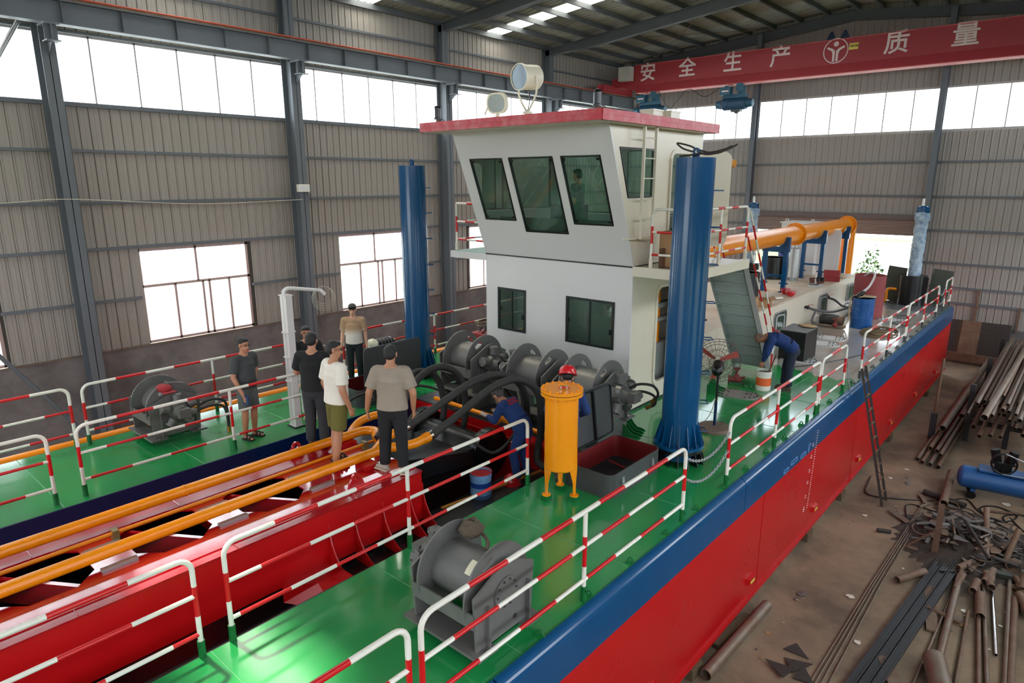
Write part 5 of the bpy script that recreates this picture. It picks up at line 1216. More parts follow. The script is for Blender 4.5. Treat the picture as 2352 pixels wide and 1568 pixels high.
# clutter on the engine house roof
def helmet(loc, rz, label, upside=False, tilt=0.0):
    t = thing('safety_helmet', label, 'helmet', loc, rz, 'red safety helmets'); s_ = -1 if upside else 1
    pr = [(.135, 0), (.14, .03), (.135, .07), (.115, .115), (.075, .148), (.03, .16), (0, .161)]
    if upside: pr = [(r_, .161-h) for r_, h in pr]
    HM = mat('helmet_red', (200, 26, 36), 0.22, coat=.3)
    m = MB(); m.lathe(pr if not upside else pr, n=24); m.build('shell', HM, t, world=False)
    z = 0 if not upside else .161
    m = MB(); m.plate([(p[0], p[1]*1.12) for p in circ(0, 0, .152, 26)], [circ(0, 0, .13, 26)[::-1]], z-.004, z+.004, 'z'); m.box(-.07, .14, z-.004, .07, .2, z+.004); m.build('brim', HM, t, world=False)
    m = MB(); m.tube([(0, -.13, .05), (0, -.08, .142), (0, 0, .163), (0, .08, .142), (0, .13, .05)] if not upside else [(0, -.13, .11), (0, -.08, .02), (0, 0, 0), (0, .08, .02), (0, .13, .11)], .012, 6); m.build('ridge', HM, t, world=False)
    return t
helmet((-6.75, 20.3, 3.38), .4, 'red safety helmet nearer the blue trestle leg on the roof', True)
helmet((-6.5, 20.0, 3.38), 1.2, 'red safety helmet with yellow badge lying on the roof near its edge', True)
helmet((-6.42, 7.35, 2.0), 2.5, 'red safety helmet lying on the dark well platform')
def carton(name, loc, sx, sy, sz, rz, label, opened=False, mt=CARD):
    t = thing(name, label, 'box', loc, rz, 'cardboard boxes')
    m = MB(); m.plate([(-sx/2, -sy/2), (sx/2, -sy/2), (sx/2, sy/2), (-sx/2, sy/2)], [[(-sx/2+.01, -sy/2+.01), (-sx/2+.01, sy/2-.01), (sx/2-.01, sy/2-.01), (sx/2-.01, -sy/2+.01)]], 0, sz, 'z'); m.box(-sx/2, -sy/2, 0, sx/2, sy/2, .01); m.build('carton_body', mt, t, world=False)
    if opened:
        for s_ in (-1, 1):
            m = MB(); m.hexa([(s_*sx/2, -sy/2, sz), (s_*(sx/2+.12), -sy/2, sz+.04), (s_*(sx/2+.12), sy/2, sz+.04), (s_*sx/2, sy/2, sz)] + [(s_*sx/2, -sy/2, sz+.006), (s_*(sx/2+.12), -sy/2, sz+.046), (s_*(sx/2+.12), sy/2, sz+.046), (s_*sx/2, sy/2, sz+.006)]); m.build('flap', mt, t, world=False)
    else:
        for s_ in (-1, 1):
            m = MB(); m.box(min(0, s_*sx/2), -sy/2, sz, max(0, s_*sx/2)-.002*s_, sy/2, sz+.006); m.build('flap', mt, t, world=False)
        m = MB(); m.box(-.03, -sy/2-.001, sz*.55, .03, -sy/2+.001, sz+.007); m.box(-.03, -sy/2, sz+.006, .03, sy/2, sz+.0075); m.build('tape', mat('packing_tape', (190, 160, 120), 0.3), t, world=False)
    return t
carton('cardboard_box', (-6.7, 17.3, 3.38), .45, .4, .3, .2, 'cardboard box on the engine house roof just right of the stairs')
carton('cardboard_box', (-6.55, 18.0, 3.38), .35, .5, .18, .5, 'open flat cardboard box with small parts beside the helmets', True)
carton('cardboard_box', (-5.55, 10.85, 5.21), .5, .45, .62, .1, 'tall taped cardboard box on the starboard wing behind the blue pile')
m = MB(); m.sphere((-5.5, 10.85, 5.88), .17, .14, .07, 12, 8); m.v = [(a+RND.uniform(-.03, .03), c+RND.uniform(-.03, .03), max(5.842, z)) for a, c, z in m.v]
m.solo('jacket', mat('dark_jacket', (40, 38, 36), 0.9), 'dark crumpled jacket on the tall cardboard box', 'clothing')
m = MB(); m.box(-5.72, 10.5, 5.22, -5.66, 10.95, 5.55); m.solo('wooden_board', mat('dark_wood', (96, 66, 44), 0.8), 'small dark wooden board leaning by the cardboard box on the wing', 'board')
RT = mat('tool_red', (150, 36, 40), 0.5)
t = thing('tool_box', 'open dark red metal tool box on the engine house roof edge', 'tool box', (-6.5, 24.0, 3.38), .3)
m = MB(); m.box(-.25, -.11, 0, .25, .11, .16); m.build('body', RT, t, world=False)
m = MB(); m.hexa([(-.25, .11, .16), (.25, .11, .16), (.25, .13, .15), (-.25, .13, .15), (-.25, .17, .36), (.25, .17, .36), (.25, .19, .35), (-.25, .19, .35)]); m.build('lid', RT, t, world=False)
t = thing('chop_saw', 'black and white cut-off saw on the engine house roof edge', 'saw', (-6.55, 22.5, 3.38), .2)
m = MB(); m.box(-.2, -.3, 0, .2, .3, .05); m.build('bed', mat('saw_white', (190, 190, 186), 0.5), t, world=False)
m = MB(); m.cyl((-.04, .1, .22), (.0, .1, .22), .17, n=24); m.build('disc_guard', RWHITE, t, world=False)
m = MB(); m.cyl((.0, .1, .22), (.22, .1, .22), .07, n=14); m.tube([(.1, -.3, .1), (-.15, -.3, .1), (-.15, -.3, .3), (.12, -.3, .3), (.1, -.3, .1)], .018, 6); m.build('motor_and_handle', BLACK, t, world=False)
m = MB(); m.lathe([(.0, 0), (.2, 0), (.26, .14), (.25, .14), (.19, .02), (0, .02)], c=(-6.75, 23.3, 3.38), n=18); m.solo('metal_basin', mat('rust_basin', (110, 56, 50), 0.6), 'rusty red basin on the engine house roof', 'basin')
m = MB(); m.sphere((-6.6, 25.1, 3.42), .28, .2, .1, 14, 8); m.v = [(a+RND.uniform(-.03, .03), c+RND.uniform(-.03, .03), max(3.385, z+RND.uniform(-.02, .03))) for a, c, z in m.v]
m.solo('dust_sheet', mat('tan_cloth', (176, 158, 130), 0.9), 'tan cloth heaped on the engine house roof near the stern', 'cloth')
m = MB(); m.bar((-6.9, 18.6, 3.4), (-6.5, 19.3, 3.44), .1, .04); m.solo('foam_strip', RWHITE, 'white foam strip lying on the roof by the cartons', 'strip')
m = MB(); m.bar((-8.2, 14.2, 3.42), (-6.6, 14.0, 3.42), .1, .06); m.solo('red_beam_offcut', RT, 'dark red steel bar on the engine house roof left of the stairs', 'bar')
for k in range(5): pipe_thing('tangled_cable', bez([(-6.7+RND.uniform(-.3, .2), 14.5+RND.uniform(-.2, .3), 3.42+.03*k), (-7.1+RND.uniform(-.3, .3), 14.9, 3.45+.03*k), (-7.4, 14.6+RND.uniform(-.2, .2), 3.44+.03*k), (-6.9, 14.3, 3.44+.03*k)], 8), .03, RUBBER, 'black cable in the tangle on the roof seen between pile and stairs', 'cable', 'tangled cables on the roof', 7)

# =================================================================== stern masts
PLW = mat('crumpled_plastic_film', (168, 186, 198), 0.3, var=0.25, scale=9, rgb2=(46, 96, 150), amount=0.32, bump=0.8, bscale=22)
def mast(x, label, y=26.75):
    t = thing('stern_mast', label, 'mast', (x, y, DZ), group='wrapped stern masts')
    m = MB(); m.cyl((0, 0, 0), (0, 0, 1.03), .42, n=32); m.build('socket_drum', BLACK, t, world=False)
    for a in (-.5, 2.64):
        m = MB(); m.box(math.cos(a)*.42-.05, math.sin(a)*.42-.05, .35, math.cos(a)*.42+.12, math.sin(a)*.42+.05, 1.0); m.build('lug', BLACK, t, world=False)
    m = MB(); V = []; n = 20; N = 26; rr = random.Random(int(-x*10))
    for j in range(N+1):
        z = 1.0+2.2*j/N
        for i in range(n): r_ = .195+rr.uniform(-.018, .022)+(.04 if j > N-4 else 0); V.append((r_*math.cos(2*PI*i/n), r_*math.sin(2*PI*i/n), z+rr.uniform(-.02, .02)))
    m.add(V, [(j*n+i, j*n+(i+1) % n, (j+1)*n+(i+1) % n, (j+1)*n+i) for j in range(N) for i in range(n)], 0, True); m.build('film_wrap', PLW, t, world=False)
    m = MB(); m.lathe([(.0, 1.0), (.16, 1.0), (.16, 3.2), (.19, 3.2), (.19, 3.38), (.13, 3.42), (0, 3.42)], n=24); m.build('cylinder', BLUE, t, world=False)
    m = MB(); m.cyl((0, 0, 3.42), (0, 0, 3.66), .09, n=18); m.build('rod_end', CHROME, t, world=False)
mast(-4.55, 'plastic-wrapped blue mast in a black socket at the stern right corner'); mast(-10.45, 'plastic-wrapped blue mast partly hidden behind the stairs rail')
for x, l in ((-5.25, 'dark leaning hatch lid left of the stern mast'), (-3.85, 'dark leaning hatch lid right of the stern mast')):
    m = MB(); m.plate([(-.3, 0), (.3, 0), (.3, 1.25), (-.3, 1.25)], [], -.02, .02, 'y'); m.xf(Matrix.Translation((x, 27.1, DZ)) @ Matrix.Rotation(-.12, 4, 'X') @ Matrix.Shear('XZ', 4, (.12, 0)) if False else Matrix.Translation((x, 27.1, DZ)) @ Matrix.Rotation(.1, 4, 'Y')); m.solo('hatch_lid_panel', mat('lid_dark_olive', (74, 78, 68), 0.3), l, 'lid', 'leaning lids at the stern')
pipe_thing('vent_pipe', [(-5.0, 26.6, DZ+.5)] + bez([(-5.0, 26.6, DZ+.5), (-5.22, 26.6, DZ+.5), (-5.3, 26.6, DZ+.42), (-5.3, 26.6, DZ+.12), (-5.4, 26.6, DZ+.02)], 5)[1:], .045, ORANGE, 'orange bent vent pipe beside the black stern socket', 'pipe', None, 12)
m = MB()
for k in range(6): m.torus((-5.7+.07*k, 26.2, DZ+.13), .12, .015, 'x', 16, 5)
m.solo('coil_spring', BLACK, 'black ribbed coil lying behind the red tank', 'coil')

# =================================================================== wheelhouse roof gear
t = thing('search_light', 'big cream cylindrical searchlight on a fork mount on the wheelhouse roof', 'lamp', (-8.5, 10.2, 7.755))
CR = mat('lamp_cream', (226, 218, 196), 0.35)
m = MB(); m.cyl((0, 0, 0), (0, 0, .2), .06, n=16); m.cyl((0, 0, .2), (0, 0, .24), .09, n=18); m.cyl((0, 0, 0), (0, 0, .03), .09, n=16); m.build('pedestal', CR, t, world=False)
ax = Vector((-.15, -.98, -.06)).normalized(); sd = ax.cross(Vector((0, 0, 1))).normalized(); upv = sd.cross(ax)
c = Vector((0, 0, .85)); m = MB()
for s_ in (-1, 1): m.tube([Vector((0, 0, .24))+sd*s_*.03, Vector((0, 0, .4))+sd*s_*.16, Vector((0, 0, .55))+sd*s_*.25, c+sd*s_*.25], .02, 6)
m.build('yoke', CR, t, world=False)
m = MB(); m.lathe([(.235, .2), (.24, .17), (.225, .16), (.225, -.2), (.2, -.23), (0, -.235)], c=c, axis=(sd, upv, ax), n=32); m.pipe(c+ax*.16, c+ax*.22, .24, .015, 32); m.build('barrel', CR, t, world=False)
m = MB(); m.lathe([(.22, .2), (.22, .205), (0, .205)], c=c, axis=(sd, upv, ax), n=32); m.build('lens', mat('lens_dark_glass', (58, 66, 70), 0.06, metal=0.6, var=0.3, scale=6), t, world=False)
m = MB(); m.tube(bez([c+upv*-.17, Vector((.05, 0, .5)), Vector((.02, .02, .35)), Vector((0, 0, .22))], 6), .01, 6); m.build('lamp_cord', BLACK, t, world=False)
t = thing('flood_lamp', 'smaller oval glass floodlamp left of the big searchlight', 'lamp', (-9.0, 9.9, 7.755))
ax = Vector((.15, -.98, -.1)).normalized(); sd = ax.cross(Vector((0, 0, 1))).normalized(); upv = sd.cross(ax); c = Vector((0, 0, .4))
m = MB(); m.cyl((0, 0, 0), (0, 0, .22), .04, n=12); m.build('stem', CR, t, world=False)
m = MB(); st = len(m.v); m.plate(rrect(-.22, -.19, .22, .19, .15), [rrect(-.19, -.16, .19, .16, .13)[::-1]], -.04, .05, 'z'); m.xf(Matrix((sd, upv, ax)).transposed().to_4x4()); m.xf(Matrix.Translation(c)); m.build('housing_rim', CR, t, world=False)
m = MB(); m.plate(rrect(-.19, -.16, .19, .16, .13), [], .02, .03, 'z'); m.xf(Matrix((sd, upv, ax)).transposed().to_4x4()); m.xf(Matrix.Translation(c)); m.build('lens', mat('lens_frosted', (196, 206, 204), 0.12, metal=0.4, var=0.1, scale=10), t, world=False)
m = MB(); m.sphere(c-ax*.1, .18, .1, .15, 16, 8); m.build('housing_back', CR, t, world=False)
m = MB(); m.bar(c+sd*.19, c+sd*.3-Vector((0, 0, .2)), .02, .03); m.build('side_arm', CR, t, world=False)
for (x, y, l) in ((-6.2, 9.15, 'black signal lantern on the front right corner of the wheelhouse roof'), (-9.82, 9.1, 'black signal lantern on the left corner of the wheelhouse roof')):
    t = thing('signal_lantern', l, 'lamp', (x, y, 7.755), group='signal lanterns')
    m = MB(); m.cyl((0, 0, 0), (0, 0, .1), .035, n=12); m.build('stem', mat('stem_brown', (90, 70, 66), 0.6), t, world=False)
    m = MB(); m.lathe([(.075, .1), (.075, .12), (.06, .13), (.06, .3), (.065, .31), (.055, .34), (.02, .35), (0, .35)], n=20); m.build('lantern_body', BLACK, t, world=False)
    m = MB(); m.tube(bez([(.05, .03, .11), (.1, .05, .09), (.14, .08, .02)], 5), .006, 5); m.build('cord', BLACK, t, world=False)
for (x, y, l) in ((-6.25, 10.95, 'cream box on the wheelhouse roof, left of the pair'), (-6.15, 11.4, 'cream box on the wheelhouse roof, right of the pair')):
    m = MB(); m.box(x-.13, y-.17, 7.755, x+.13, y+.17, 7.92); m.box(x-.14, y-.18, 7.9, x+.14, y+.18, 7.93); m.solo('roof_vent_box', CREAM, l, 'vent', 'roof vent boxes')

# =================================================================== overhead crane
CRN = mat('crane_red_hazed', (158, 46, 54), 0.5, var=0.08)  # red dulled so that distance haze is part of the paint colour
t = thing('bridge_crane', 'red overhead bridge crane girder with white Chinese lettering spanning the far bay', 'crane', (-8, 28.2, 10.6))
YA, YB = 27.95, 28.45
m = MB(); V = [(-17.6, 10.95), (-16.6, 10.62), (1.0, 10.62), (1.9, 10.95), (1.9, 11.5), (1.4, 11.8), (-16.9, 11.8), (-17.6, 11.5)]
m.plate(V, [], YA, YB, 'y'); m.build('girder', CRN, t)
m = MB(); m.box(-16.8, YA-.06, 10.6, 1.2, YB+.06, 10.63); m.box(-16.9, YA-.03, 11.8, 1.4, YB+.03, 11.82); m.build('flange_plate', mat('crane_edge', (206, 96, 92), 0.5), t)
m = MB(); m.plate([(-16.8, 10.63), (1.2, 10.63), (1.2, 10.95), (-16.8, 10.95)], [], YA-.07, YA-.001, 'y'); m.v = [(a, (c if z < 10.7 else YA-.001), z) for a, c, z in m.v]; m.build('lower_skirt', CRN, t)
m = MB(); m.box(-18.25, 26.9, 10.7, -17.9, 29.4, 11.0); m.box(-18.05, 27.8, 10.9, -17.5, 28.6, 11.3); m.build('end_carriage', CRN, t)
for y in (27.2, 29.1):
    m = MB(); m.cyl((-18.2, y, 10.77), (-18.0, y, 10.77), .14, n=18); m.build('wheel', DGREY, t)
m = MB(); m.box(-17.55, 27.55, 11.15, -16.95, 27.9, 11.75); m.build('control_box', mat('box_pale', (196, 196, 186), 0.5), t)
for x in (-8.6, -8.1):
    m = MB(); m.plate([(x-.2, 11.82), (x+.2, 11.82), (x+.05, 12.15), (x-.02, 12.15)] if x < -8.3 else [(x-.2, 11.82), (x+.2, 11.82), (x+.02, 12.15), (x-.05, 12.15)], [], YA+.2, YA+.22, 'y'); m.build('bumper_bracket', NAVY, t)
LET = mat('lettering_white', (226, 206, 204), 0.6)
def text(body, x, z, size, y, parent, mt, name='lettering', bold=0.012):
    cu = bpy.data.curves.new('text_tmp', 'FONT'); cu.body = body; cu.size = size; cu.align_x = 'CENTER'; cu.align_y = 'CENTER'; cu.extrude = 0.003; cu.offset = bold
    cu.resolution_u = 3
    o = bpy.data.objects.new('text_tmp', cu); COL.objects.link(o)
    dg = bpy.context.evaluated_depsgraph_get(); me = bpy.data.meshes.new_from_object(o.evaluated_get(dg)); bpy.data.objects.remove(o); bpy.data.curves.remove(cu)
    me.transform(PM[parent].inverted() @ Matrix.Translation((x, y, z)) @ Matrix.Rotation(PI/2, 4, 'X')); me.materials.clear(); me.materials.append(mt)
    q = bpy.data.objects.new(name, me); COL.objects.link(q); q.parent = parent; PM[q] = PM[parent]; me.name = name
    return q
for ch, x in (('安', -16.25), ('全', -14.33), ('生', -12.3), ('产', -10.36), ('质', -6.3), ('量', -4.24)):
    text(ch, x, 11.42, .82, YA-.006, t, LET)
m = MB(); m.plate(circ(-8.32, 11.42, .44, 40), [circ(-8.32, 11.42, .405, 40)[::-1]], YA-.01, YA-.002, 'y'); m.build('emblem_ring', LET, t)
m = MB(); m.plate(circ(-8.32, 11.66, .09, 20), [], YA-.01, YA-.002, 'y'); m.build('emblem_head', LET, t)
m = MB(); m.plate([(-8.34, 11.05), (-8.34, 11.42), (-8.42, 11.5), (-8.6, 11.58), (-8.64, 11.52), (-8.46, 11.42), (-8.42, 11.3), (-8.42, 11.05)], [], YA-.01, YA-.002, 'y'); m.build('emblem_figure', LET, t)
m = MB(); m.plate([(-8.3, 11.05), (-8.3, 11.42), (-8.22, 11.5), (-8.04, 11.58), (-8.0, 11.52), (-8.18, 11.42), (-8.22, 11.3), (-8.22, 11.05)], [], YA-.01, YA-.002, 'y'); m.build('emblem_figure', LET, t)
m = MB(); m.box(-8.02+.16, YA-.012, 11.4, -7.55, YA-.004, 11.62); m.build('load_plate', mat('load_plate_yellow', (226, 206, 96), 0.5), t)
text('10/10t', -7.7, 11.52, .12, YA-.018, t, mat('load_text_dark', (60, 40, 30), 0.6), bold=0.002)
HB_ = mat('hoist_blue', (30, 84, 108), 0.45, var=0.15)
def hoist(x, label, hook=None):
    t = thing('electric_hoist', label, 'hoist', (x, 28.2, 9.6), group='blue electric hoists')
    m = MB(); m.cyl((-.45, 0, .25), (.5, 0, .25), .25, n=24); m.build('drum_housing', mat('hoist_dark_blue', (30, 70, 100), 0.5), t, world=False)
    for s_ in (-1, 1):
        m = MB(); m.cyl((s_*.5-.05, 0, .25), (s_*.78, 0, .25), .2, .15, n=20); m.build('end_cover', HB_, t, world=False)
    m = MB(); m.box(-.5, -.1, .45, .5, .1, .62); m.box(-.35, -.3, .62, -.25, .3, .95); m.box(.2, -.3, .62, .3, .3, .95); m.build('trolley_frame', HB_, t, world=False)
    m = MB(); m.box(-.5, -.42, .58, -.05, -.2, .88); m.build('switch_box', HB_, t, world=False)
    m = MB(); m.box(-.42, -.424, .7, -.12, -.4205, .76); m.build('switch_box_mark', LET, t, world=False)
    m = MB(); m.cyl((.3, -.3, .72), (.3, -.3, 1.0), .14, n=16); m.build('travel_motor', HB_, t, world=False)
    m = MB(); m.cyl((.1, -.02, -.05), (.1, .04, -.05), .1, n=16); m.box(-.1, -.12, -.08, .3, .12, .02); m.build('rope_guide', DGREY, t, world=False)
    if hook:
        m = MB()
        for dx in (-.14, -.05, .05, .14): m.tube([(dx, 0, 0), (dx, 0, hook+.3)], .006, 4)
        m.build('wire_rope', mat('wire_dark', (70, 70, 74), 0.5), t, world=False)
        YH = mat('hook_yellow', (206, 140, 50), 0.5)
        for s_ in (-1, 1):
            m = MB(); m.cyl((s_*.08, 0, hook+.18), (s_*.22, 0, hook+.18), .16, n=20); m.build('sheave', YH, t, world=False)
        m = MB(); m.box(-.08, -.06, hook, .08, .06, hook+.25); m.cyl((0, 0, hook), (0, 0, hook-.12), .04, n=10); m.build('hook_block', mat('hook_brown', (120, 84, 50), 0.5), t, world=False)
        m = MB(); m.torus((0, 0, hook-.22), .09, .025, 'x', 16, 8, a0=-PI*.9, a1=PI*.5); m.build('hook', CHROME, t, world=False)
        m = MB(); m.tube(bez([(-.1, -.3, .6), (-.3, -.3, -.3), (-.2, -.3, -.9), (-.25, -.3, -1.4)], 6), .008, 4); m.build('pendant_cable', BLACK, t, world=False)
hoist(-12.2, 'blue electric hoist under the crane girder with a yellow hook block hanging below', -2.35)
hoist(-16.2, 'blue electric hoist at the left end of the crane girder behind the wheelhouse roof')
pipe_thing('festoon_cable', bez([(-15.6, 27.85, 10.6), (-15.0, 27.85, 9.85), (-14.2, 27.85, 10.55), (-13.4, 27.85, 10.2), (-12.7, 27.85, 10.5)], 8), .014, BLACK, 'black festoon cable drooping between the two hoists', 'cable', None, 5)
# floodlight on the wall column and strung wire
t = thing('wall_floodlight', 'white floodlight fixed to the column left of the second lower window', 'lamp', (-18.3, 11.35, 6.4))
m = MB(); m.box(-.06, -.19, 0, .06, .19, .22); m.build('housing', RWHITE, t, world=False)
m = MB(); m.box(.06, -.17, .03, .064, .17, .19); m.build('glass', mat('flood_glass', (210, 214, 214), 0.2), t, world=False)
m = MB(); m.tube(bez([(0, .1, 0), (.02, .15, -.08), (0, .22, -.12), (0, .25, -.25)], 5), .008, 5); m.build('cord', BLACK, t, world=False)
pipe_thing('strung_wire', bez([(-18.3, 1.0, 6.15), (-18.3, 3.8, 6.24), (-18.3, 5.2, 6.3), (-18.3, 8.2, 6.12), (-18.3, 11.3, 6.17)], 8), .01, mat('pale_wire', (196, 192, 176)), 'thin pale wire strung along the left wall columns', 'wire', None, 5)
pipe_thing('wall_brace', [(-18.5, 2.2, 4.6), (-18.5, 5.0, 0.1)], .05, STEEL, 'diagonal steel brace at the lower left of the wall', 'brace', None, 8)
pipe_thing('wall_brace', [(-18.6, 3.6, 8.2), (-18.6, 4.85, 10.3)], .05, GALV, 'pale diagonal brace in front of the clerestory at the top left', 'brace', None, 8)

# clutter behind the port rail between pile and wheelhouse
t = thing('cable_reel_cart', 'red cart heaped with cables and hoses on the port deck left of the wheelhouse wall', 'cart', (-11.3, 12.0, DZ))
m = MB(); m.box(-.35, -.3, .12, .35, .3, .5); m.build('body', mat('cart_red', (150, 40, 36), .6), t, world=False)
for x_ in (-.25, .25):
    m = MB(); m.cyl((x_-.03, -.33, .1), (x_+.03, -.33, .1), .1, n=14); m.build('wheel', BLACK, t, world=False)
for k in range(6):
    m = MB(); m.torus((RND.uniform(-.15, .15), RND.uniform(-.1, .1), .55+.06*k), RND.uniform(.15, .28), .02, (Vector((1, .2*k-.5, .2)), Vector((-.2, .8, .6-.1*k))), 22, 6); m.build('cable_loop', RND.choice((RUBBER, RUST, mat('cable_yellow', (180, 150, 60), .6))), t, world=False)
t = thing('covered_motor', 'black motor under a pale cloth by the port rail left of the blue pile', 'motor', (-11.75, 9.0, DZ))
m = MB(); m.box(-.15, -.25, 0, .15, .25, .5); m.build('stand', DGREY, t, world=False)
m = MB(); m.cyl((0, -.28, .65), (0, .25, .65), .16, n=20); m.build('motor', BLACK, t, world=False)
for k in range(4):
    m = MB(); m.torus((0, -.1+.09*k, .65), .165, .014, 'y', 20, 6); m.build('fin', DGREY, t, world=False)
m = MB(); m.sphere((0, -.25, .7), .17, .1, .14, 14, 8); m.v = [(a+RND.uniform(-.015, .015), c+RND.uniform(-.015, .015), z+RND.uniform(-.015, .015)) for a, c, z in m.v]; m.build('cloth', mat('cover_cloth', (206, 206, 186), .9), t, world=False)

# =================================================================== shop floor: ladder, pipes, scrap
RG = random.Random(11)
t = thing('leaning_ladder', 'dark steel ladder leaning against the hull side', 'ladder', (-2.5, 15, 0))
A, B_ = Vector((-2.5, 14.97, 0)), Vector((-3.17, 14.72, 2.95))
for dy in (-.18, .18):
    m = MB(); m.bar(A+Vector((0, dy, 0)), B_+Vector((0, dy*.85, 0)), .03, .05); m.build('stile', mat('ladder_dark', (52, 44, 38), 0.7), t)
for k in range(9):
    c = A.lerp(B_, .08+k*.103); m = MB(); m.bar(c+Vector((0, -.18, 0)), c+Vector((0, .18, 0)), .035, .02); m.build('rung', mat('rung_rust', (108, 82, 62), 0.7), t)
def lying_pipe(a, b_, r, label, mt=None, group=None, name='steel_pipe'):
    m = MB(); m.pipe(a, b_, r, max(.004, r*.1), 14); return m.solo(name, mt or RUST2, label, 'pipe', group)
lying_pipe((-3.1, 7.6, .09), (-3.04, 9.7, .09), .085, 'thick brown pipe lying on the floor along the hull bottom edge', RUST2)
m = MB(); m.bar((-3.28, 8.3, .04), (-3.2, 9.3, .04), .12, .08); m.solo('timber_packing', mat('timber_block', (92, 74, 52)), 'dark timber packing beside the brown pipe under the hull', 'timber')
t = thing('jack_prop', 'thin steel prop standing in a square base beside the pipe rack', 'prop', (-2.46, 19.92, 0))
m = MB(); m.box(-.07, -.07, 0, .07, .07, .7); m.build('base_tube', mat('prop_dark', (44, 44, 46), 0.6), t, world=False)
m = MB(); m.cyl((0, 0, .7), (.02, 0, 2.2), .03, n=10); m.build('rod', mat('rung_rust', (108, 82, 62)), t, world=False)
# pipe rack
t = thing('pipe_rack', 'dark steel rack loaded with rusty pipes at the right edge', 'rack', (-.8, 23.5, 0))
RK = mat('rack_dark', (40, 38, 40), 0.7)
for y in (20.3, 23.8, 27.2):
    for x in (-1.75, -.9, .1):
        m = MB(); m.box(x-.06, y-.06, 0, x+.06, y+.06, 1.55 if x != -.9 else 1.1); m.build('upright', RK, t)
    for z in (.55, 1.12):
        m = MB(); m.bar((-1.75, y, z), (.1, y, z), .08, .1); m.build('cross_beam', RK, t)
k = 0
place = []
for lay, n, z in ((0, 14, 1.23), (1, 11, 1.34), (2, 7, 1.44)):
    for i in range(n):
        x = -1.62+lay*.07+i*(1.6-lay*.14)/n+RG.uniform(-.02, .02); place.append((x, z+RG.uniform(0, .02)))
for x, z in place:
    r = RG.choice((.03, .035, .04, .045, .055)); y0 = RG.uniform(18.3, 20.2); y1 = RG.uniform(26.6, 28.6)
    lying_pipe((x, y0, z), (x+RG.uniform(-.05, .05), y1, z+RG.uniform(-.02, .05)), r, 'rusty pipe in the layered stack on the pipe rack', RG.choice((RUST, RUST2)), 'pipes stacked on the rack')
lying_pipe((-1.25, 17.9, 1.42), (-.95, 28.6, 1.75), .075, 'thickest long pipe lying on top of the rack stack', RUST2)
for i in range(8):
    x = -1.55+i*.2; lying_pipe((x, RG.uniform(18.8, 20.0), .66), (x, RG.uniform(25, 27), .68), RG.choice((.04, .05, .06)), 'rusty pipe on the lower shelf of the pipe rack', RUST, 'pipes on the lower rack shelf')
fl = [(-2.42, 17.95, .05, .045, 'leftmost'), (-2.3, 17.8, .05, .045, 'second from the left'), (-2.13, 17.75, .06, .05, 'third from the left'), (-1.95, 17.7, .06, .05, 'fourth from the left'), (-2.28, 18.6, .17, .05, 'upper left'), (-2.12, 18.5, .17, .05, 'upper middle'), (-2.0, 18.2, .19, .045, 'upper right')]
for x, y, z, r, l in fl:
    lying_pipe((x, y, z), (x+.12, 27.6+RG.uniform(-.5, .8), z+.12), r, 'long pipe in the floor bundle left of the rack, ' + l, RG.choice((RUST, RUST2)), 'long pipes on the floor')
lying_pipe((-2.2, 19.6, .42), (-2.1, 28.4, .5), .085, 'thick dark pipe on top of the long floor bundle', RUST2)
lying_pipe((-1.95, 20.8, .5), (-1.6, 23.3, .62), .06, 'short rust-orange pipe jutting between floor bundle and rack', RUST)
# air compressor
t = thing('air_compressor', 'blue horizontal air compressor tank with black pump on the floor', 'compressor', (-.6, 16.7, 0), .12)
CB = mat('compressor_blue', (34, 84, 140), 0.4, var=0.15)
m = MB(); m.cyl((-.75, 0, .42), (.9, 0, .42), .24, n=28); m.sphere((-.75, 0, .42), .12, .24, .24, 24, 12); m.sphere((.9, 0, .42), .12, .24, .24, 24, 12); m.build('tank', CB, t, world=False)
for x in (-.55, .65):
    m = MB(); m.box(x-.04, -.2, .08, x+.04, .2, .22); m.build('leg', CB, t, world=False)
    for y in (-.2, .2):
        m = MB(); m.cyl((x-.02, y-.02, .09), (x-.02, y+.02, .09), .09, n=16); m.build('wheel', BLACK, t, world=False)
m = MB(); m.box(-.5, -.2, .66, .8, .2, .69); m.build('motor_plate', CB, t, world=False)
m = MB(); m.box(-.25, -.14, .69, .05, .14, .9); m.cyl((-.2, 0, .85), (-.28, 0, 1.15), .09, n=12); m.cyl((0, 0, .85), (.06, 0, 1.15), .09, n=12); m.build('pump_block', BLACK, t, world=False)
m = MB(); m.torus((-.1, -.2, .92), .22, .02, 'y', 28, 8); m.bar((-.3, -.2, .92), (.1, -.2, .92), .03, .03); m.bar((-.1, -.2, .72), (-.1, -.2, 1.12), .03, .03); m.build('flywheel', BLACK, t, world=False)
m = MB(); m.cyl((.4, -.12, .82), (.75, -.12, .82), .12, n=18); m.build('motor', DGREY, t, world=False)
m = MB(); m.tube([(-.1, -.22, 1.15), (.55, -.22, .95), (.55, -.22, .7), (-.1, -.22, .7)], .012, 5); m.build('belt', GALV, t, world=False)
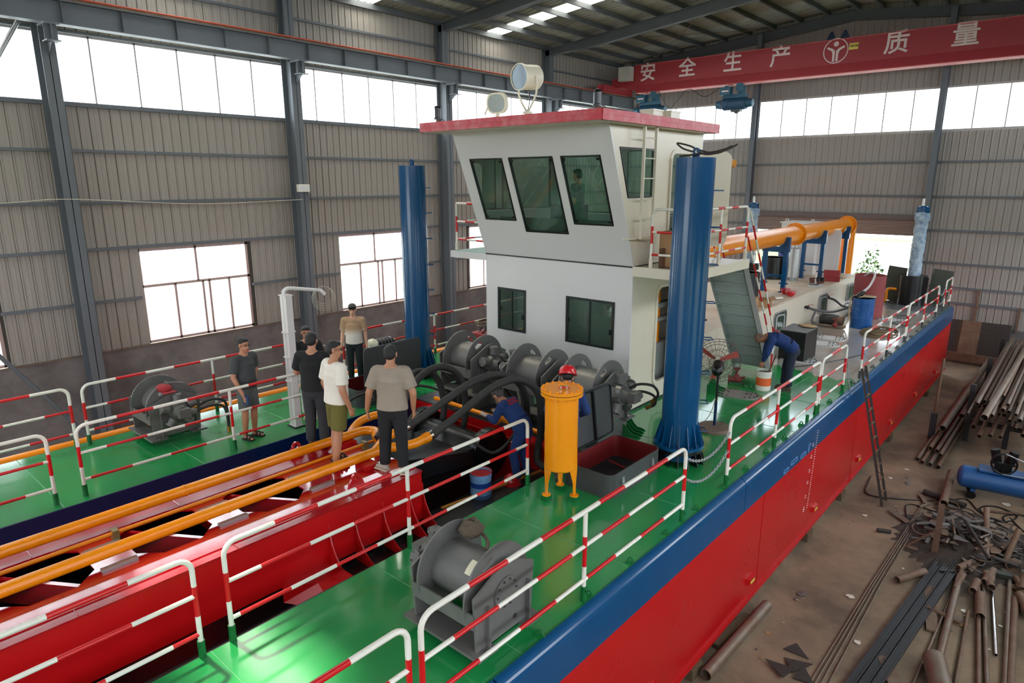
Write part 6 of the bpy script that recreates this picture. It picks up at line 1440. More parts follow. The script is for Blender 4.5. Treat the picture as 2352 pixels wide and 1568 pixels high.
# dark flat bars
for i, dx in enumerate((0, .13, .26)):
    m = MB(); m.box(-.055, 0, 0, .055, 6.0, .012); m.box(-.055, 0, 0, -.045, 6.0, .06); m.box(.045, 0, 0, .055, 6.0, .06)
    m.xf(Matrix.Translation((-1.68+dx, 7.3, .015+.012*i)) @ Matrix.Rotation(-.085, 4, 'Z')); m.solo('steel_channel', mat('channel_dark', (72, 72, 74), 0.45, metal=0.4), '%s of three long dark steel channels on the floor' % ('left', 'middle', 'right')[i], 'beam', 'long dark channels')
for i, dx in enumerate((0, .06, .13, .22)):
    pipe_thing('thin_rod', [(-2.0+dx, 7.6, .02), (-1.95+dx*.6, 11.6, .025), (-1.86+dx*.4, 15.6-.3*i, .03)], .011, RUST2, 'thin steel rod lying along the floor, %s from the hull' % ('first', 'second', 'third', 'fourth')[i], 'rod', 'long thin rods', 6)
br = [((-.84, 12.74), (-.7, 9.3), .055, 'thick pale pipe running to the big tube end', RUST2), ((-.585, 11.73), (-.45, 9.2), .025, 'thin rusty pipe right of the thick pale pipe', RUST), ((-.576, 12.79), (-.2, 9.6), .03, 'brown pipe, left of a close pair', RUST), ((-.50, 12.75), (-.1, 9.6), .028, 'brighter pipe, right of a close pair', RUST2), ((-.38, 12.8), (-.13, 10.8), .022, 'polished steel tube among the rusty pipes', CHROME), ((-.172, 13.15), (.04, 10.0), .035, 'worn pipe second from the right edge', RUST2), ((-.054, 12.57), (.1, 10.0), .05, 'thick brown pipe at the right edge', RUST), ((-.856, 11.98), (-.92, 9.0), .02, 'thin pipe left of the thick pale pipe', RUST2), ((-1.63, 11.88), (-1.32, 12.49), .06, 'short stubby pipe left of the dark channels', RUST), ((-1.1, 11.4), (-.62, 11.3), .035, 'short pipe lying crosswise over the dark channels', RUST), ((-.5, 12.3), (-.42, 11.6), .07, 'short dark bent tube among the pipes', RUST)]
for (a, c, r, l, mt) in br: lying_pipe((a[0], a[1], r+.01), (c[0], c[1], r+.01), r, l, mt, 'loose pipes at the lower right')
lying_pipe((-.78, 9.95, .15), (-.55, 9.2, .15), .145, 'big wide tube end at the bottom edge', RUST2)
for i in range(12):
    x = -.9+RG.uniform(0, .9); y = 12.9+RG.uniform(-.3, .5); a = RG.uniform(-.4, .4); r = RG.choice((.04, .05, .06)); L_ = RG.uniform(.25, .6)
    lying_pipe((x, y, r+.05), (x+L_*math.sin(a), y-L_*math.cos(a), r+.05), r, 'short rusty pipe offcut between the scrap heap and the loose pipes', RUST, 'short pipe offcuts')
# scrap heap
t = thing('angle_post', 'upright rusty angle post standing in the scrap heap', 'post', (-1.31, 13.3, 0))
m = MB(); m.box(-.05, -.005, 0, .05, .005, 1.04); m.box(-.05, 0, 0, -.04, .09, 1.04); m.build('upright', RUST, t, world=False)
m = MB(); m.box(-.5, -.05, 0, .05, .05, .03); m.bar((-.45, 0, .03), (-.03, 0, .5), .05, .03); m.build('foot_frame', RUST, t, world=False)
SC1 = mat('scrap_grey', (106, 100, 96), 0.55, metal=0.4, var=0.25, scale=8); SC2 = mat('scrap_dark', (58, 52, 48), 0.7, metal=0.2, var=0.3, scale=8)
def heap(x, y): return .42*math.exp(-((x+.9)/.75)**2-((y-14.2)/.95)**2)
m = MB(); V = []; n_ = 26
for j in range(n_+1):
    for i in range(n_+1):
        x = -2.3+2.5*i/n_; y = 12.6+3.2*j/n_; V.append((x, y, max(-.02, heap(x, y)*.8-.03+RG.uniform(-.015, .02))))
m.add(V, [(j*(n_+1)+i, j*(n_+1)+i+1, (j+1)*(n_+1)+i+1, (j+1)*(n_+1)+i) for j in range(n_) for i in range(n_)]); o_ = m.solo('swarf_mound', mat('swarf_dark', (66, 56, 48), 0.8, metal=0.2, var=0.4, scale=14, bump=0.6, bscale=30), 'low dark mound of metal swarf and grit under the scrap heap', 'swarf', kind='stuff')
for i in range(130):
    x = RG.gauss(-.95, .5); y = RG.gauss(14.2, .62)
    if x > .25 or x < -2.3: continue
    z = heap(x, y)*RG.uniform(.5, 1)+.03; a = RG.uniform(0, PI); el = RG.uniform(-.25, .25)*min(1, z*3); d = Vector((math.cos(a)*math.cos(el), math.sin(a)*math.cos(el), math.sin(el)))
    L_ = RG.uniform(.15, .6); k = RG.random(); p = Vector((x, y, max(z, abs(d.z)*L_/2+.03))); mt = RG.choice((SC1, SC2, RUST, RUST2))
    if k < .35:
        m = MB(); m.bar(p-d*L_/2, p+d*L_/2, RG.uniform(.04, .12), .012, up=(RG.uniform(-.3, .3), RG.uniform(-.3, .3), 1)); m.solo('scrap_strip', mt, 'flat steel strip offcut in the scrap heap', 'scrap', 'strips in the scrap heap')
    elif k < .6:
        w = RG.uniform(.08, .2); m = MB(); n_ = RG.choice((3, 4, 5)); m.plate([(w*math.cos(2*PI*j/n_+RG.uniform(-.3, .3)), w*RG.uniform(.6, 1)*math.sin(2*PI*j/n_)) for j in range(n_)], [], 0, .008, 'z'); m.xf(Matrix.Translation((x, y, z+.01)) @ Matrix.Rotation(RG.uniform(-.25, .25), 4, 'X') @ Matrix.Rotation(a, 4, 'Z')); m.solo('scrap_plate', mt, 'cut steel plate piece in the scrap heap', 'scrap', 'plates in the scrap heap')
    elif k < .85:
        r = RG.choice((.02, .03, .04)); lying_pipe(p-d*L_*.4, p+d*L_*.4, r, 'short tube offcut in the scrap heap', mt, 'tubes in the scrap heap', 'scrap_tube')
    else:
        m = MB(); m.torus((x, y, z+.01), RG.uniform(.08, .2), .012, (Vector((math.cos(a), math.sin(a), .1)), Vector((-math.sin(a), math.cos(a), .25))), 22, 5); m.solo('scrap_ring', mt, 'bent steel ring in the scrap heap', 'scrap', 'rings in the scrap heap')
for (p, q, r, l, mt) in (((-.75, 14.9, .5), (-.55, 13.5, .12), .05, 'tall rusty tube leaning in the scrap heap', RUST), ((-.2, 14.2, .55), (-.3, 13.6, .1), .05, 'short thick rusty tube at the right of the scrap heap', RUST), ((-1.0, 14.2, .45), (-.5, 13.2, .3), .03, 'dark rod sloping over the scrap heap', SC2), ((-1.75, 14.0, .2), (-.6, 14.6, .42), .03, 'pale strut across the scrap heap', SC1)):
    lying_pipe(p, q, r, l, mt, 'long tubes in the scrap heap')
t = thing('machine_part', 'dark round machine casting at the right edge of the scrap heap', 'machine', (.02, 13.5, 0))
m = MB(); m.cyl((0, 0, .35), (.12, .05, .4), .22, n=24); m.cyl((.1, .05, .4), (.2, .08, .42), .1, n=16); m.build('disc_casting', mat('casting_green_black', (54, 58, 50), 0.5), t, world=False)
m = MB(); m.plate(slot(0, 0, .55, .07, 0, 8), [], .05, .12, 'z'); m.xf(Matrix.Translation((-.2, -.25, 0)) @ Matrix.Rotation(.2, 4, 'Z')); m.build('base_plate', mat('casting_green_black', (54, 58, 50)), t, world=False)
# angle plates, planks and litter
for i, (x, y, s_) in enumerate(((-2.33, 9.05, .18), (-2.25, 8.75, .2), (-2.12, 8.55, .18), (-2.4, 8.45, .2))):
    m = MB(); m.plate([(-s_, -s_*.6), (s_, -s_*.5), (-s_*.4, s_*.8)], [], 0, .01, 'z'); m.xf(Matrix.Translation((x, y, .005+.011*i)) @ Matrix.Rotation(i*1.1, 4, 'Z')); m.solo('gusset_blank', SC2, 'dark triangular plate on the floor, %s from the scrap side' % ('first', 'second', 'third', 'fourth')[i], 'plate', 'dark triangular plates')
m = MB(); m.bar((-1.18, 12.1, .03), (-.93, 10.8, .03), .15, .03); m.solo('rusty_plank', RUST, 'wide rusty flat bar right of the dark channels', 'bar')
m = MB(); m.bar((-1.35, 9.7, .03), (-1.0, 9.0, .03), .18, .03); m.solo('rusty_plank', RUST, 'bent rusty plate piece near the bottom edge of the floor', 'bar')
PAP = mat('litter_paper', (206, 196, 180), 0.8); 
for i in range(60):
    x = RG.uniform(-3.0, .1); y = RG.uniform(8.2, 17.5); s_ = RG.uniform(.02, .07) if i > 12 else RG.uniform(.06, .12)
    m = MB(); n_ = 5; m.add([(x+s_*math.cos(2*PI*j/n_)*RG.uniform(.4, 1.2), y+s_*math.sin(2*PI*j/n_)*RG.uniform(.4, 1.2), .006+RG.uniform(0, .015)) for j in range(n_)], [tuple(range(n_))])
    m.solo('litter_scrap', RG.choice((PAP, PAP, mat('litter_brown', (150, 116, 80), 0.8), SC1)), 'small piece of litter on the dirty shop floor', 'litter', 'litter scattered on the floor')
# air hoses on the floor
for p, l in (([(-3.05, 16.2, .02), (-2.9, 15.2, .02), (-2.4, 15.3, .02), (-1.8, 15.7, .02), (-1.4, 16.0, .02)], 'black hose from the hull to the compressor'), ([(-1.5, 15.9, .02), (-1.2, 16.3, .02), (-.9, 15.8, .02), (-.5, 15.6, .02), (-.3, 16.1, .02), (-.7, 16.3, .02), (-.9, 15.9, .02), (-.3, 15.2, .02), (.2, 15.0, .02)], 'black hose looped on the floor in front of the compressor'), ([(-2.2, 14.7, .02), (-1.9, 14.2, .02), (-2.1, 15.2, .02), (-1.5, 15.2, .02), (-.8, 15.3, .02)], 'black hose snaking left of the scrap heap'), ([(-.4, 15.9, .02), (-.1, 15.4, .02), (.1, 15.8, .02), (-.2, 16.2, .02), (-.5, 15.9, .02), (-.4, 15.5, .02)], 'coiled black hose right of the compressor wheel')):
    pipe_thing('air_hose', bez(p, 10), .014, BLACK, l, 'hose', 'black hoses on the floor', 6)
lying_pipe((-1.5, 15.4, .16), (-1.62, 17.2, .2), .08, 'thick rusty pipe lying in front of the compressor', RUST)
lying_pipe((-1.95, 16.0, .07), (-1.15, 15.8, .07), .06, 'dark pipe lying crosswise under the thick rusty pipe', SC2)
# plates leaning on the end wall
for x, w, l, mt in ((-3.0, .7, 'rust brown steel sheet leaning on the end wall', RUST), (-2.2, .9, 'grey steel sheet leaning on the end wall', SC2), (-3.5, .5, 'dark sheet leaning on the end wall next to the hull corner', SC2)):
    m = MB(); m.hexa([(x-w/2, 29.5, .3), (x+w/2, 29.5, .3), (x+w/2, 29.52, .3), (x-w/2, 29.52, .3), (x-w/2, 29.85, 1.55), (x+w/2, 29.85, 1.55), (x+w/2, 29.87, 1.55), (x-w/2, 29.87, 1.55)]); m.solo('steel_sheet', mt, l, 'sheet', 'sheets against the end wall')
m = MB(); m.bar((-3.8, 29.3, .25), (.5, 29.2, .25), .15, .3); m.solo('sill_beam', RUST, 'long rusty beam lying along the foot of the end wall', 'beam')
# outdoors beyond the shutter
LEAF = mat('bush_leaf', (40, 78, 14), 0.7, var=0.3, scale=3)
for (x, y, r, h, l) in ((-7.45, 33.5, .8, 4.4, 'tall green bush outside beyond the shutter opening, left'), (-6.1, 32.6, 1.1, 2.2, 'low green weeds outside beyond the shutter opening')):
    m = MB()
    for i in range(700):
        a = RG.uniform(0, 6.28); q = RG.random()**.5*r; z = RG.uniform(0, h)*(1-.5*q/r); p = Vector((x+q*math.cos(a), y+q*math.sin(a), z)); u = Vector((RG.uniform(-1, 1), RG.uniform(-1, 1), RG.uniform(-.5, 1))).normalized()*RG.uniform(.06, .14); w = u.cross(Vector((RG.uniform(-1, 1), RG.uniform(-1, 1), RG.uniform(-1, 1)))).normalized()*.05
        m.add([p-u, p+w, p+u, p-w], [(0, 1, 2, 3)])
    m.solo('bush', LEAF, l, 'bush')
m = MB(); m.box(-13, 44, 0, 0, 44.3, 3.2); m.solo('outdoor_wall', mat('outdoor_white_wall', (226, 226, 220), 0.8), 'pale wall of a building outside beyond the shutter opening', 'wall')

# =================================================================== people
SK = mat('skin_tan', (176, 122, 92), 0.5, var=0.06, scale=10)
SK2 = mat('skin_pale', (198, 150, 122), 0.5, var=0.06, scale=10)
HAIR = mat('hair_black', (20, 18, 18), 0.55, var=0.3, scale=40, bump=0.5, bscale=90)
HAIRG = mat('hair_greying', (74, 70, 68), 0.7, var=0.35, scale=60, bump=0.5, bscale=90)
def cone(m, p, q, r0, r1, flat=False, n=14, sq=1.0, side=None):
    """tapered limb section; round-ended unless flat; sq flattens it across 'side'"""
    p = Vector(p); q = Vector(q); d = (q-p).normalized()
    a = Vector(side) - d*Vector(side).dot(d) if side is not None else d.cross(Vector((0, 0, 1)))
    if a.length < 1e-3: a = d.cross(Vector((0, 1, 0)))
    a.normalize(); b_ = d.cross(a)
    rings = []
    if not flat:
        for t in (.98, .75, .4): rings.append((p-d*r0*math.sin(t*PI/2)*.99, r0*math.cos(t*PI/2)+1e-4))
    rings += [(p, r0), (q, r1)]
    if not flat:
        for t in (.4, .75, .98): rings.append((q+d*r1*math.sin(t*PI/2)*.99, r1*math.cos(t*PI/2)+1e-4))
    R = [[c + a*(r*math.cos(2*PI*i/n)) + b_*(r*sq*math.sin(2*PI*i/n)) for i in range(n)] for c, r in rings]
    o = len(m.v); m.v += [tuple(v) for r in R for v in r]
    for k in range(len(R)-1):
        for i in range(n): m.f.append((o+k*n+i, o+k*n+(i+1) % n, o+(k+1)*n+(i+1) % n, o+(k+1)*n+i)); m.mi.append(0); m.sm.append(True)
    m.f.append(tuple(o+i for i in range(n-1, -1, -1))); m.mi.append(0); m.sm.append(True)
    k = (len(R)-1)*n; m.f.append(tuple(o+k+i for i in range(n))); m.mi.append(0); m.sm.append(True)
def skinned(m, name, mt, parent, voxel=.012, smooth=4):
    o = m.build(name, mt, parent, world=False)
    r = o.modifiers.new('remesh', 'REMESH'); r.mode = 'VOXEL'; r.voxel_size = voxel; r.use_smooth_shade = True
    s_ = o.modifiers.new('smooth', 'SMOOTH'); s_.factor = .5; s_.iterations = smooth
    return o
V3 = lambda x, y, z: Vector((x, y, z))
def person(label, loc, rz, H=1.73, pose=None, top=None, bottom=None, shoes=None, hair=HAIR, skin=SK, sleeve='short', legs='long', hairstyle='short', helmet_=False, build=1.0, glasses=False, gloves=None, extra_top=None, collar=False, tuck=0.0, hold=None):
    """figure faces local -Y. pose: joint positions in units of height (x right as seen from behind is -x ... local axes), overriding a standing figure"""
    J = dict(pelvis=(0, 0, .53), waist=(0, -.005, .61), chest=(0, .0, .74), neck=(0, .005, .825), head=(0, -.012, .925), hl=(.05, 0, .51), kl=(.055, -.01, .285), al=(.058, .012, .045), hr=(-.05, 0, .51), kr=(-.055, -.01, .285), ar=(-.058, .012, .045),
             sl=(.105, .0, .805), el=(.145, .02, .64), wl=(.15, -.03, .495), sr=(-.105, 0, .805), er=(-.145, .02, .64), wr=(-.15, -.03, .495), fl=(.07, -.12, 0), fr=(-.07, -.12, 0), look=(0, -1, -.1), gl=(0, -.25, -1), gr=(0, -.25, -1))
    if pose: J.update(pose)
    look = Vector(J['look']).normalized(); gl = Vector(J['gl']).normalized(); gr = Vector(J['gr']).normalized()
    J = {k: (Vector(v)*H if k not in ('look', 'gl', 'gr') else v) for k, v in J.items()}
    t = thing('person', label, 'person', loc, rz)
    s = H/1.73*build; h_ = H/1.73
    m = MB()
    sh = (J['sl']-J['sr']).normalized(); hp = (J['hl']-J['hr']).normalized()
    # trunk
    cone(m, J['pelvis'], J['waist'], .15*s, .135*s, sq=.72, side=hp); cone(m, J['waist'], J['chest'], .135*s, .155*s, sq=.7, side=sh); cone(m, J['chest'], J['neck']-(J['neck']-J['chest'])*.2, .155*s, .1*s, sq=.7, side=sh)
    for a, b_ in (('sl', 1), ('sr', -1)): cone(m, J['chest'].lerp(J['neck'], .45), J[a]-V3(0, 0, .012*h_), .06*s, .05*s)
    up = (J['head']-J['neck']).normalized()
    cone(m, J['neck']-up*.04*h_, J['head'], .056*h_, .055*h_)
    # head: skull, jaw, nose, ears
    fwd = (look-up*look.dot(up)).normalized(); rt_ = fwd.cross(up).normalized(); hc = J['head']; Rm = Matrix((rt_, fwd, up)).transposed()
    q = lambda x, y, z: hc + (Rm @ Vector((x, y, z)))*h_
    m.sphere(q(0, -.012, .035), .076*h_, .094*h_, .086*h_, 18, 14, rot=Rm); m.sphere(q(0, .018, -.045), .058*h_, .068*h_, .07*h_, 16, 12, rot=Rm); m.sphere(q(0, .05, -.085), .03*h_, .03*h_, .026*h_, 10, 8, rot=Rm)
    cone(m, q(0, .082, .015), q(0, .1, -.028), .009*h_, .016*h_); m.sphere(q(0, .075, -.055), .03*h_, .016*h_, .012*h_, 10, 6, rot=Rm)
    for s_ in (-1, 1): m.sphere(q(s_*.078, -.005, -.005), .012*h_, .022*h_, .034*h_, 10, 8, rot=Rm)
    # arms, hands with fingers
    for S, E_, W_, g, sd in (('sl', 'el', 'wl', gl, 1), ('sr', 'er', 'wr', gr, -1)):
        cone(m, J[S]-V3(0, 0, .01*h_), J[E_], .05*s, .042*s); cone(m, J[E_], J[W_], .043*s, .028*s)
        w = J[W_]; ax = g; lat = (J[W_]-J[E_]).normalized(); lat = ax.cross(Vector((sd, .3, 0)).normalized())
        if lat.length < .1: lat = ax.cross(Vector((0, 1, 0)))
        lat.normalize(); nrm = ax.cross(lat).normalized()   # palm spread along lat, palm normal nrm
        palm = w+ax*.055*h_; cone(m, w, w+ax*.085*h_, .028*h_, .036*h_, sq=.5, side=lat)
        inward = nrm if nrm.dot(Vector((-sd, 0, 0))) > 0 else -nrm
        for k in range(4):
            base = w+ax*.088*h_+lat*((k-1.5)*.02*h_); L_ = (.036, .042, .038, .03)[k]*h_
            k1 = base+ax*L_+inward*.008*h_; k2 = k1+(ax*.75+inward*.65).normalized()*L_*.8; cone(m, base, k1, .0095*h_, .009*h_, n=8); cone(m, k1, k2, .009*h_, .0078*h_, n=8)
        fr = lat if lat.dot(Vector((0, -1, 0))) > 0 else -lat
        tb = w+ax*.03*h_+fr*.03*h_; k1 = tb+(ax*.7+fr*.6+inward*.3).normalized()*.034*h_; k2 = k1+(ax*.95+inward*.3).normalized()*.028*h_; cone(m, tb-fr*.012*h_, k1, .0135*h_, .011*h_, n=8); cone(m, k1, k2, .011*h_, .009*h_, n=8)
    # legs, feet
    for Hh, K, A_, F in (('hl', 'kl', 'al', 'fl'), ('hr', 'kr', 'ar', 'fr')):
        cone(m, J[Hh], J[K], .088*s, .058*s); cone(m, J[K], J[K].lerp(J[A_], .35), .056*s, .058*s); cone(m, J[K].lerp(J[A_], .35), J[A_], .058*s, .036*s)
        fd = (J[F]-J[A_]); fd.z = 0; fd.normalize(); toe = J[A_]+fd*.15*h_; cone(m, J[A_]-fd*.025*h_-V3(0, 0, .035*h_), V3(toe.x, toe.y, J[A_].z-.05*h_), .034*h_, .03*h_, sq=.75, side=fd.cross(V3(0, 0, 1)))
    body = skinned(m, 'body', skin, t, .0085, 3)
    # face details
    m = MB()
    for s_ in (-1, 1): m.sphere(q(s_*.032, .082, .018), .012*h_, .006*h_, .006*h_, 8, 6, rot=Rm)
    if not helmet_ or True: m.build('eyes', mat('eye_dark', (26, 20, 18), 0.3), t, world=False)
    m = MB()
    for s_ in (-1, 1): m.bar(q(s_*.012+s_*.004, .087, .034), q(s_*.05, .078, .036), .004*h_, .006*h_)
    m.build('eyebrows', HAIR, t, world=False)
    m = MB(); m.bar(q(-.022, .089, -.052), q(.022, .089, -.052), .006*h_, .006*h_); m.build('mouth', mat('lip', (150, 84, 74), 0.5), t, world=False)
    if glasses:
        m = MB()
        for s_ in (-1, 1): m.torus(q(s_*.033, .1, .016), .022*h_, .0022*h_, (rt_, up), 14, 4, sy=.75); m.tube([q(s_*.055, .095, .02), q(s_*.08, .0, .02)], .002*h_, 4)
        m.tube([q(-.012, .102, .02), q(.012, .102, .02)], .002*h_, 4); m.build('glasses', BLACK, t, world=False)
    # hair or helmet
    if helmet_:
        m = MB(); st = 0; m.lathe([(.128, .0), (.13, .03), (.122, .07), (.1, .11), (.06, .135), (0, .145)], n=28); m.plate([(p[0], p[1]*1.1) for p in circ(0, 0, .142, 26)], [circ(0, 0, .12, 26)[::-1]], -.004, .004, 'z'); m.box(-.06, .12, -.004, .06, .19, .002)
        m.xf(Matrix.Translation(q(0, -.01, .05)) @ Matrix.Rotation(0, 4, 'X') @ Rm.to_4x4() @ Matrix.Scale(h_, 4)); m.build('safety_helmet', mat('helmet_red', (200, 26, 36)), t, world=False)
        m = MB(); m.sphere(q(0, -.02, .02), .081*h_, .095*h_, .07*h_, 16, 12, rot=Rm); m.build('hair', hair, t, world=False)
    else:
        m = MB()
        if hairstyle == 'mop': m.sphere(q(0, -.014, .062), .09*h_, .102*h_, .08*h_, 20, 14, rot=Rm); m.sphere(q(0, .055, .085), .07*h_, .045*h_, .034*h_, 16, 10, rot=Rm); m.sphere(q(0, -.05, .0), .083*h_, .066*h_, .08*h_, 16, 10, rot=Rm)
        else: m.sphere(q(0, -.022, .052), .081*h_, .094*h_, .079*h_, 20, 14, rot=Rm); m.sphere(q(0, -.045, .005), .079*h_, .067*h_, .075*h_, 16, 12, rot=Rm); m.sphere(q(0, .03, .09), .06*h_, .045*h_, .034*h_, 14, 8, rot=Rm)
        skinned(m, 'hair', hair, t, .009, 3)
    # shirt
    if top:
        m = MB(); e = .02*s
        hem = J['pelvis'] - (J['waist']-J['pelvis']).normalized()*(.035*h_ if not tuck else -.03*h_)
        cone(m, hem, J['waist'], .182*s+e*.3, .172*s+e*.3, True, sq=.74, side=hp, n=22); cone(m, J['waist'], J['chest'], .172*s+e*.3, .178*s+e*.2, True, sq=.74, side=sh, n=22)
        cone(m, J['chest'], J['neck']-(J['neck']-J['chest'])*.04, .178*s+e*.2, .07*s, True, sq=.78, side=sh, n=22)
        cone(m, J['chest'].lerp(J['waist'], .5), J['chest'], .15*s, .165*s, sq=.76, side=sh, n=20)
        for S, E_, W_ in (('sl', 'el', 'wl'), ('sr', 'er', 'wr')):
            cone(m, J['neck']-up*.035*h_, J[S]-V3(0, 0, .008*h_), .062*s, .074*s); cone(m, J['chest'].lerp(J['neck'], .42), J[S]-V3(0, 0, .008*h_), .088*s, .07*s)
            if sleeve == 'short': cone(m, J[S], J[S].lerp(J[E_], .78), .074*s, .078*s, True)
            else:
                cone(m, J[S], J[E_], .072*s, .06*s); cone(m, J[E_], J[E_].lerp(J[W_], .92), .06*s, .046*s, True)
        so = skinned(m, 'shirt', top, t, .011, 5)
        if collar:
            m = MB(); m.torus(J['neck']-up*.012*h_, .066*h_, .016*h_, (sh, sh.cross(up).normalized()), 20, 6); m.build('collar', top, so, world=False)
        if extra_top: extra_top(t, so, J, s)
    # trousers or shorts
    if bottom:
        m = MB(); cone(m, J['pelvis']-(J['waist']-J['pelvis'])*.15, J['waist'].lerp(J['pelvis'], .25), .158*s, .145*s, sq=.76, side=hp, n=20)
        for Hh, K, A_ in (('hl', 'kl', 'al'), ('hr', 'kr', 'ar')):
            if legs == 'long': cone(m, J[Hh], J[K], .098*s, .076*s); cone(m, J[K], J[A_].lerp(J[K], .06), .076*s, .066*s, True)
            else: cone(m, J[Hh], J[Hh].lerp(J[K], .92), .1*s, .098*s, True)
        skinned(m, 'trousers' if legs == 'long' else 'shorts', bottom, t, .011, 4)
    # shoes
    for A_, F in (('al', 'fl'), ('ar', 'fr')):
        fd = (J[F]-J[A_]); fd.z = 0; fd.normalize(); sdv = fd.cross(V3(0, 0, 1)); a = J[A_]; g0 = a.z-.045*H
        heel = V3(a.x, a.y, g0)-fd*.05*h_; toe = V3(a.x, a.y, g0)+fd*.165*h_
        m = MB()
        if shoes[0] == 'sandal':
            m.bar(heel+V3(0, 0, .012), toe+V3(0, 0, .012)+fd*.01, .092*h_, .024); sh_ = m.build('sandal', shoes[1], t, world=False)
            for f_, z_ in ((.55, .075), (.85, .06)):
                c = heel.lerp(toe, f_); m = MB(); m.torus(c+V3(0, 0, .02), .046*h_, .012*h_, (sdv, V3(0, 0, 1)), 12, 6, a0=0, a1=PI, sy=z_/.046*.85); m.build('strap', shoes[1], sh_, world=False)
        else:
            m.bar(heel+V3(0, 0, .01), toe+V3(0, 0, .01), .088*h_, .02); sh_ = m.build('shoe_sole', shoes[2] if len(shoes) > 2 else shoes[1], t, world=False)
            m = MB(); cone(m, heel+fd*.035*h_+V3(0, 0, .045*h_), toe-fd*.035*h_+V3(0, 0, .038*h_), .044*h_, .036*h_, sq=.85, side=sdv); cone(m, V3(a.x, a.y, g0+.03*h_), V3(a.x, a.y, g0+.095*h_), .046*h_, .044*h_, True); skinned(m, 'shoe', shoes[1], t, .009, 3)
    if gloves:
        for W_, g in (('wl', gl), ('wr', gr)):
            m = MB(); cone(m, J[W_]-g*.02*h_, J[W_]+g*.1*h_, .034*h_, .042*h_, sq=.7); m.build('glove', gloves, t, world=False)
    if hold: hold(t, J, h_)
    return t
# clothes
CL = lambda n, c, v=.1: mat(n, c, .9, var=v, scale=14, bump=.35, bscale=16)
C_GREYP = CL('polo_grey_beige', (150, 136, 122)); C_BLK = CL('shirt_black', (22, 22, 24)); C_WHT = CL('tshirt_white', (226, 218, 206)); C_DGR = CL('polo_charcoal', (62, 66, 66)); C_TRB = CL('trousers_black', (26, 26, 28)); C_TRG = CL('trousers_dark_grey', (44, 46, 50)); C_OLV = CL('shorts_olive', (98, 92, 40)); C_SHG = CL('shorts_grey', (84, 88, 86)); C_BLU = CL('overall_navy', (26, 52, 104)); C_WTR = CL('trousers_white', (196, 192, 182)); C_TEAL = CL('shirt_teal_grey', (96, 112, 108)); C_DKT = CL('trousers_teal_black', (24, 32, 34))
# two-tone shirt: tan fading to white at the hem is how the garment is dyed
def two_tone():
    m = bpy.data.materials.new('tshirt_dip_dyed'); m.use_nodes = True; N = m.node_tree.nodes; L = m.node_tree.links; b_ = N['Principled BSDF']; b_.inputs['Roughness'].default_value = .9
    tc = N.new('ShaderNodeTexCoord'); sx = N.new('ShaderNodeSeparateXYZ'); mr = N.new('ShaderNodeMapRange'); mr.inputs[1].default_value = 1.08; mr.inputs[2].default_value = 1.22; mx = N.new('ShaderNodeMix'); mx.data_type = 'RGBA'; mx.inputs[6].default_value = lin((216, 206, 194)); mx.inputs[7].default_value = lin((166, 134, 104))
    L.new(tc.outputs['Object'], sx.inputs[0]); L.new(sx.outputs[2], mr.inputs[0]); L.new(mr.outputs[0], mx.inputs[0]); L.new(mx.outputs[2], b_.inputs['Base Color']); return m
SHB = ('shoe', mat('shoe_black', (24, 22, 22), .6)); SHW = ('shoe', mat('sneaker_grey', (176, 166, 152), .7), mat('sneaker_sole', (206, 190, 168), .7)); SND = ('sandal', mat('sandal_black', (26, 24, 24), .7)); SHN = ('shoe', mat('work_shoe', (70, 60, 52), .8))
FACE = lambda dx, dy: math.atan2(dx, -dy)     # heading so that local -Y points along (dx,dy)
LT_ = 2.912
def phone(t, J, h):
    m = MB(); c = J['wl']+V3(-.01, -.05, -.09); m.box(c.x-.008, c.y-.07, c.z-.03, c.x+.008, c.y+.07, c.z+.05); m.xf(Matrix.Translation(c) @ Matrix.Rotation(.35, 4, 'X') @ Matrix.Translation(-c)); m.build('phone', mat('phone_blue', (40, 60, 104), .3), t, world=False)
def watch(t, so, J, s):
    m = MB(); w = J['wl']; d = (J['wl']-J['el']).normalized(); m.torus(w-d*.03, .034, .011, (d.cross(V3(0, 0, 1)).normalized(), d.cross(d.cross(V3(0, 0, 1))).normalized()), 14, 6); m.build('watch', BLACK, t, world=False)
# man with phone, left, facing right (+X, slightly towards the camera): his right hand low with phone, left hand on hip
person('man in charcoal polo and grey shorts holding a phone by the port rail', (-10.33, 5.06, DZ), FACE(.9, .26), 1.76, dict(el=(.18, .06, .655), wl=(.13, .03, .53), gl=(-.3, -.5, -.8), wr=(-.13, -.09, .475), er=(-.145, -.0, .64), look=(0, -1, -.12)), C_DGR, C_SHG, SND, glasses=True, legs='short', collar=True, skin=SK, extra_top=watch,
       hold=lambda t, J, h: (lambda c: (lambda m: (m.box(c.x-.008, c.y-.06, c.z-.06, c.x+.008, c.y+.06, c.z+.09), m.build('phone', mat('phone_blue', (40, 60, 104), .3), t, world=False)))(MB()))(J['wr']+V3(.0, -.05, -.08)))
person('man in black T-shirt and pale trousers behind the white davit post', (-10.42, 6.3, DZ), FACE(.8, -.48), 1.74, dict(el=(.15, -.04, .64), wl=(.02, -.13, .63), gl=(-1, -.3, .1), er=(-.15, -.04, .64), wr=(.0, -.12, .60), gr=(1, -.2, .1), look=(0, -1, -.2)), C_BLK, C_WTR, SHW, build=1.02)
person('man in black shirt and dark trousers seen from behind, arms folded', (-8.12, 4.98, LT_), FACE(-.6, .8), 1.72, dict(el=(.16, -.04, .65), wl=(.02, -.13, .64), gl=(-1, -.3, .1), er=(-.16, -.04, .65), wr=(.0, -.12, .61), gr=(1, -.2, .1)), C_BLK, C_TRG, SHB, build=1.08)
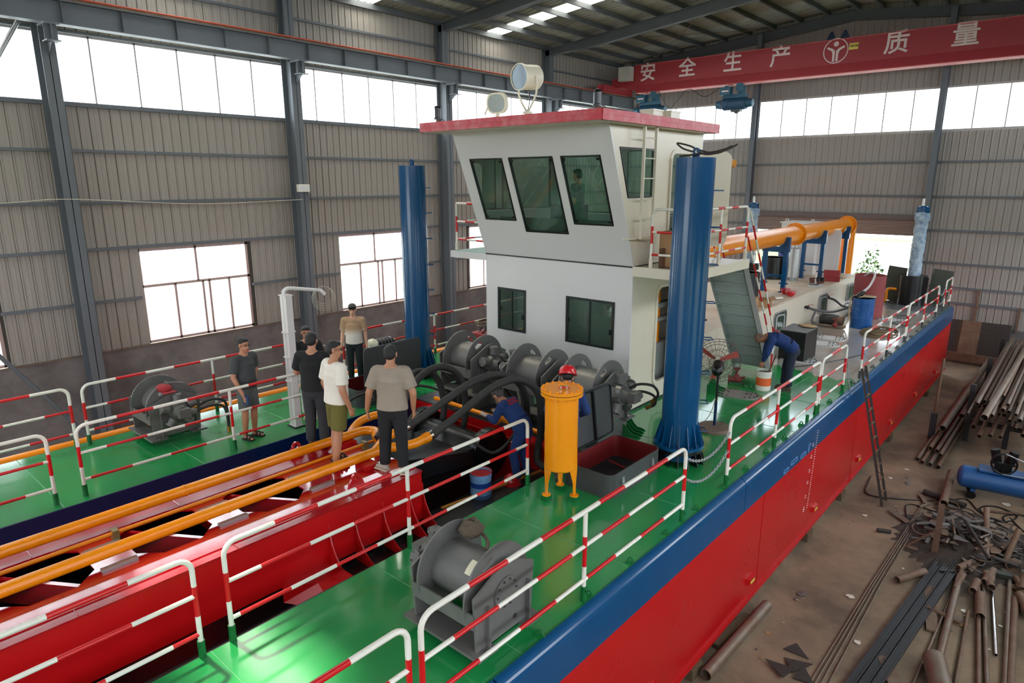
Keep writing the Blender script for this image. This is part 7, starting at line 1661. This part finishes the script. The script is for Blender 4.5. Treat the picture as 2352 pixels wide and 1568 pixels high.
person('man in white T-shirt and olive shorts standing on the red ladder', (-7.39, 4.85, LT_), FACE(.1, 1), 1.74, dict(look=(-.75, -1, -.15), ar=(-.06, .07, .045), kr=(-.056, .03, .285), fr=(-.08, -.1, 0), fl=(.08, -.16, 0)), C_WHT, C_OLV, SND, legs='short', glasses=True, build=1.1)
person('man in grey-beige polo and black trousers seen from behind on the ladder end', (-6.57, 5.15, LT_), FACE(-.6, .8), 1.76, dict(hl=(.055, 0, .51), kl=(.07, -.02, .285), al=(.085, -.03, .045), fl=(.3, -.15, 0), ar=(-.07, .02, .045), el=(.165, .02, .64), wl=(.2, -.02, .49), er=(-.165, .02, .645), wr=(-.15, -.03, .5), look=(0, -1, -.1)), C_GREYP, C_TRB, SHW, collar=True, build=1.1, hair=HAIR)
person('young man in tan-to-white dyed T-shirt near the port rail', (-11.6, 8.15, DZ), FACE(.75, -.66), 1.74, dict(look=(0, -1, -.45), el=(.135, .03, .64), er=(-.135, .03, .64)), two_tone(), C_DKT, SHB, hairstyle='mop', build=.96, skin=SK2)
# workers
def backprint(t, so, J, s):
    c = J['chest'].lerp(J['neck'], .35); d = (J['neck']-J['waist']).normalized(); sh = (J['sl']-J['sr']).normalized(); n = sh.cross(d).normalized()
    if n.y < 0 and abs(n.y) > .1: n = -n
    if n.z < -.2: n = -n
    m = MB(); P = MATS.get('print_red') or mat('print_red', (150, 30, 44), .8)
    for k, (w, o) in enumerate(((.19, .02), (.23, -.035))):
        a = c+n*.142*s+d*o; x = -w/2
        while x < w/2:
            m.bar(a+sh*x, a+sh*(x+.028), .012, .034, up=d); x += .044
    m.build('back_print', P, so, world=False)
person('bald worker in navy overalls bending over the orange and white pail', (-4.42, 13.72, DZ), FACE(-.85, -.45), 1.7, dict(pelvis=(0, .06, .52), waist=(0, .0, .58), chest=(0, -.13, .64), neck=(0, -.235, .665), head=(0, -.31, .63), sl=(.1, -.19, .645), sr=(-.1, -.19, .645), el=(.13, -.24, .48), wl=(.06, -.27, .36), er=(-.13, -.22, .48), wr=(-.1, -.24, .33), gl=(0, -.3, -1), gr=(0, -.1, -1), hl=(.05, .06, .51), hr=(-.05, .06, .51), kl=(.06, .04, .285), kr=(-.06, .02, .285), al=(.06, .05, .045), ar=(-.065, .01, .045), look=(0, -.6, -1)), C_BLU, CL('trousers_stained', (30, 38, 56)), SHN, sleeve='long', hair=mat('hair_cropped', (110, 84, 68), .8), skin=mat('skin_ruddy', (150, 100, 74), .5), extra_top=backprint, build=1.08)
person('grey-haired worker in navy overalls bending to the black hose in the well', (-6.38, 7.5, 2.0), FACE(-.95, -.1), 1.7, dict(pelvis=(0, .04, .53), waist=(0, -.01, .61), chest=(0, -.11, .7), neck=(0, -.19, .76), head=(0, -.25, .8), sl=(.1, -.14, .745), sr=(-.1, -.14, .745), el=(.13, -.2, .6), wl=(.1, -.3, .62), er=(-.13, -.2, .6), wr=(-.09, -.3, .6), gl=(0, -1, .2), gr=(0, -1, .1), hl=(.05, .04, .51), hr=(-.05, .04, .51), kl=(.06, -.03, .285), al=(.06, .02, .045), kr=(-.06, .0, .285), ar=(-.06, .05, .045), look=(0, -1, -.5)), C_BLU, C_BLU, SHN, sleeve='long', hair=HAIRG, extra_top=backprint, gloves=mat('glove_cotton', (170, 162, 150), .9), build=1.05)
person('worker in navy overalls and red helmet half hidden behind the orange filter', (-5.26, 7.2, DZ), FACE(-.55, .83), 1.68, dict(chest=(0, -.03, .735), neck=(0, -.06, .82), head=(0, -.1, .905), sl=(.105, -.05, .795), sr=(-.105, -.05, .795), el=(.16, -.03, .64), wl=(.1, -.14, .56), er=(-.17, -.03, .64), wr=(-.1, -.15, .56), gl=(-.3, -1, -.2), gr=(.3, -1, -.2), look=(0, -1, -.5)), C_BLU, CL('trousers_grey_brown', (74, 66, 62)), SHN, sleeve='long', helmet_=True, extra_top=backprint, build=1.08)
person('man in grey-green shirt standing inside the wheelhouse behind the right window', (-8.0, 11.2, 5.2), FACE(-.9, -.2), 1.74, dict(er=(-.14, -.03, .65), wr=(-.1, -.17, .68), gr=(0, -1, .2)), C_TEAL, C_TRB, SHB, build=1.0)
